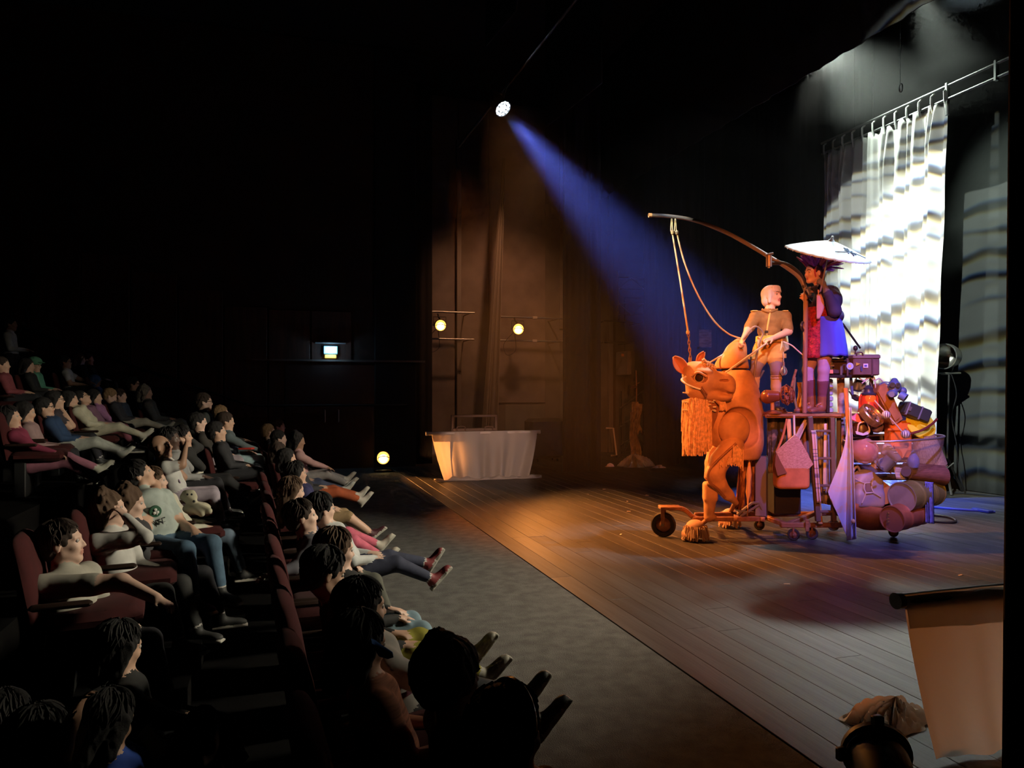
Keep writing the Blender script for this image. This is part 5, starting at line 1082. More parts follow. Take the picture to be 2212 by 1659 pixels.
# canvas hull under the load
hl = thing('canvas_hull', 'rust-brown canvas sling slung under the load', 'canvas', C(1910, 1145, 0.0))
CAN = mat('rust_canvas', (0.32, 0.10, 0.04), 0.85, var=0.3, vscale=6)
def hull(a, b):
    u = lerp(1838, 1998, a); th = math.pi * b; sag = 1130 + 17 * math.sin(math.pi * min(1, a * 1.15)) + 3 * math.sin(11 * a) - (6 if a > 0.9 else 0)
    return C(u, lerp(1086 + 28 * a, sag, math.sin(th) ** 0.7), lerp(-0.24, 0.38, b))
MB().sheet(hull, 36, 18).build('sling', CAN, hl, solid=0.012)
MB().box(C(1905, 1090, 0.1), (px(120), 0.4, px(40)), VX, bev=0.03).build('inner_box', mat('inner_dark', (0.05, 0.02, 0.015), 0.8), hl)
MB().prism([C(u, v, -0.16) for u, v in ((1903, 1036), (1925, 1052), (1927, 1085), (1912, 1090))], FW * 0.05).build('side_panel', mat('panel_rust', (0.42, 0.18, 0.07), 0.6), hl)
MB().box(C(1920, 1030, 0.0), (px(150), 0.4, 0.03), VX, bev=0.01).build('tray', DARKI, hl)
# barrels
def barrel(c, axis, r, L_, body, end, label, stub):
    o = thing('tin_drum', label, 'drum', c); axis = axis.normalized(); p = []
    for t in (0.0, 0.30, 0.33, 0.36, 0.70, 0.73, 0.76, 1.0):
        if t in (0.33, 0.73): p.append((r * 1.035, L_ * t))
        else: p.append((r, L_ * t))
    MB().lathe([(r * 1.03, -0.012), (r * 1.04, 0)] + p + [(r * 1.04, L_), (r * 1.03, L_ + 0.012), (0.001, L_ + 0.012)], c, axis, 32).build('body', body, o)
    for t in (0.28, 0.31, 0.34, 0.70, 0.73, 0.76): MB().lathe([(r, -0.008), (r * 1.025, 0), (r, 0.008)], c + axis * L_ * t, axis, 32).build('rib', body, o)
    MB().lathe([(0.001, 0.004), (r * 0.96, 0.004), (r * 0.97, -0.012), (r * 1.03, -0.012)], c, axis, 32).build('end', end, o)
    if stub: 
        for k in range(4): MB().cyl(c - axis * 0.004 + UP * r * (0.45 - 0.22 * k) - RT * r * 0.3, c - axis * 0.02 + UP * r * (0.45 - 0.22 * k) - RT * r * 0.3, 0.012).build('bolt', BRASS, o)
    return o
AXD = RT * 0.86 + FW * 0.5 + UP * 0.06
barrel(C(1949, 1074, -0.30), AXD, px(31), px(104), mat('olive_tin', (0.34, 0.29, 0.10), 0.35, 0.5, var=0.2), mat('tin_end', (0.36, 0.30, 0.36), 0.45, 0.4, var=0.15), 'olive tin drum strapped at the back of the wagon', False)
barrel(C(1928, 1121, -0.34), AXD + UP * 0.02, px(27), px(94), mat('rust_tin', (0.40, 0.13, 0.07), 0.4, 0.4, var=0.25), mat('rust_end', (0.36, 0.14, 0.10), 0.45, 0.4), 'rust-red tin drum under the olive drum', True)
cloth('fringed_scarf', 'frayed blue scarf tied round the two tin drums', 'scarf', ((1998, 1040), (2016, 1042), (2018, 1132), (2000, 1130)), mat('blue_scarf', (0.16, 0.18, 0.55), 0.95, var=0.3, vscale=20, bump=0.5, bscale=60), -0.30, 13, 0.02, 10, 24)
# flag on its pole
fg = thing('flag', 'pale lilac printed flag hanging from a pole down to the boards', 'flag', Vector((C(1830, 1170).x, C(1830, 1170).y, 0)))
MB().cyl(C(1828, 845, -0.28), G(1834, 1166) + UP * 0.02, px(2.4), px(3), 8).build('pole', mat('flag_pole', (0.12, 0.07, 0.06), 0.5), fg)
MB().cyl(C(1827, 838, -0.28), C(1833, 935, -0.29), px(4), px(4), 8).build('pole_sleeve', mat('sleeve_orange', (0.62, 0.22, 0.06), 0.6), fg)
LIL = mat('lilac_print', (0.55, 0.55, 0.76), 0.85, color2=(0.62, 0.50, 0.52), vscale=9, ramp=(0.50, 0.60), transl=0.1)
def wing(a, b):
    vt, vb = 895 + 60 * (1 - a), lerp(1075, 1166, a ** 0.8); v = lerp(vt, vb, b)
    ul = lerp(1826, 1787, min(1, b * 1.1) ** 1.2) if b < 0.9 else lerp(1787, 1800, (b - 0.9) * 10); u = lerp(ul, 1832, a)
    return C(u, v, -0.30 + 0.03 * math.sin(7 * a + 2 * b) * b)
MB().sheet(wing, 20, 26).build('cloth_wing', LIL, fg, solid=0.004)
MB().sheet(lambda a, b: C(lerp(1833, 1839, a) + lerp(0, 11, a) * b - (4 * b if a < 0.2 else 0), lerp(880, 1168 - 4 * a, b), -0.33 + 0.035 * math.sin(9 * a + 1.5) * (0.4 + b)), 14, 30).build('cloth_fall', LIL, fg, solid=0.004)
MB().ell(C(1843, 1126, -0.38), (px(4), 0.03, px(5)), VX, 10, 6).build('knot', mat('knot_orange', (0.7, 0.4, 0.2), 0.8), fg)
# reins, handle bars, microphone rod
o = MB().cyl(C(1656, 741, -0.05), C(1566, 806, -0.16), px(2.0), seg=8).build('rein_stick', mat('white_stick', (0.7, 0.66, 0.68), 0.5)); tag(o, 'white stick from the performer hands down to the camel muzzle', 'stick')
o = MB().cyl(C(1608, 738, 0.34), C(1532, 784, 0.10), px(2.0), seg=8).build('rein_stick', mat('white_stick', ())); tag(o, 'white stick running behind the hump to the camel head', 'stick')
hb_ = thing('steering_handle', 'bent grey steering handle in front of the white-haired performer', 'handle', C(1640, 770, 0.0))
MB().tube(spline([C(1605, 733, 0.0), C(1618, 716, -0.02), C(1628, 706, -0.04), C(1638, 707, -0.04), C(1648, 720, -0.02), C(1640, 742, 0.0), C(1632, 790, 0.05), C(1626, 850, 0.1), C(1625, 890, 0.1)], 5), px(1.9), 8).build('bar', mat('handle_grey', (0.45, 0.36, 0.36), 0.4, 0.4), hb_)
MB().box(C(1655, 717, -0.02), (px(8), 0.03, px(6)), VX, bev=0.006).build('grip', DARKI, hb_)
o = MB().tube(spline([C(1692, 738, 0.15), C(1710, 746, 0.12), C(1724, 758, 0.1), C(1738, 770, 0.08)], 5), px(1.5), 6).build('hose', mat('white_hose', (0.7, 0.62, 0.62), 0.5)); tag(o, 'white hose between the two performers', 'hose')
mc = thing('microphone_rod', 'black rod with a small clamp standing on the suitcase', 'rod', C(1849, 768, 0.1))
MB().cyl(C(1820, 699, 0.0), C(1858, 752, 0.1), px(2.2)).build('rod', BLACKM, mc)
MB().ell(C(1848, 752, 0.1), (px(5), px(5), px(6)), VX, 12, 8).build('clamp', DARKI, mc)
MB().cyl(C(1848, 755, 0.1), C(1847, 768, 0.1), px(1.6)).build('stem', DARKI, mc)

# dark crate behind the net added to hide the bright curtain
cx_ = thing('dark_backing', 'dark slatted crate behind the hoop net added to hide the bright curtain', 'backing', C(1905, 1040, 0.45))
for i in range(6): MB().box(C(1915, 902 + i * 22, 0.42), (px(168), 0.03, px(19)), VX, bev=0.006).build('slat', mat('backing_dark', (0.10, 0.06, 0.05), 0.8, var=0.3, vscale=5, stretch=(1, 1, 6)), cx_)
for u in (1838, 1992): MB().box(C(u, 965, 0.46), (px(10), 0.05, px(140)), VX, bev=0.006).build('batten', DARKI, cx_)
for i in range(3): MB().box(C(1915, 1030, 0.20 + 0.1 * i), (px(160), 0.09, 0.02), VX, bev=0.004).build('slat', mat('backing_dark', ()), cx_)
# ================================================================== people
def V3(p): return Vector(p)
def add_head(B, c, f, u, s=1.0, skin=0, lip=1, nose=1.0, neck=None):
    f = V3(f).normalized(); u = (V3(u) - f * V3(u).dot(f)).normalized(); l = u.cross(f); ax = (f, l, u); c = V3(c)
    def q(a, b, d): return c + (f * a + l * b + u * d) * s
    k = 0.02 * s
    B.ell(q(-0.012, 0, 0.024), (0.096 * s, 0.075 * s, 0.090 * s), ax, skin, k)
    B.ell(q(0.026, 0, -0.038), (0.064 * s, 0.057 * s, 0.080 * s), ax, skin, k)
    for e in (-1, 1): B.cap(q(0.0, e * 0.042, -0.058), q(0.062, e * 0.010, -0.098), 0.026 * s, 0.018 * s, skin, k)
    B.ell(q(0.066, 0, -0.100), (0.021 * s, 0.022 * s, 0.018 * s), ax, skin, k)
    for e in (-1, 1):
        B.cap(q(0.082, e * 0.014, 0.022), q(0.066, e * 0.048, 0.022), 0.012 * s, 0.010 * s, skin, 0.012 * s)
        B.ell(q(0.062, e * 0.036, -0.030), (0.022 * s, 0.020 * s, 0.018 * s), ax, skin, k)
        B.ell(q(0.092, e * 0.031, 0.004), (0.016 * s, 0.017 * s, 0.010 * s), ax, skin, 0.008 * s, -1)
    B.cap(q(0.086, 0, 0.008), q(0.104 * nose, 0, -0.030), 0.008 * s, 0.011 * s, skin, 0.012 * s)
    for e in (-1, 1): B.ell(q(0.092, e * 0.010, -0.034), 0.009 * s, ax, skin, 0.008 * s)
    B.ell(q(0.085, 0, -0.058), (0.012 * s, 0.023 * s, 0.0065 * s), ax, lip, 0.006 * s); B.ell(q(0.083, 0, -0.071), (0.012 * s, 0.020 * s, 0.0075 * s), ax, lip, 0.006 * s)
    for e in (-1, 1):
        B.ell(q(-0.012, e * 0.079, -0.012), (0.020 * s, 0.009 * s, 0.031 * s), ax, skin, 0.010 * s)
        B.ell(q(-0.004, e * 0.087, -0.010), (0.010 * s, 0.006 * s, 0.017 * s), ax, skin, 0.005 * s, -1)
    if neck is not None: B.cap(q(-0.022, 0, -0.06), neck, 0.046 * s, 0.050 * s, skin, 0.02 * s)
    return q, ax
EYEW = mat('eye_white', (0.52, 0.48, 0.44), 0.3); IRIS = mat('eye_iris', (0.06, 0.035, 0.02), 0.2)
def add_eyes(o, q, ax, s, gaze=(0, 0)):
    for e in (-1, 1):
        m_ = MB(); m_.ell(q(0.0745, e * 0.031, 0.004), 0.0120 * s, ax, 12, 8); m_.mat(1)
        m_.ell(q(0.0815, e * 0.031 + gaze[0], 0.004 + gaze[1]), (0.0058 * s, 0.0068 * s, 0.0068 * s), ax, 10, 6)
        m_.build('eye', [EYEW, IRIS], o)
def add_hand(B, w, d, n, s=1.0, curl=0.5, m=0, thumb=1):
    w = V3(w); d = V3(d).normalized(); n = V3(n); n = (n - d * n.dot(d)).normalized(); t = d.cross(n)
    B.ell(w + d * 0.045 * s, (0.050 * s, 0.040 * s, 0.016 * s), (d, t, n), m, 0.012 * s)
    B.cap(w - d * 0.01 * s, w + d * 0.03 * s, 0.024 * s, 0.024 * s, m, 0.012 * s)
    for i, (ln, off) in enumerate(((0.92, -1.5), (1.05, -0.5), (1.0, 0.5), (0.78, 1.5))):
        p = w + d * (0.084 - 0.004 * abs(off)) * s + t * (off * 0.0195 * s * thumb); a = curl * 0.5
        for seg in range(3):
            L_ = (0.036, 0.026, 0.021)[seg] * ln * s; dirv = d * math.cos(a) + n * math.sin(a) + t * (off * 0.04 * thumb); e = p + dirv.normalized() * L_
            B.cap(p, e, (0.0098 - 0.0009 * seg) * s, (0.0092 - 0.0012 * seg) * s, m, 0.004 * s); p = e; a += curl * (0.9 + 0.1 * i)
    p = w + d * 0.022 * s - t * (0.034 * s * thumb); dirv = (d * 0.75 - t * 0.55 * thumb + n * 0.35).normalized(); e = p + dirv * 0.036 * s
    B.cap(p, e, 0.0115 * s, 0.010 * s, m, 0.008 * s); B.cap(e, e + (d * 0.85 + n * (0.25 + 0.4 * curl) - t * 0.1 * thumb).normalized() * 0.030 * s, 0.010 * s, 0.008 * s, m, 0.004 * s)
def add_foot(B, a, d, s=1.0, m=0, sole=None, up=(0, 0, 1)):
    a = V3(a); d = V3(d).normalized(); u = V3(up); u = (u - d * u.dot(d)).normalized(); l = u.cross(d)
    B.cap(a, a - u * 0.03 * s, 0.040 * s, 0.040 * s, m, 0.02 * s)
    B.ell(a - u * 0.045 * s + d * 0.005 * s, (0.060 * s, 0.036 * s, 0.034 * s), (d, l, u), m, 0.02 * s)
    B.cap(a - u * 0.045 * s + d * 0.03 * s, a - u * 0.057 * s + d * 0.14 * s, 0.036 * s, 0.027 * s, m, 0.02 * s)
    B.ell(a - u * 0.060 * s + d * 0.14 * s, (0.055 * s, 0.040 * s, 0.024 * s), (d, l, u), m, 0.015 * s)
    if sole is not None: B.bx(a - u * 0.084 * s + d * 0.065 * s, (0.135 * s, 0.040 * s, 0.011 * s), (d, l, u), sole, 0.004 * s, rnd=0.010 * s)

SKINW = mat('skin_pale', (0.78, 0.52, 0.42), 0.5); LIPR = mat('lip_red', (0.50, 0.16, 0.14), 0.4)
# ------------------------------------------------------------------ performer with white hair
p1 = thing('person', 'performer with white bob hair and brown jacket holding the reins behind the hump', 'person', Vector((C(1658, 890, 0.22).x, C(1658, 890, 0.22).y, ZP)))
D1 = 0.24
f1 = RT * 0.62 - FW * 0.75 + UP * 0.10
BROWNJ = mat('brown_jacket', (0.30, 0.17, 0.06), 0.85, var=0.15, vscale=20); TIGHT1 = mat('grey_tights', (0.30, 0.22, 0.27), 0.8); SOCK = mat('cream_sock', (0.75, 0.58, 0.36), 0.9); BOOT1 = mat('brown_boot', (0.16, 0.08, 0.05), 0.5); OCHRE = mat('ochre_shorts', (0.62, 0.36, 0.10), 0.85)
B = Body(0.0062, 0.025)
hq, hax = add_head(B, C(1668, 640, D1), f1, UP + RT * 0.05, 1.02, 0, 1, neck=C(1663, 668, D1))
B.cap(C(1663, 668, D1), C(1662, 676, D1), 0.05, 0.07, 2)
B.ell(C(1662, 694, D1), (0.155, 0.105, 0.10), VX, 2, 0.05).ell(C(1661, 716, D1), (0.13, 0.10, 0.10), VX, 2, 0.05).ell(C(1660, 748, D1), (0.155, 0.12, 0.10), VX, 3, 0.05)
for (a, b, c_, d_) in ((C(1632, 684, D1), C(1616, 712, D1 - 0.10), C(1606, 731, D1 - 0.18), -1), (C(1696, 684, D1), C(1703, 716, D1 - 0.08), C(1668, 731, D1 - 0.24), 1)):
    B.cap(C(1662, 684, D1), a, 0.07, 0.066, 2, 0.04).cap(a, lerp(a, b, 0.8), 0.066, 0.062, 2).cap(lerp(a, b, 0.7), b, 0.045, 0.042, 0, 0.01).cap(b, c_, 0.042, 0.028, 0)
add_hand(B, C(1606, 731, D1 - 0.18), C(1602, 739, D1 - 0.20) - C(1606, 731, D1 - 0.18), RT + FW * 0.5, 0.95, 1.25, 0)
add_hand(B, C(1668, 731, D1 - 0.24), C(1656, 734, D1 - 0.26) - C(1668, 731, D1 - 0.24), -UP + FW * 0.4, 0.95, 1.25, 0, -1)
for (h_, k_, a_) in ((C(1645, 758, D1), C(1631, 802, D1 - 0.08), C(1627, 866, D1)), (C(1674, 758, D1), C(1677, 802, D1 - 0.10), C(1675, 866, D1))):
    B.cap(h_, lerp(h_, k_, 0.42), 0.100, 0.092, 3, 0.03).cap(lerp(h_, k_, 0.4), k_, 0.080, 0.060, 4, 0.02).cap(k_, lerp(k_, a_, 0.25), 0.060, 0.056, 4, 0.02).chain([lerp(k_, a_, 0.22), lerp(k_, a_, 0.5), a_], [0.061, 0.056, 0.040], 5, 0.012)
    fa = Vector((a_.x, a_.y, ZP + 0.096)); B.cap(a_, fa, 0.04, 0.042, 6); add_foot(B, fa, -FW + RT * 0.2, 1.0, 6, 6)
B.mesh('body', [SKINW, LIPR, BROWNJ, OCHRE, TIGHT1, SOCK, BOOT1], p1)
add_eyes(p1, hq, hax, 1.02, (0.004 * -1, 0.002))
WHAIR = mat('white_hair', (0.80, 0.74, 0.78), 0.7, bump=0.5, bscale=60, stretch=(3, 3, 0.6))
H = Body(0.0062, 0.02)
H.ell(hq(-0.02, 0, 0.035), (0.112, 0.094, 0.098), hax, 0).ell(hq(-0.05, 0, -0.04), (0.075, 0.088, 0.085), hax, 0)
for e in (-1, 1): H.cap(hq(0.025, e * 0.080, 0.04), hq(0.012, e * 0.082, -0.075), 0.026, 0.018, 0)
for i in range(9): t = (i - 4) / 4; H.cap(hq(0.075 - 0.02 * t * t, t * 0.055, 0.090), hq(0.094 - 0.025 * t * t, t * 0.066, 0.040), 0.020, 0.009, 0, 0.006)
H.ell(hq(0.088, 0, -0.052), (0.072, 0.066, 0.085), hax, 0, 0.01, -1)
H.mesh('hair', WHAIR, p1)
for e in (-1, 1): MB().tube([hq(0.094, e * 0.016, 0.026), hq(0.090, e * 0.032, 0.032), hq(0.076, e * 0.046, 0.026)], 0.0035, 5).build('eyebrow', mat('brow_dark', (0.12, 0.07, 0.06), 0.8), p1)
TRIM = mat('yellow_trim', (0.80, 0.55, 0.18), 0.7)
MB().tube(spline([C(1664, 671, D1 - 0.075), C(1661, 690, D1 - 0.12), C(1657, 712, D1 - 0.125), C(1656, 728, D1 - 0.12)], 5), 0.010, 6).build('front_trim', TRIM, p1)
MB().tube(spline([C(1646, 668, D1 - 0.04), C(1656, 673, D1 - 0.085), C(1668, 673, D1 - 0.085), C(1679, 668, D1 - 0.03)], 5), 0.012, 6).build('collar', BROWNJ, p1)
MB().lathe([(0.132, -0.04), (0.150, -0.03), (0.146, 0.035), (0.128, 0.04)], C(1661, 733, D1), UP, 26).build('belt', mat('yellow_belt', (0.85, 0.60, 0.10), 0.6), p1)
for sg in (-1, 1): MB().box(C(1662 + sg * 33, 672, D1 - 0.02), (0.06, 0.08, 0.014), VX, bev=0.004).build('epaulette', TRIM, p1)
MB().sheet(lambda a, b: C(lerp(1688, 1700, a) + 5 * b - 12 * b * b * (1 - a), lerp(722, 768 - 14 * a, b), D1 - 0.10 + 0.16 * a), 8, 12).build('peplum', mat('cream_felt', (0.82, 0.72, 0.45), 0.85), p1, solid=0.01)
MB().sheet(lambda a, b: C(lerp(1636, 1645, a), lerp(728, 748, b), D1 - 0.12), 4, 6).build('peplum', mat('cream_felt', ()), p1, solid=0.01)
for (u, v, w_) in ((1634, 772, 20), (1677, 770, 22)): MB().lathe([(px(w_) * 0.93, -0.02), (px(w_) * 0.96, -0.02), (px(w_) * 0.96, 0.03), (px(w_) * 0.9, 0.03)], C(u, v, D1 - 0.03), UP, 20).build('shorts_cuff', mat('cuff_gold', (0.75, 0.48, 0.14), 0.8), p1)
MB().tube(spline([C(1622, 770, D1 - 0.1), C(1622, 790, D1 - 0.1), C(1619, 815, D1 - 0.08), C(1616, 850, D1 - 0.04)], 4), 0.008, 5).build('garter', DARKI, p1)
for i in range(3): MB().lathe([(0.062, -0.006), (0.066, 0), (0.062, 0.006)], C(1677, 806 + 6 * i, D1 - 0.095 + 0.006 * i), UP, 18).build('sock_band', mat('sock_band', (0.55, 0.4, 0.25), 0.9), p1)

# ------------------------------------------------------------------ performer with purple dreadlocks
D2 = 0.10
p2 = thing('person', 'performer with purple dreadlocks and blue skirt standing under the white parasol', 'person', Vector((C(1775, 890, D2).x, C(1775, 890, D2).y, ZP)))
f2 = -RT * 0.94 - FW * 0.30 - UP * 0.04
SKIN2 = mat('skin_warm', (0.72, 0.42, 0.30), 0.5); NAVYJ = mat('navy_jacket', (0.035, 0.03, 0.10), 0.8); REDD = mat('red_velvet', (0.30, 0.015, 0.03), 0.85, var=0.5, vscale=34, bump=0.6, bscale=50); TIGHT2 = mat('lilac_tights', (0.42, 0.28, 0.46), 0.75); SOCK2 = mat('wine_sock', (0.16, 0.06, 0.10), 0.9); BOOT2 = mat('brown_leather_boot', (0.24, 0.10, 0.06), 0.45); GLOVE = mat('grey_glove', (0.16, 0.14, 0.17), 0.7)
B = Body(0.0062, 0.025)
hq2, hax2 = add_head(B, C(1757, 589, D2), f2, UP + RT * 0.10, 1.0, 0, 1, 1.04, neck=C(1773, 620, D2))
B.cap(C(1773, 618, D2), C(1776, 630, D2), 0.055, 0.08, 2)
B.ell(C(1782, 652, D2), (0.12, 0.15, 0.13), VX, 2, 0.05).ell(C(1780, 692, D2), (0.10, 0.125, 0.12), VX, 3, 0.05).ell(C(1779, 735, D2), (0.125, 0.145, 0.11), VX, 3, 0.05)
sh1, el1, wr1 = C(1796, 640, D2 - 0.16), C(1803, 672, D2 - 0.24), C(1782, 620, D2 - 0.30)
B.cap(C(1782, 640, D2), sh1, 0.075, 0.072, 2, 0.04).cap(sh1, el1, 0.070, 0.056, 2).cap(el1, lerp(el1, wr1, 0.75), 0.054, 0.042, 2).cap(lerp(el1, wr1, 0.7), wr1, 0.034, 0.028, 7)
add_hand(B, wr1, C(1774, 609, D2 - 0.32) - wr1, -RT * 0.4 + FW * 0.9, 0.95, 1.35, 7)
sh2, el2, wr2 = C(1772, 640, D2 + 0.16), C(1757, 668, D2 + 0.2), C(1743, 650, D2 + 0.02)
B.cap(C(1780, 640, D2), sh2, 0.075, 0.07, 2, 0.04).cap(sh2, el2, 0.064, 0.052, 2).cap(el2, wr2, 0.05, 0.032, 2)
add_hand(B, wr2, C(1737, 642, D2 - 0.03) - wr2, FW * 0.6 + UP * 0.3 - RT * 0.2, 0.95, 1.3, 0)
for (h_, k_, a_, fd) in ((C(1768, 745, D2 + 0.08), C(1745, 798, D2 + 0.06), C(1753, 866, D2 + 0.08), -RT - FW * 0.15), (C(1783, 745, D2 - 0.08), C(1779, 800, D2 - 0.10), C(1776, 866, D2 - 0.06), -RT * 0.9 - FW * 0.5)):
    B.cap(h_, k_, 0.095, 0.062, 4, 0.03).cap(k_, lerp(k_, a_, 0.38), 0.062, 0.060, 4, 0.02).chain([lerp(k_, a_, 0.4), lerp(k_, a_, 0.7), a_], [0.063, 0.052, 0.046], 5, 0.010)
    fa = Vector((a_.x, a_.y, ZP + 0.098)); B.cap(lerp(k_, a_, 0.9), fa, 0.052, 0.050, 6, 0.01); add_foot(B, fa, fd, 1.08, 6, 8)
    for i in range(3): q = fa + V3(fd).normalized() * (0.045 + 0.022 * i) + UP * (0.012 - 0.012 * i); B.cap(q - FW * 0.03, q + FW * 0.03, 0.007, 0.007, 9, 0.002)
B.mesh('body', [SKIN2, LIPR, NAVYJ, REDD, TIGHT2, SOCK2, BOOT2, GLOVE, mat('boot_sole', (0.05, 0.03, 0.03), 0.7), mat('boot_lace', (0.7, 0.35, 0.25), 0.7)], p2)
add_eyes(p2, hq2, hax2, 1.0)
for e in (-1, 1): MB().tube([hq2(0.094, e * 0.014, 0.024), hq2(0.090, e * 0.032, 0.031), hq2(0.074, e * 0.048, 0.024)], 0.0045, 5).build('eyebrow', mat('brow_black', (0.03, 0.015, 0.02), 0.8), p2)
def ringp(v, u0, u1, dz, n=44):
    c_ = C((u0 + u1) / 2, v, D2); return [c_ + RT * (px(u1 - u0) / 2 * math.cos(t)) + FW * (dz * math.sin(t)) for t in [2 * math.pi * k / n for k in range(n)]]
def garment(nm, rows, m_, a0, a1, flut=0.0):
    rings = [ringp(*r) for r in rows]; n = len(rings[0])
    def f(a, b):
        x = b * (len(rings) - 1); i = min(int(x), len(rings) - 2); y = lerp(a0, a1, a) % 1.0 * n; j = int(y); t = y - j
        p = lerp(lerp(rings[i][j % n], rings[i][(j + 1) % n], t), lerp(rings[i + 1][j % n], rings[i + 1][(j + 1) % n], t), x - i); c_ = sum(rings[i], Vector()) / n
        return p + (p - c_).normalized() * (flut * b * math.sin(a * 40))
    return MB().sheet(f, 48, 16).build(nm, m_, p2, solid=0.008)
garment('skirt', ((686, 1757, 1812, 0.20), (715, 1757, 1818, 0.23), (745, 1757, 1822, 0.25), (771, 1756, 1824, 0.27)), mat('blue_skirt', (0.05, 0.05, 0.62), 0.75), 0.57, 1.30, 0.012)
garment('dress', ((664, 1746, 1790, 0.12), (700, 1742, 1790, 0.125), (735, 1738, 1792, 0.135), (774, 1734, 1796, 0.145)), REDD, 0.0, 1.0)
J = Body(0.008, 0.03)
J.ell(C(1795, 650, D2 - 0.02), (0.105, 0.185, 0.14), VX, 0).ell(C(1798, 684, D2 - 0.02), (0.110, 0.18, 0.10), VX, 0).cap(sh1, el1, 0.084, 0.068, 0).cap(el1, lerp(el1, wr1, 0.7), 0.066, 0.052, 0).ell(C(1790, 630, D2), (0.09, 0.16, 0.07), VX, 0)
J.bx(C(1790, 716, D2), (0.5, 0.5, px(13)), VX, op=-1, k=0.01).ell(C(1752, 660, D2), (0.10, 0.30, 0.22), VX, 0, 0.015, -1)
jk = J.mesh('jacket', NAVYJ, p2)
MB().sheet(lambda a, b: C(1764 + (4 + 12 * math.sin(3.0 * b)) * a, lerp(626, 689, b), D2 - 0.20 - 0.02 * math.sin(math.pi * b)), 4, 14).build('lapel', mat('pink_lining', (0.62, 0.36, 0.40), 0.8), jk, solid=0.008)
rh = random.Random(21)
def dread(i):
    t = i / 110; a = hq2; side = rh.uniform(-1, 1)
    fr = rh.uniform(-1, 1)                               # 1 front tuft, -1 back
    root = a(0.055 * fr - 0.015, side * 0.055, 0.088 - 0.035 * abs(side) - 0.03 * (fr < -0.4))
    d_ = (-RT * (0.75 * fr + 0.1 if fr > 0 else 0) + RT * (1.1 * abs(fr) if fr < 0 else 0) + UP * (0.85 - 0.75 * max(0, -fr) + rh.uniform(-.2, .2)) + FW * (0.5 * side + rh.uniform(-.2, .2)) * -1).normalized()
    L_ = rh.uniform(0.11, 0.20) if fr > -0.3 else rh.uniform(0.16, 0.28)
    return [root, root + d_ * L_ * 0.5 + UP * 0.012, root + d_ * L_ + UP * rh.uniform(-.02, .01)]
for nm, col, n in (('dreadlocks', (0.36, 0.06, 0.48), 75), ('dreadlocks', (0.48, 0.07, 0.10), 75)):
    m_ = MB()
    for i in range(n):
        pts = dread(i); m_.tube(spline(pts, 3), [0.011, 0.012, 0.012, 0.011, 0.010, 0.008, 0.004][:7], 6)
    o = m_.build(nm, mat('dread_%d' % int(col[2] * 100), col, 0.85), p2); o['kind'] = 'stuff'
H = Body(0.008, 0.02); H.ell(hq2(-0.022, 0, 0.034), (0.104, 0.083, 0.090), hax2, 0).ell(hq2(-0.06, 0, -0.02), (0.055, 0.06, 0.07), hax2, 0).ell(hq2(0.085, 0, -0.04), (0.075, 0.09, 0.105), hax2, 0, 0.01, -1)
H.mesh('hair_base', mat('hair_base', (0.08, 0.015, 0.03), 0.9), p2)
for e in (1,): MB().tube(spline([hq2(0.02, 0.078, 0.06), hq2(0.045, 0.078, 0.01), hq2(0.03, 0.078, -0.06)], 4), [0.010] * 8 + [0.004], 6).build('side_lock', mat('dread_9', (0.48, 0.07, 0.10)), p2)
MB().lathe([(0.003, -0.008), (0.018, 0), (0.003, 0.008)], C(1764, 612, D2 - 0.28), UP, 10).build('bead_bracelet', mat('red_bead', (0.9, 0.1, 0.05), 0.3), p2)

# parasol
pa = thing('parasol', 'white paper parasol with dark flower painting held by the dreadlocked performer', 'parasol', C(1776, 610, D2 - 0.3))
hand_ = C(1776, 611, D2 - 0.33); apex = C(1797, 519, D2 - 0.40)
axp = (UP * 0.92 - FW * 0.36 + RT * 0.13).normalized(); apex = C(1796, 520, D2 - 0.30); rim = px(87); NR = 24
PAP = mat('parasol_paper', (0.80, 0.84, 0.86), 0.7, transl=0.3)
ax_, ay_, az_ = frame(axp)
def pp(t, r): return apex + (ax_ * math.cos(t) + ay_ * math.sin(t)) * (rim * r) - az_ * (0.14 * (r ** 1.25))
MB().sheet(lambda a, b: pp(2 * math.pi * a, 0.03 + 0.97 * b) - az_ * (0.008 * b * abs(math.sin(NR * math.pi * a))), NR * 4, 10).build('canopy', PAP, pa, solid=0.002)
for k in range(NR): t = 2 * math.pi * k / NR; MB().tube([pp(t, 0.05) - az_ * .004, pp(t, 0.5) - az_ * .004, pp(t, 1.02) - az_ * .004], 0.004, 4).build('rib', mat('rib_wood', (0.6, 0.6, 0.62), 0.6), pa)
MB().lathe([(0.001, 0.055), (0.012, 0.05), (0.016, 0.02), (0.045, -0.012)], apex, axp, 14).build('finial', mat('finial_white', (0.7, 0.75, 0.85), 0.5), pa)
end_ = hand_ + (hand_ - apex).normalized() * 0.10
MB().cyl(apex, end_, 0.009, seg=8).build('stick', mat('parasol_stick', (0.22, 0.18, 0.2), 0.5), pa)
INK = mat('ink_blue', (0.10, 0.17, 0.30), 0.7)
tc0 = None
best = min([(k, (pp(k * 0.05, 0.55) - C(1820, 545, D2 - 0.4)).length) for k in range(126)], key=lambda x: x[1])[0] * 0.05
def ink(t0, r0, t1, r1, w_): MB().tube([pp(t0, r0) + az_ * 0.004, pp((t0 + t1) / 2, (r0 + r1) / 2) + az_ * 0.005, pp(t1, r1) + az_ * 0.004], w_, 4).build('flower_stroke', INK, pa)
for k in range(7): a = k * 0.9; ink(best + 0.02 * math.cos(a), 0.55 + 0.02 * math.sin(a), best + 0.24 * math.cos(a), 0.55 + 0.17 * math.sin(a), 0.006)
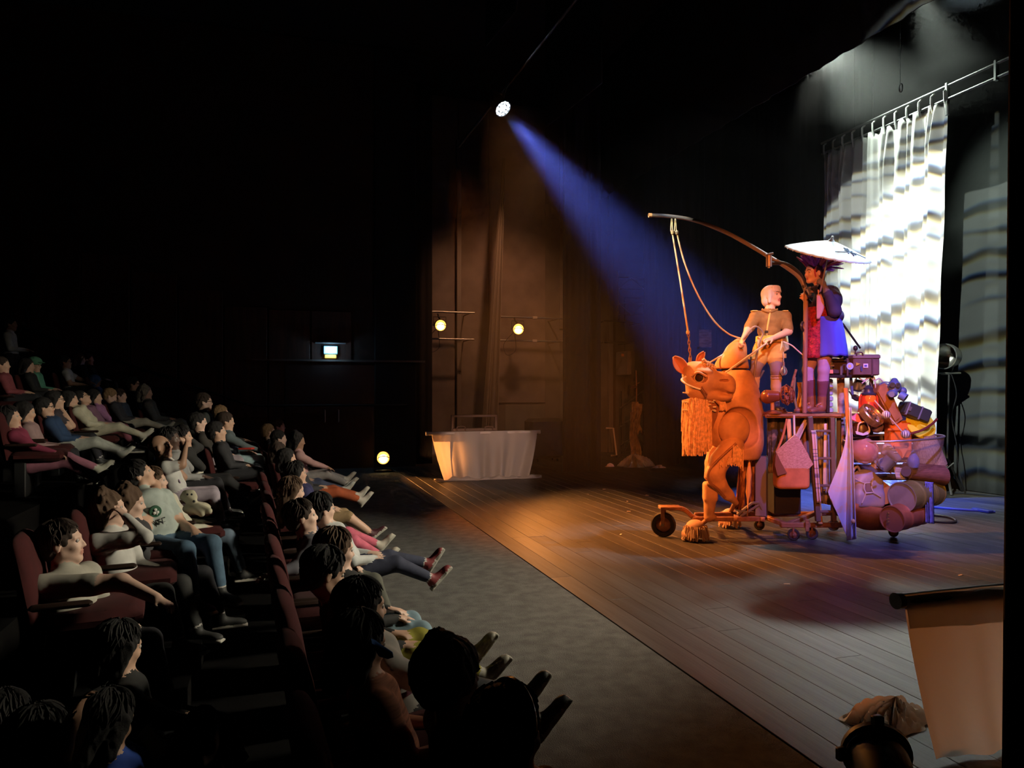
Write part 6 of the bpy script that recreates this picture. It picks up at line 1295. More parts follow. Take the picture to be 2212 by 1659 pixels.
ink(best - 0.75, 0.62, best - 0.12, 0.56, 0.0045); ink(best + 0.15, 0.6, best + 0.5, 0.85, 0.0045); ink(best + 1.5, 0.1, best + 1.9, 0.24, 0.008)
# binoculars and small mask
bi = thing('binoculars', 'black and silver binoculars held before the dreadlocked performer', 'binoculars', C(1751, 630, D2 - 0.2))
for du, dd in ((0, -0.22), (13, -0.26)):
    MB().lathe([(px(3.5), px(-9)), (px(4), px(-4)), (px(5.5), px(4)), (px(6.2), px(8)), (px(5), px(8))], C(1748 + du, 629 - 0.2 * du, dd + D2), (UP * 0.9 - RT * 0.4 - FW * 0.3), 16, cap=True).build('barrel', (mat('bino_silver', (0.45, 0.45, 0.5), 0.25, 0.8), BLACKM)[du > 0], bi)
MB().box(C(1754, 630, D2 - 0.24), (px(8), 0.03, px(5)), VX, bev=0.005).build('bridge', BRASS, bi)
MB().box(C(1750, 641, D2 - 0.22), (px(10), 0.04, px(5)), VX, bev=0.008).build('eyepiece', BLACKM, bi)
sm = MB().tube(spline([C(1734, 696, D2 - 0.05), C(1731, 704, D2 - 0.08), C(1735, 714, D2 - 0.05), C(1738, 706, D2 - 0.04)], 4), px(3), 7).build('black_chain_charm', DARKI); tag(sm, 'black lumpy charm hanging on the upright pole', 'charm')
# ================================================================== red seats and the audience
REDV = mat('red_seat_velvet', (0.05, 0.003, 0.004), 0.95, var=0.15, vscale=10)
seat_src = None
def make_seat():
    o = thing('theatre_seat', 'x', 'seat'); m_ = MB()
    rings = []
    for (z, w_, t, x) in ((0.36, 0.21, 0.035, 0.0), (0.45, 0.235, 0.05, -0.01), (0.65, 0.235, 0.05, -0.045), (0.76, 0.215, 0.045, -0.07), (0.79, 0.19, 0.036, -0.078), (0.805, 0.15, 0.022, -0.082), (0.811, 0.09, 0.008, -0.083)):
        rings.append([Vector((x + t * math.sin(q) * (1 if abs(math.sin(q)) > .3 else 1), w_ * math.copysign(abs(math.cos(q)) ** 0.55, math.cos(q)), z)) for q in [2 * math.pi * k / 20 for k in range(20)]])
    m_.loft(rings).build('backrest', REDV, o)
    MB().box((0.24, 0, 0.385), (0.44, 0.45, 0.10), bev=0.035).build('cushion', REDV, o)
    for e in (-1, 1): MB().box((0.12, e * 0.262, 0.50), (0.26, 0.045, 0.03), bev=0.012).build('armrest', mat('seat_wood', (0.03, 0.015, 0.01), 0.5), o)
    MB().box((0.10, 0, 0.17), (0.10, 0.40, 0.335), bev=0.01).build('pedestal', BLACKM, o)
    return o
SEATS = []; seat0 = make_seat(); seat_used = False
def put_seat(x, y, z, label, rz=0.0, group='red theatre seats'):
    global seat_used
    if any((Vector((x, y)) - Vector(p)).length < 0.44 for p in SEATS): return None
    SEATS.append((x, y))
    o = copy_tree(seat0) if seat_used else seat0; seat_used = True
    o.location = (x, y, z); o.rotation_euler = (0, 0, rz); o['label'] = label; o['group'] = group
    return o
SKINS = [(0.70, 0.46, 0.36), (0.62, 0.38, 0.27), (0.42, 0.24, 0.16), (0.20, 0.11, 0.08), (0.10, 0.055, 0.04)]
HAIRS = dict(black=(0.012, 0.010, 0.010), dark=(0.035, 0.02, 0.014), brown=(0.09, 0.05, 0.028), sandy=(0.26, 0.16, 0.08), grey=(0.28, 0.26, 0.22))
def cm(tagname, c, **kw): return mat('%s_%02d_%02d_%02d' % (tagname, int(c[0] * 99), int(c[1] * 99), int(c[2] * 99)), c, kw.pop('rough', 0.85), **kw)
def hair_noise(c, ax, amp):
    A = [np.array(list(a)) for a in ax]; c = np.array(list(c))
    def f(L0, h, n):
        X, Y, Z = (L0[k] + h * np.arange(n[k]) - c[k] for k in range(3)); X = X[:, None, None]; Y = Y[None, :, None]; Z = Z[None, None, :]
        F_, L_, U_ = (X * a[0] + Y * a[1] + Z * a[2] for a in A); ph = np.arctan2(L_, F_ + 0.03)
        return amp * np.sin(ph * 17 + 2.2 * np.sin(U_ * 45)) * 0.7 + amp * 0.6 * np.sin(ph * 29 + U_ * 60)
    return f
TIERZ = [(-0.46, 0.0), (-1.40, 0.15), (-2.05, 0.40), (-2.95, 0.65), (-3.85, 1.08), (-99, 1.45)]
def floor_at(x):
    for xe, z in TIERZ:
        if x > xe: return z
def viewer(u, v, d, label, key, look=(1, 0.1, 0), body=None, s=0.92, b=0.95, rec=0.28, skin=0, hair='dark', style='short', shirt=(0.03, 0.03, 0.035), pants=(0.02, 0.02, 0.025), shoe=(0.04, 0.04, 0.04),
           arms=('lap', 'lap'), legs=(0.35, 0.35), sleeves=True, bare=False, glasses=False, eyes=True, seat=True, vox=None, tilt=0.0, extra=None, stand=False, sole=(0.5, 0.48, 0.42), shirt_kw=None):
    H0 = P(u, v, d); f = V3(look).normalized(); bf = V3(body) if body else Vector((1, 0.12, 0)); bf.z = 0; bf.normalize(); bl = UP.cross(bf)
    vox = vox or (0.0075 if d < 4.2 else 0.0095 if d < 7 else 0.012)
    tu = UP * math.cos(rec) - bf * math.sin(rec); N = H0 - tu * (0.125 * s + 0.02) - f * 0.02; pel = N - tu * 0.37 * b
    loc = Vector((pel.x, pel.y, floor_at(pel.x) if not stand else H0.z - 1.6))
    o = thing('person', label, 'person', loc, 'audience in the red seats')
    B = Body(vox, 0.02)
    q, ax = add_head(B, H0, f, UP + bl * tilt, s, 0, 1, neck=N)
    B.cap(N, N - tu * 0.03 * b, 0.05 * b, 0.075 * b, 2)
    for t, w_, dp in ((0.10, 0.135, 0.09), (0.20, 0.13, 0.095), (0.30, 0.13, 0.10)): B.ell(N - tu * t * b, (dp * b, w_ * b, 0.10 * b), (bf, bl, tu), 2, 0.04)
    B.ell(pel, (0.115 * b, 0.145 * b, 0.09 * b), (bf, bl, UP), 3, 0.03)
    fm = 2 if sleeves else 0
    for e, mode in ((1, arms[0]), (-1, arms[1])):                       # left (far side), right (near the camera)
        S_ = N - tu * 0.055 * b + bl * (e * 0.135 * b); n_ = -bl * e
        if mode == 'lap': E = S_ - tu * 0.19 * b + bl * (e * 0.035) + bf * 0.03; W = E + bf * 0.17 * b - bl * (e * 0.07) - UP * 0.01; n_ = -UP
        elif mode == 'cheek': E = S_ + bf * 0.15 * b - UP * 0.13 * b + bl * e * 0.03; W = q(0.03, e * 0.085, -0.115); n_ = (H0 - W)
        elif mode == 'chin': E = S_ + bf * 0.15 * b - UP * 0.14 * b; W = q(0.075, e * 0.03, -0.15); n_ = -bf
        elif mode == 'fwd': E = S_ + bf * 0.17 * b - UP * 0.10 * b + bl * (e * 0.03); W = E + bf * 0.185 * b - UP * 0.06; n_ = -UP
        elif mode == 'up': E = S_ + bf * 0.14 * b + UP * 0.02; W = E + UP * 0.17 * b + bf * 0.03; n_ = bf * -1
        elif mode == 'head': E = S_ + bf * 0.14 * b + UP * 0.05 + bl * e * 0.08; W = q(-0.01, e * 0.10, 0.05); n_ = (H0 - W)
        elif mode == 'back': E = S_ - bf * 0.13 * b - UP * 0.10 * b + bl * (e * 0.10); W = E - bf * 0.13 - UP * 0.01 + bl * e * 0.06; n_ = -UP
        else: E, W = V3(mode[0]), V3(mode[1]); n_ = -UP
        B.cap(N - tu * 0.07 * b, S_, 0.07 * b, 0.062 * b, 2, 0.03).cap(S_, lerp(S_, E, 0.65), 0.060 * b, 0.050 * b, 2).cap(lerp(S_, E, 0.6), E, 0.047 * b, 0.040 * b, fm).cap(E, W, 0.040 * b, 0.026 * b, fm)
        dv = (W - E).normalized()
        if mode in ('cheek', 'head'): dv = (dv + (q(0, e * 0.09, 0.06) - W).normalized()).normalized()
        add_hand(B, W, dv, n_, 0.80 * s, 0.45 if mode not in ('chin', 'up') else 0.9, 0, -e)
    for e, le in ((1, legs[0]), (-1, legs[1])):
        hp_ = pel + bl * (e * 0.072 * b); kn = hp_ + (bf * 0.31 + UP * (0.02 + 0.03 * (le > 1)) + bl * (e * 0.03)) * b
        if stand: kn = hp_ - UP * 0.42 + bf * 0.02
        an_ = kn + (bf * math.sin(le) - UP * math.cos(le)) * 0.285 * b
        if stand: an_ = kn - UP * 0.36
        B.cap(hp_, kn, 0.082 * b, 0.060 * b, 3, 0.03).cap(kn, lerp(kn, an_, 0.86), 0.056 * b, 0.044 * b, 0 if bare else 3, 0.02).cap(lerp(kn, an_, 0.8), an_, 0.036 * b, 0.034 * b, 6, 0.008)
        fdir = (bf * math.cos(le * 0.7) + UP * (math.sin(le * 0.7)) * (0 if le < 0.6 else 1)).normalized(); add_foot(B, an_, fdir, 0.86 * b, 4, 5, UP if le < 0.6 else (UP * math.cos(le * 0.7) - bf * math.sin(le * 0.7)))
    sk = cm('skin', SKINS[skin], rough=0.5)
    B.mesh('body', [sk, cm('lip', tuple(c * f_ for c, f_ in zip(SKINS[skin], (0.85, 0.6, 0.6))), rough=0.45), cm('shirt', shirt, **(shirt_kw or dict(var=0.12, vscale=12, bump=0.4, bscale=6))), cm('trousers', pants, var=0.15, vscale=14, bump=0.35, bscale=7), cm('shoe', shoe, rough=0.6), cm('sole', sole, rough=0.6), cm('sock', (0.5, 0.48, 0.45) if not bare else SKINS[skin])], o)
    hc = cm('hair', HAIRS[hair] if isinstance(hair, str) else hair, bump=0.15, bscale=160)
    if style != 'bald':
        Hh = Body(max(0.008, vox), 0.02); curl = style in ('curly', 'afro'); g = 1.24 if style == 'afro' else 1.07
        Hh.ell(q(-0.022, 0, 0.034), (0.100 * s * g, 0.082 * s * g, 0.088 * s * g), ax).ell(q(-0.055, 0, -0.02), (0.058 * s * g, 0.070 * s * g, 0.075 * s), ax)
        if style in ('bob', 'long', 'curly'):
            for e in (-1, 1): Hh.cap(q(0.0, e * 0.076, 0.02), q(-0.035, e * 0.078, -0.10), 0.030 * s, 0.026 * s)
            Hh.cap(q(-0.075, 0, 0.0), q(-0.08, 0, -0.12), 0.06 * s, 0.055 * s)
        if style == 'long':
            for e in (-1, 0, 1): Hh.cap(q(-0.07, e * 0.05, -0.08), q(-0.085, e * 0.055, -0.30), 0.045 * s, 0.03 * s)
        if style == 'bun': Hh.ell(q(-0.10, 0, 0.09), 0.045 * s, ax)
        if curl:
            rr = random.Random(int(u * 7 + v))
            for i in range(46):
                a1, a2 = rr.uniform(-2.4, 2.4), rr.uniform(-0.5, 1.4); dv = (-0.5 * math.cos(a1) * math.cos(a2), math.sin(a1) * math.cos(a2), math.sin(a2)); Hh.ell(q(-0.03 + dv[0] * 0.10 * g, dv[1] * 0.085 * g, 0.03 + dv[2] * 0.09 * g), 0.026 * s, ax, k=0.01)
        Hh.ell(q(0.088, 0, -0.042), (0.078 * s, 0.088 * s, 0.096 * s), ax, 0, 0.012, -1)
        if style == 'short':
            for e in (-1, 1): Hh.ell(q(0.01, e * 0.085, -0.06), (0.05 * s, 0.03 * s, 0.055 * s), ax, 0, 0.01, -1)
        ho = Hh.mesh('hair', hc, o, hair_noise(q(-0.02, 0, 0.03), ax, 0.0045 if vox < 0.011 else 0.006))
        if d < 7.5 and style not in ('afro', 'curly'):
            r2 = random.Random(int(u + v)); ms = MB(); c0 = q(-0.022, 0, 0.034)
            for i in range(90):
                ph = r2.uniform(-3.14, 3.14); te = (1.05 if abs(ph) < 0.8 else 1.25 if abs(ph) < 1.3 else 1.8) + r2.uniform(-0.1, 0.18); t0 = r2.uniform(0.1, te - 0.5); g2 = r2.uniform(1.06, 1.11); pts = []
                for j in range(5):
                    t = lerp(t0, te, j / 4); a_ = ph + 0.15 * math.sin(3 * t + i)
                    pts.append(c0 + (ax[0] * (0.103 * math.sin(t) * math.cos(a_)) + ax[1] * (0.086 * math.sin(t) * math.sin(a_)) + ax[2] * (0.091 * math.cos(t))) * (s * g2))
                ms.tube(pts, [0.004 * s, 0.0055 * s, 0.0055 * s, 0.0045 * s, 0.0015 * s], 4)
            so = ms.build('hair_strands', hc, o); so['kind'] = 'stuff'
    if eyes and d < 9: add_eyes(o, q, ax, s)
    if glasses:
        for e in (-1, 1): MB().tube([q(0.098, e * 0.033, 0.004) + (ax[1] * math.cos(t) * 0.024 + ax[2] * math.sin(t) * 0.019) * s for t in [k * 0.5236 for k in range(12)]], 0.0028 * s, 5, closed=True).build('glasses_rim', BLACKM, o); MB().tube([q(0.096, e * 0.058, 0.008), q(-0.005, e * 0.084, 0.006)], 0.0025 * s, 4).build('glasses_arm', BLACKM, o)
    if extra: extra(o, q, ax, dict(N=N, tu=tu, bf=bf, bl=bl, b=b, s=s, pel=pel, vox=vox))
    if seat and not stand:
        put_seat(pel.x - 0.16, pel.y, max(pel.z - 0.085 * b - 0.435, floor_at(pel.x)), 'dark red theatre seat under the ' + key, 0.12)
    return o
# ---- things worn by single viewers
def headband(o, q, ax, k):
    pts = [q(0.005, 0.094 * math.cos(t), 0.03 + 0.098 * math.sin(t)) for t in [math.pi * i / 16 for i in range(17)]]
    MB().tube(pts, 0.013, 8).build('headband', mat('green_satin', (0.05, 0.09, 0.07), 0.18), o)
def collar(c):
    def f(o, q, ax, k): MB().lathe([(0.072 * k['b'], -0.02), (0.082 * k['b'], 0.0), (0.060 * k['b'], 0.03), (0.055 * k['b'], 0.02)], k['N'] - k['tu'] * 0.02, k['tu'], 18).build('collar', cm('collar', c), o)
    return f
def cap_hat(c):
    def f(o, q, ax, k):
        MB().ell(q(-0.01, 0, 0.055), (0.118 * k['s'], 0.098 * k['s'], 0.085 * k['s']), ax).build('cap', cm('cap', c), o)
        MB().ell(q(0.10, 0, 0.05), (0.06 * k['s'], 0.07 * k['s'], 0.012 * k['s']), ax).build('cap_peak', cm('cap', c), o)
    return f
def jersey(o, q, ax, k):
    N, tu, bf, bl, b = k['N'], k['tu'], k['bf'], k['bl'], k['b']; near = -bl
    n_ = (bf * 0.93 + near * 0.36).normalized(); up_ = (tu - n_ * tu.dot(n_)).normalized(); sd = up_.cross(n_)
    c = N - tu * 0.11 * b + bf * 0.132 * b + near * 0.058 * b
    GR = mat('emblem_green', (0.02, 0.10, 0.05), 0.7); WT = mat('emblem_white', (0.72, 0.74, 0.70), 0.7)
    MB().lathe([(0.001, 0.010), (0.040, 0.006), (0.042, -0.01)], c, n_, 24).build('round_emblem', GR, o)
    for a in (math.pi / 2, math.pi / 2 + 2.2, math.pi / 2 - 2.2): MB().ell(c + n_ * 0.012 + (sd * math.cos(a) + up_ * math.sin(a)) * 0.013, (0.011, 0.004, 0.011), (sd, n_, up_), 10, 6).build('clover_leaf', WT, o)
    MB().tube([c + n_ * 0.012, c + n_ * 0.012 - up_ * 0.026 + sd * 0.004], 0.003, 5).build('clover_stem', WT, o)
    BL = mat('letter_dark', (0.04, 0.05, 0.05), 0.7); c2 = c - up_ * 0.080 + n_ * 0.034 + sd * 0.02 + bf * 0.0; h_, w_ = 0.028, 0.022
    def stroke(pts): MB().tube([c2 + sd * x + up_ * y + n_ * 0.004 for x, y in pts], 0.0045, 6).build('letter', BL, o)
    stroke([(-0.045, -h_), (-0.045, h_), (-0.045 + w_, -h_), (-0.045 + w_, h_)])
    stroke([(0.0 + w_, h_), (0.0, h_), (0.0, 0), (w_ * 0.8, 0), (0, 0), (0.0, -h_), (w_, -h_)])
def stripes(cols, n=5):
    def f(o, q, ax, k):
        for i in range(n):
            c = k['N'] - k['tu'] * (0.07 + 0.045 * i) * k['b']
            MB().loft([[c + k['tu'] * z + k['bf'] * (0.098 + 0.004 * i) * k['b'] * math.cos(t) + k['bl'] * 0.148 * k['b'] * math.sin(t) for t in [2 * math.pi * j / 22 for j in range(22)]] for z in (-0.010, 0.010)], cap=False).build('shirt_stripe', cm('stripe', cols), o)
    return f
def tee_print(c):
    def f(o, q, ax, k): MB().ell(k['N'] - k['tu'] * 0.20 * k['b'] + (k['bf'] * 0.7 - k['bl'] * 0.75) * 0.10 * k['b'], (0.035, 0.012, 0.028), (k['bl'], (k['bf'] * 0.7 - k['bl'] * 0.75).normalized(), k['tu']), 12, 6).build('shirt_print', cm('print', c), o)
    return f
WHITE = (0.62, 0.60, 0.55); GREYT = (0.40, 0.38, 0.32); DK = (0.02, 0.02, 0.024)
R_ = (1, 0.12, 0.02)
def A3(u, v, d): return P(u, v, d)
# ---- empty or hidden red seats of the front row whose tops show
prev = []
for i, (u, v) in enumerate(((650, 1540), (622, 1385), (605, 1282), (592, 1213), (585, 1165), (580, 1125), (573, 1093), (575, 1065), (570, 1043), (564, 1023))):
    q = P(u, v, 0.85 * FPX / (v - HOR))
    put_seat(q.x + 0.08, q.y, 0.0, 'dark red front row seat, %s one counted from the camera' % ('first', 'second', 'third', 'fourth', 'fifth', 'sixth', 'seventh', 'eighth', 'ninth', 'tenth')[i], 0.05)
# ---- front row, nearest first
viewer(1098, 1578, 1.86, 'viewer with a shiny dark green headband at the bottom of the view', 'viewer with the green headband', (0.95, 0.35, -0.1), skin=2, hair='black', style='bob', shirt=(0.02, 0.02, 0.02), extra=headband, rec=0.2, eyes=False)
viewer(972, 1462, 2.28, 'viewer with a big dark afro next to the one with headband', 'viewer with the big afro', (0.95, 0.3, 0), skin=3, hair='black', style='afro', shirt=(0.012, 0.012, 0.014), rec=0.2, eyes=False)
viewer(778, 1392, 2.5, 'viewer in a ribbed rust sweater with white collar, front row', 'viewer in the rust sweater', (0.9, 0.4, -0.15), skin=1, hair='black', style='bob', shirt=(0.42, 0.17, 0.10), shirt_kw=dict(var=0.35, vscale=8, stretch=(1, 1, 16)), extra=collar((0.6, 0.55, 0.52)), pants=(0.05, 0.02, 0.02), rec=0.3, arms=('lap', 'lap'))
viewer(782, 1312, 2.85, 'boy with cropped dark hair and pale striped sleeves, front row', 'cropped-haired boy in the front row', (0.97, 0.3, -0.05), skin=1, hair='black', shirt=(0.45, 0.42, 0.38), extra=stripes((0.12, 0.02, 0.04), 4), legs=(1.25, 1.15), shoe=(0.05, 0.05, 0.045), pants=(0.06, 0.06, 0.065), rec=0.35, arms=('lap', 'fwd'))
viewer(702, 1236, 3.32, 'dark-haired viewer in yellow and black shorts, front row', 'viewer in yellow and black shorts', (0.95, 0.3, -0.3), skin=1, hair='black', pants=(0.32, 0.29, 0.03), shirt=(0.015, 0.015, 0.015), legs=(1.2, 1.05), shoe=(0.42, 0.38, 0.30), rec=0.4)
viewer(726, 1188, 3.78, 'sandy-haired viewer in light blue jeans, front row', 'sandy-haired viewer in light jeans', (0.95, 0.3, -0.1), skin=0, hair='brown', pants=(0.20, 0.30, 0.36), shirt=(0.018, 0.016, 0.016), legs=(0.5, 0.5), rec=0.3)
viewer(694, 1100, 5.0, 'boy with white shirt collar, navy jeans and red canvas shoes', 'boy with the red canvas shoes', (0.93, 0.45, 0), skin=0, hair='black', shirt=(0.55, 0.56, 0.56), pants=(0.035, 0.04, 0.075), shoe=(0.22, 0.03, 0.035), legs=(1.35, 1.1), rec=0.45, extra=collar((0.6, 0.6, 0.6)))
viewer(652, 1116, 4.75, 'pale viewer reaching one arm along the seat back, front row', 'pale viewer reaching an arm back', (0.95, 0.1, 0.12), skin=0, hair='dark', shirt=(0.10, 0.10, 0.12), arms=('lap', 'back'), pants=(0.10, 0.10, 0.08), rec=0.35, legs=(0.5, 0.4))
viewer(632, 1060, 6.0, 'girl with long straight brown hair and pink trousers, front row', 'long-haired girl in pink trousers', (0.95, 0.25, -0.1), skin=0, hair='brown', style='long', shirt=(0.06, 0.06, 0.12), pants=(0.62, 0.13, 0.20), shoe=(0.55, 0.5, 0.42), legs=(1.15, 1.0), rec=0.4)
viewer(640, 1022, 7.0, 'dark-haired viewer with bare legs crossed forward, front row', 'viewer with bare legs', (0.95, 0.2, 0), skin=1, hair='black', style='bob', shirt=(0.03, 0.03, 0.10), pants=(0.30, 0.20, 0.10), bare=True, legs=(0.7, 0.9), shoe=(0.08, 0.02, 0.03), rec=0.4)
viewer(620, 990, 8.0, 'viewer in rust-red trousers kicking pale shoes forward, front row', 'viewer in rust-red trousers', (0.95, 0.2, 0), skin=1, hair='black', style='bob', pants=(0.34, 0.07, 0.02), shoe=(0.5, 0.45, 0.4), legs=(1.3, 1.2), rec=0.5, eyes=False)
viewer(602, 975, 8.7, 'viewer in dark jeans with pale socks, far in the front row', 'viewer with pale socks', (0.95, 0.2, 0.05), skin=1, hair='dark', style='curly', pants=(0.05, 0.06, 0.11), shoe=(0.55, 0.55, 0.52), legs=(1.2, 1.3), rec=0.4, eyes=False)
viewer(642, 952, 9.3, 'girl with curly dark hair and pink jacket at the far end of the front row', 'curly girl in the pink jacket', (0.97, 0.1, -0.1), skin=2, hair='black', style='curly', shirt=(0.58, 0.34, 0.33), pants=(0.30, 0.28, 0.28), shoe=(0.6, 0.58, 0.52), legs=(1.25, 1.1), rec=0.15, arms=('fwd', 'fwd'))
viewer(603, 947, 9.8, 'pale boy with dark fringe, far end of the front row', 'pale boy with the dark fringe', (0.97, 0.1, 0), skin=0, hair='black', rec=0.2)
viewer(580, 932, 10.6, 'fair-haired viewer seen from behind at the far row end', 'fair-haired viewer at the row end', (0.9, 0.4, 0), skin=0, hair='sandy', rec=0.2)
viewer(601, 921, 11.4, 'grown-up with short brown hair at the farthest seat of the front row', 'grown-up at the farthest front seat', (0.97, 0.0, 0), skin=0, hair='brown', s=1.0, b=1.15, rec=0.15)
# ---- second block, nearest first
FA = 3.72
viewer(135, 1172, FA, 'boy in a loose grey T-shirt with open mouth and one arm stretched forward', 'boy in the grey T-shirt', (1, 0.05, 0.10), skin=0, hair='dark', shirt=GREYT, sleeves=False, rec=0.22, vox=0.0065, arms=('lap', (A3(262, 1258, 3.62), A3(338, 1293, 3.56))), pants=(0.02, 0.02, 0.025), b=1.05, body=(0.86, -0.5, 0), extra=tee_print((0.16, 0.10, 0.07)))
viewer(233, 1098, 4.45, 'child in a white sweater leaning one cheek on the hand', 'child in the white sweater', (1, 0.15, 0.04), skin=0, hair='brown', style='curly', shirt=(0.56, 0.55, 0.52), arms=('lap', (A3(314, 1160, 4.35), A3(274, 1118, 4.38))), rec=0.22, vox=0.007, pants=(0.03, 0.03, 0.03), b=1.0, body=(0.93, -0.35, 0))
viewer(278, 1086, 5.0, 'grown-up with curly brown hair and grey lapel behind the child in white', 'grown-up with curly brown hair', (1, 0.2, -0.1), skin=0, hair='brown', style='curly', shirt=(0.05, 0.05, 0.055), rec=0.25, s=0.98, b=1.1)
viewer(300, 1026, 5.35, 'child in a pale basketball shirt with round green emblem, head tipped back', 'child in the pale basketball shirt', (0.9, 0.2, 0.38), skin=1, hair='black', shirt=(0.40, 0.46, 0.43), sleeves=False, pants=(0.07, 0.13, 0.20), legs=(0.25, 0.25), rec=0.5, extra=jersey, b=1.12, arms=('lap', 'chin'), body=(0.75, -0.66, 0))
viewer(332, 1040, 5.75, 'child in a cream shirt beside the pale basketball shirt', 'child in the cream shirt', (1, 0.2, 0.1), skin=0, hair='brown', shirt=(0.58, 0.56, 0.46), rec=0.45, pants=(0.16, 0.22, 0.30), arms=('lap', 'lap'), b=1.05)
viewer(346, 965, 6.7, 'shaven-headed child with raised elbow and a white printed T-shirt', 'shaven-headed child in white', (0.95, 0.1, 0.2), skin=2, style='bald', shirt=(0.60, 0.60, 0.58), sleeves=False, rec=0.35, arms=('cheek', 'up'), pants=(0.40, 0.34, 0.40), legs=(0.3, 0.25), extra=tee_print((0.35, 0.25, 0.38)))
viewer(366, 948, 7.05, 'dark-skinned child with very short hair beside the shaven-headed one', 'dark-skinned child', (0.95, -0.1, 0.05), skin=4, hair='black', shirt=(0.3, 0.3, 0.3), rec=0.3, arms=('cheek', 'lap'))
viewer(393, 943, 7.4, 'child in a black and white striped shirt with hand at the head', 'child in the striped shirt', (0.97, 0.1, 0.05), skin=1, hair='black', shirt=(0.03, 0.03, 0.03), extra=stripes((0.62, 0.6, 0.5), 5), arms=('head', 'cheek'), legs=(0.2, 0.9), rec=0.3, pants=(0.018, 0.018, 0.02))
viewer(428, 912, 8.3, 'dark-haired child with a wide cream collar', 'child with the cream collar', (0.97, 0.2, 0), skin=0, hair='black', shirt=(0.04, 0.035, 0.03), extra=collar((0.55, 0.5, 0.4)), rec=0.3, pants=(0.36, 0.30, 0.34), legs=(0.25, 0.3))
viewer(468, 932, 7.95, 'child in a dark jacket with zip, second from the aisle', 'child in the dark zip jacket', (0.97, 0.2, 0.1), skin=1, hair='black', shirt=(0.025, 0.03, 0.04), rec=0.3, extra=collar((0.2, 0.26, 0.32)))
viewer(488, 910, 8.7, 'short-haired boy with light blue jeans knee drawn up', 'boy with the drawn-up knee', (0.97, 0.2, -0.05), skin=1, hair='dark', shirt=(0.10, 0.13, 0.14), pants=(0.34, 0.48, 0.52), rec=0.2, legs=(0.2, 0.2), arms=('lap', 'fwd'))
viewer(478, 893, 9.9, 'small viewer half hidden behind the short-haired boy', 'small half-hidden viewer', (0.97, 0.2, 0), skin=1, hair='sandy', shirt=(0.05, 0.05, 0.05), eyes=False)
viewer(441, 868, 10.0, 'grown-up with dark-rimmed glasses sitting upright above the children', 'grown-up with dark-rimmed glasses', (0.98, 0.1, 0.0), skin=0, hair='dark', s=1.02, b=1.18, rec=0.1, glasses=True, shirt=(0.06, 0.07, 0.07), arms=('lap', 'back'))
# ---- upper rows
viewer(20, 902, 7.0, 'child in a dark pink sweatshirt at the left edge', 'child in the pink sweatshirt', (0.95, 0.1, 0.15), skin=1, hair='black', style='bob', shirt=(0.24, 0.03, 0.07), pants=(0.32, 0.12, 0.17), legs=(1.15, 1.0), shoe=(0.5, 0.5, 0.4), rec=0.4, arms=('lap', 'fwd'))
viewer(54, 890, 7.7, 'child in a pale pink top behind the pink sweatshirt', 'child in the pale pink top', (0.95, 0.3, -0.1), skin=1, hair='black', style='bob', shirt=(0.34, 0.22, 0.22), rec=0.3)
viewer(96, 880, 8.1, 'child with glasses and a blue track jacket with light piping', 'child in the blue track jacket', (0.97, 0.2, 0.05), skin=1, hair='black', glasses=True, shirt=(0.02, 0.05, 0.12), extra=collar((0.16, 0.36, 0.5)), rec=0.45, pants=(0.38, 0.40, 0.36), legs=(1.2, 1.1), shoe=(0.4, 0.42, 0.38))
viewer(119, 864, 8.8, 'child resting the chin on both hands, upper row', 'child with chin on the hands', (0.97, 0.2, 0.08), skin=1, hair='black', style='bob', glasses=True, shirt=(0.05, 0.04, 0.05), arms=('chin', 'chin'), sleeves=False, rec=0.2)
viewer(150, 863, 9.3, 'girl in a cream padded jacket leaning far back', 'girl in the cream padded jacket', (0.97, 0.2, 0.0), skin=1, hair='black', style='bob', shirt=(0.50, 0.48, 0.36), rec=0.6, pants=(0.44, 0.42, 0.32), legs=(1.1, 1.2), shoe=(0.5, 0.48, 0.4))
viewer(176, 860, 9.9, 'child with glasses looking up, in a plum top', 'child in the plum top', (0.85, 0.1, 0.5), skin=1, hair='black', glasses=True, shirt=(0.20, 0.10, 0.16), rec=0.5, pants=(0.28, 0.08, 0.12))
viewer(204, 858, 10.4, 'child with one purple sleeve raised to the cheek', 'child with the purple sleeve', (0.97, 0.1, 0), skin=1, hair='black', style='bob', shirt=(0.36, 0.16, 0.32), arms=('lap', 'cheek'), rec=0.35)
viewer(238, 855, 11.0, 'fair-haired child looking down, upper row', 'fair-haired child looking down', (0.9, 0.2, -0.35), skin=0, hair='sandy', shirt=(0.04, 0.04, 0.05), pants=(0.46, 0.44, 0.36), legs=(1.1, 1.25), shoe=(0.5, 0.5, 0.48), rec=0.4)
viewer(259, 855, 11.4, 'pale boy with white collar and navy jacket, upper row', 'pale boy in the navy jacket', (0.97, 0.05, 0), skin=0, hair='dark', shirt=(0.04, 0.06, 0.10), extra=collar((0.55, 0.58, 0.6)), rec=0.3)
viewer(287, 830, 12.1, 'grown-up with glasses in dark clothes at the end of the upper row', 'grown-up with glasses in the upper row', (0.97, 0.1, 0), skin=1, hair='black', glasses=True, shirt=(0.03, 0.03, 0.03), s=1.02, b=1.15, rec=0.15)
viewer(314, 848, 11.8, 'grey curly-haired grown-up in a grey suit, legs crossed', 'grey-haired grown-up', (0.97, 0.2, 0), skin=1, hair='grey', style='curly', shirt=(0.10, 0.11, 0.12), pants=(0.20, 0.22, 0.20), legs=(1.2, 1.0), shoe=(0.4, 0.4, 0.36), s=1.0, b=1.15, rec=0.3)
viewer(4, 788, 10.0, 'child in a red striped top cut by the left edge', 'child in the red striped top', (0.97, 0.1, 0), skin=1, hair='dark', shirt=(0.22, 0.05, 0.06), rec=0.25)
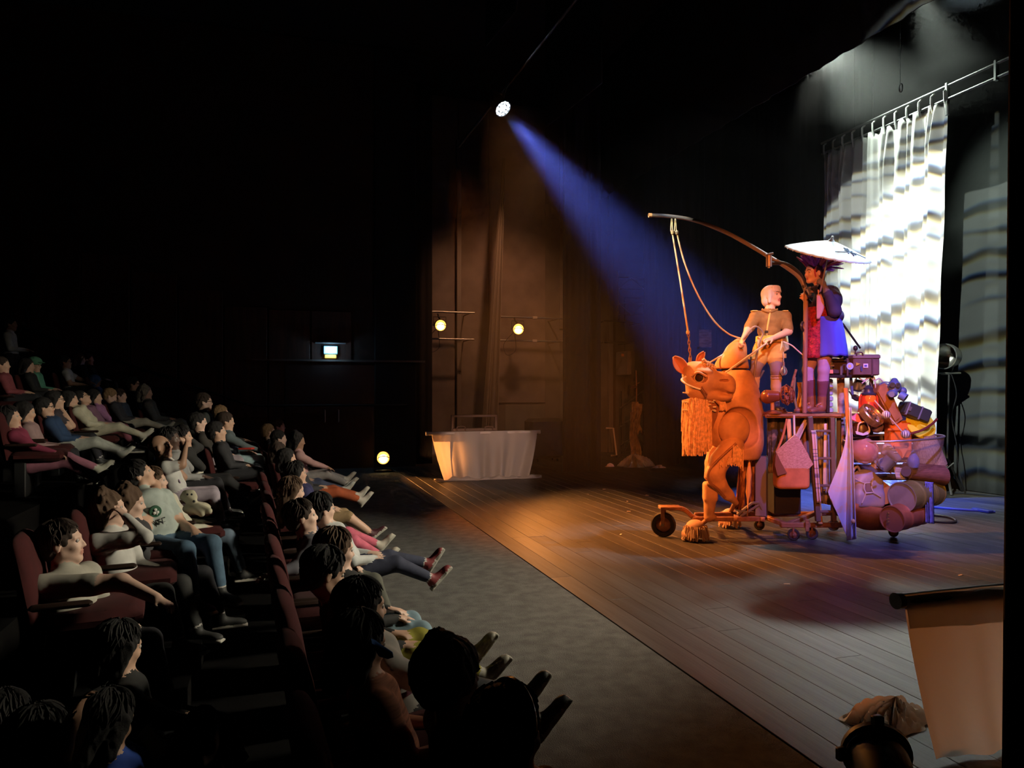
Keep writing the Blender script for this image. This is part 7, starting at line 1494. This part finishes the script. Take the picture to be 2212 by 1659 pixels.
viewer(59, 790, 11.1, 'dark-haired child beside the green cap', 'child beside the green cap', (0.97, 0.2, -0.05), skin=1, hair='black', style='bob', shirt=(0.02, 0.02, 0.02))
viewer(75, 788, 11.3, 'child in a green cap, glasses and green shirt', 'child in the green cap', (0.9, -0.2, -0.1), skin=1, hair='black', glasses=True, shirt=(0.10, 0.32, 0.22), extra=cap_hat((0.10, 0.30, 0.18)), rec=0.2)
viewer(141, 782, 12.4, 'child in a white football shirt with glasses and stretched arm', 'child in the white football shirt', (0.97, 0.1, 0.05), skin=2, hair='black', glasses=True, shirt=(0.55, 0.55, 0.55), extra=collar((0.06, 0.06, 0.08)), arms=('fwd', 'lap'), sleeves=False, rec=0.2)
viewer(172, 776, 13.2, 'brown-haired viewer turned away in the top row', 'viewer turned away in the top row', (0.8, 0.5, 0), skin=1, hair='brown', style='bob', shirt=(0.015, 0.015, 0.018), eyes=False)
viewer(190, 776, 13.4, 'pale-faced viewer at the end of the top row', 'pale-faced viewer in the top row', (0.9, 0.0, 0), skin=0, hair='dark', shirt=(0.015, 0.015, 0.02), eyes=False)
viewer(206, 824, 12.8, 'viewer in a blue hooded top, face hidden', 'viewer in the blue hood', (0.8, 0.6, -0.3), skin=2, hair=(0.06, 0.16, 0.40), style='bob', shirt=(0.04, 0.12, 0.30), eyes=False)
viewer(22, 700, 13.0, 'grown-up standing at the top left in a white shirt', 'standing grown-up', (0.97, 0.2, 0), skin=2, hair='black', shirt=(0.55, 0.55, 0.55), s=1.02, b=1.2, rec=0.05, stand=True, seat=False)
# ---- near bottom left
viewer(258, 1398, 3.15, 'dark-haired viewer with folded hands, above the blue sleeve', 'viewer with folded hands', (0.75, 0.62, -0.2), skin=1, hair='black', style='bob', shirt=(0.015, 0.015, 0.018), arms=('lap', 'fwd'), rec=0.2, seat=False)
viewer(88, 1596, 2.45, 'viewer raising one bent hand at the bottom left', 'viewer raising a hand', (0.6, 0.8, -0.1), skin=2, hair='black', style='bob', shirt=(0.02, 0.02, 0.02), sleeves=False, arms=('lap', (A3(128, 1620, 2.42), A3(158, 1552, 2.42))), rec=0.2, seat=False)
viewer(232, 1560, 2.6, 'viewer in a bright blue top holding a beige booklet', 'viewer in the bright blue top', (0.6, 0.8, -0.3), skin=2, hair='black', style='bob', shirt=(0.02, 0.07, 0.36), rec=0.2, arms=('fwd', 'fwd'), seat=False)
viewer(462, 1634, 2.25, 'viewer in a floral headscarf at the bottom edge', 'viewer in the floral headscarf', (0.95, 0.3, 0), skin=2, hair=(0.10, 0.05, 0.04), style='afro', shirt=(0.02, 0.015, 0.015), rec=0.15, eyes=False, seat=False)
viewer(8, 1560, 2.7, 'viewer in a blue, white and yellow printed top at the lower left edge', 'viewer in the printed top', (0.6, 0.8, -0.2), skin=2, hair='black', shirt=(0.05, 0.12, 0.45), shirt_kw=dict(color2=(0.55, 0.5, 0.2), vscale=7, ramp=(0.45, 0.55)), rec=0.2, seat=False)
# ---- things held or lying
pz = thing('plush_dog', 'cream plush dog lying on the lap of the child in the cream shirt', 'plush toy', P(418, 1098, 5.6))
B = Body(0.008, 0.02); PD = 5.55
B.ell(P(408, 1072, PD), (0.05, 0.045, 0.05)).cap(P(408, 1075, PD), P(418, 1084, PD - 0.03), 0.035, 0.026).ell(P(425, 1098, PD), (0.10, 0.07, 0.05)).cap(P(430, 1095, PD - 0.05), P(452, 1104, PD - 0.08), 0.028, 0.024).cap(P(420, 1100, PD - 0.06), P(436, 1110, PD - 0.1), 0.028, 0.024)
for du in (-9, 8): B.cap(P(408 + du, 1064, PD), P(408 + du * 1.5, 1074, PD), 0.016, 0.022)
B.mesh('body', mat('plush_cream', (0.5, 0.46, 0.34), 0.95), pz)
for du in (-4, 5): MB().ell(P(409 + du, 1068, PD - 0.05), 0.008, None, 8, 6).build('eye', BLACKM, pz)
MB().ell(P(419, 1083, PD - 0.065), 0.010, None, 8, 6).build('nose', BLACKM, pz)
bk2 = thing('booklet', 'beige booklet in the hands of the viewer in bright blue', 'booklet', P(345, 1600, 2.45))
MB().prism([P(322, 1566, 2.42), P(366, 1626, 2.36), P(336, 1650, 2.40), P(300, 1590, 2.46)], (0.0, 0.012, 0.006)).build('cover', mat('beige_card', (0.30, 0.28, 0.20), 0.8), bk2)
bs = MB().prism([P(803, 1390, 2.40), P(812, 1394, 2.40), P(850, 1420, 2.36), P(838, 1424, 2.36), P(818, 1418, 2.38)], (0.0, 0.02, 0.01)).build('blue_scarf', mat('blue_cloth', (0.10, 0.25, 0.75), 0.8)); tag(bs, 'bright blue cloth held above the rust sweater', 'cloth')
rn = MB().box(P(532, 969, 8.6), (0.16, 0.10, 0.02), (RT, FW, UP), bev=0.005).build('red_tray', mat('red_plastic', (0.75, 0.06, 0.04), 0.4)); tag(rn, 'small bright red flap on the aisle arm rest', 'flap')
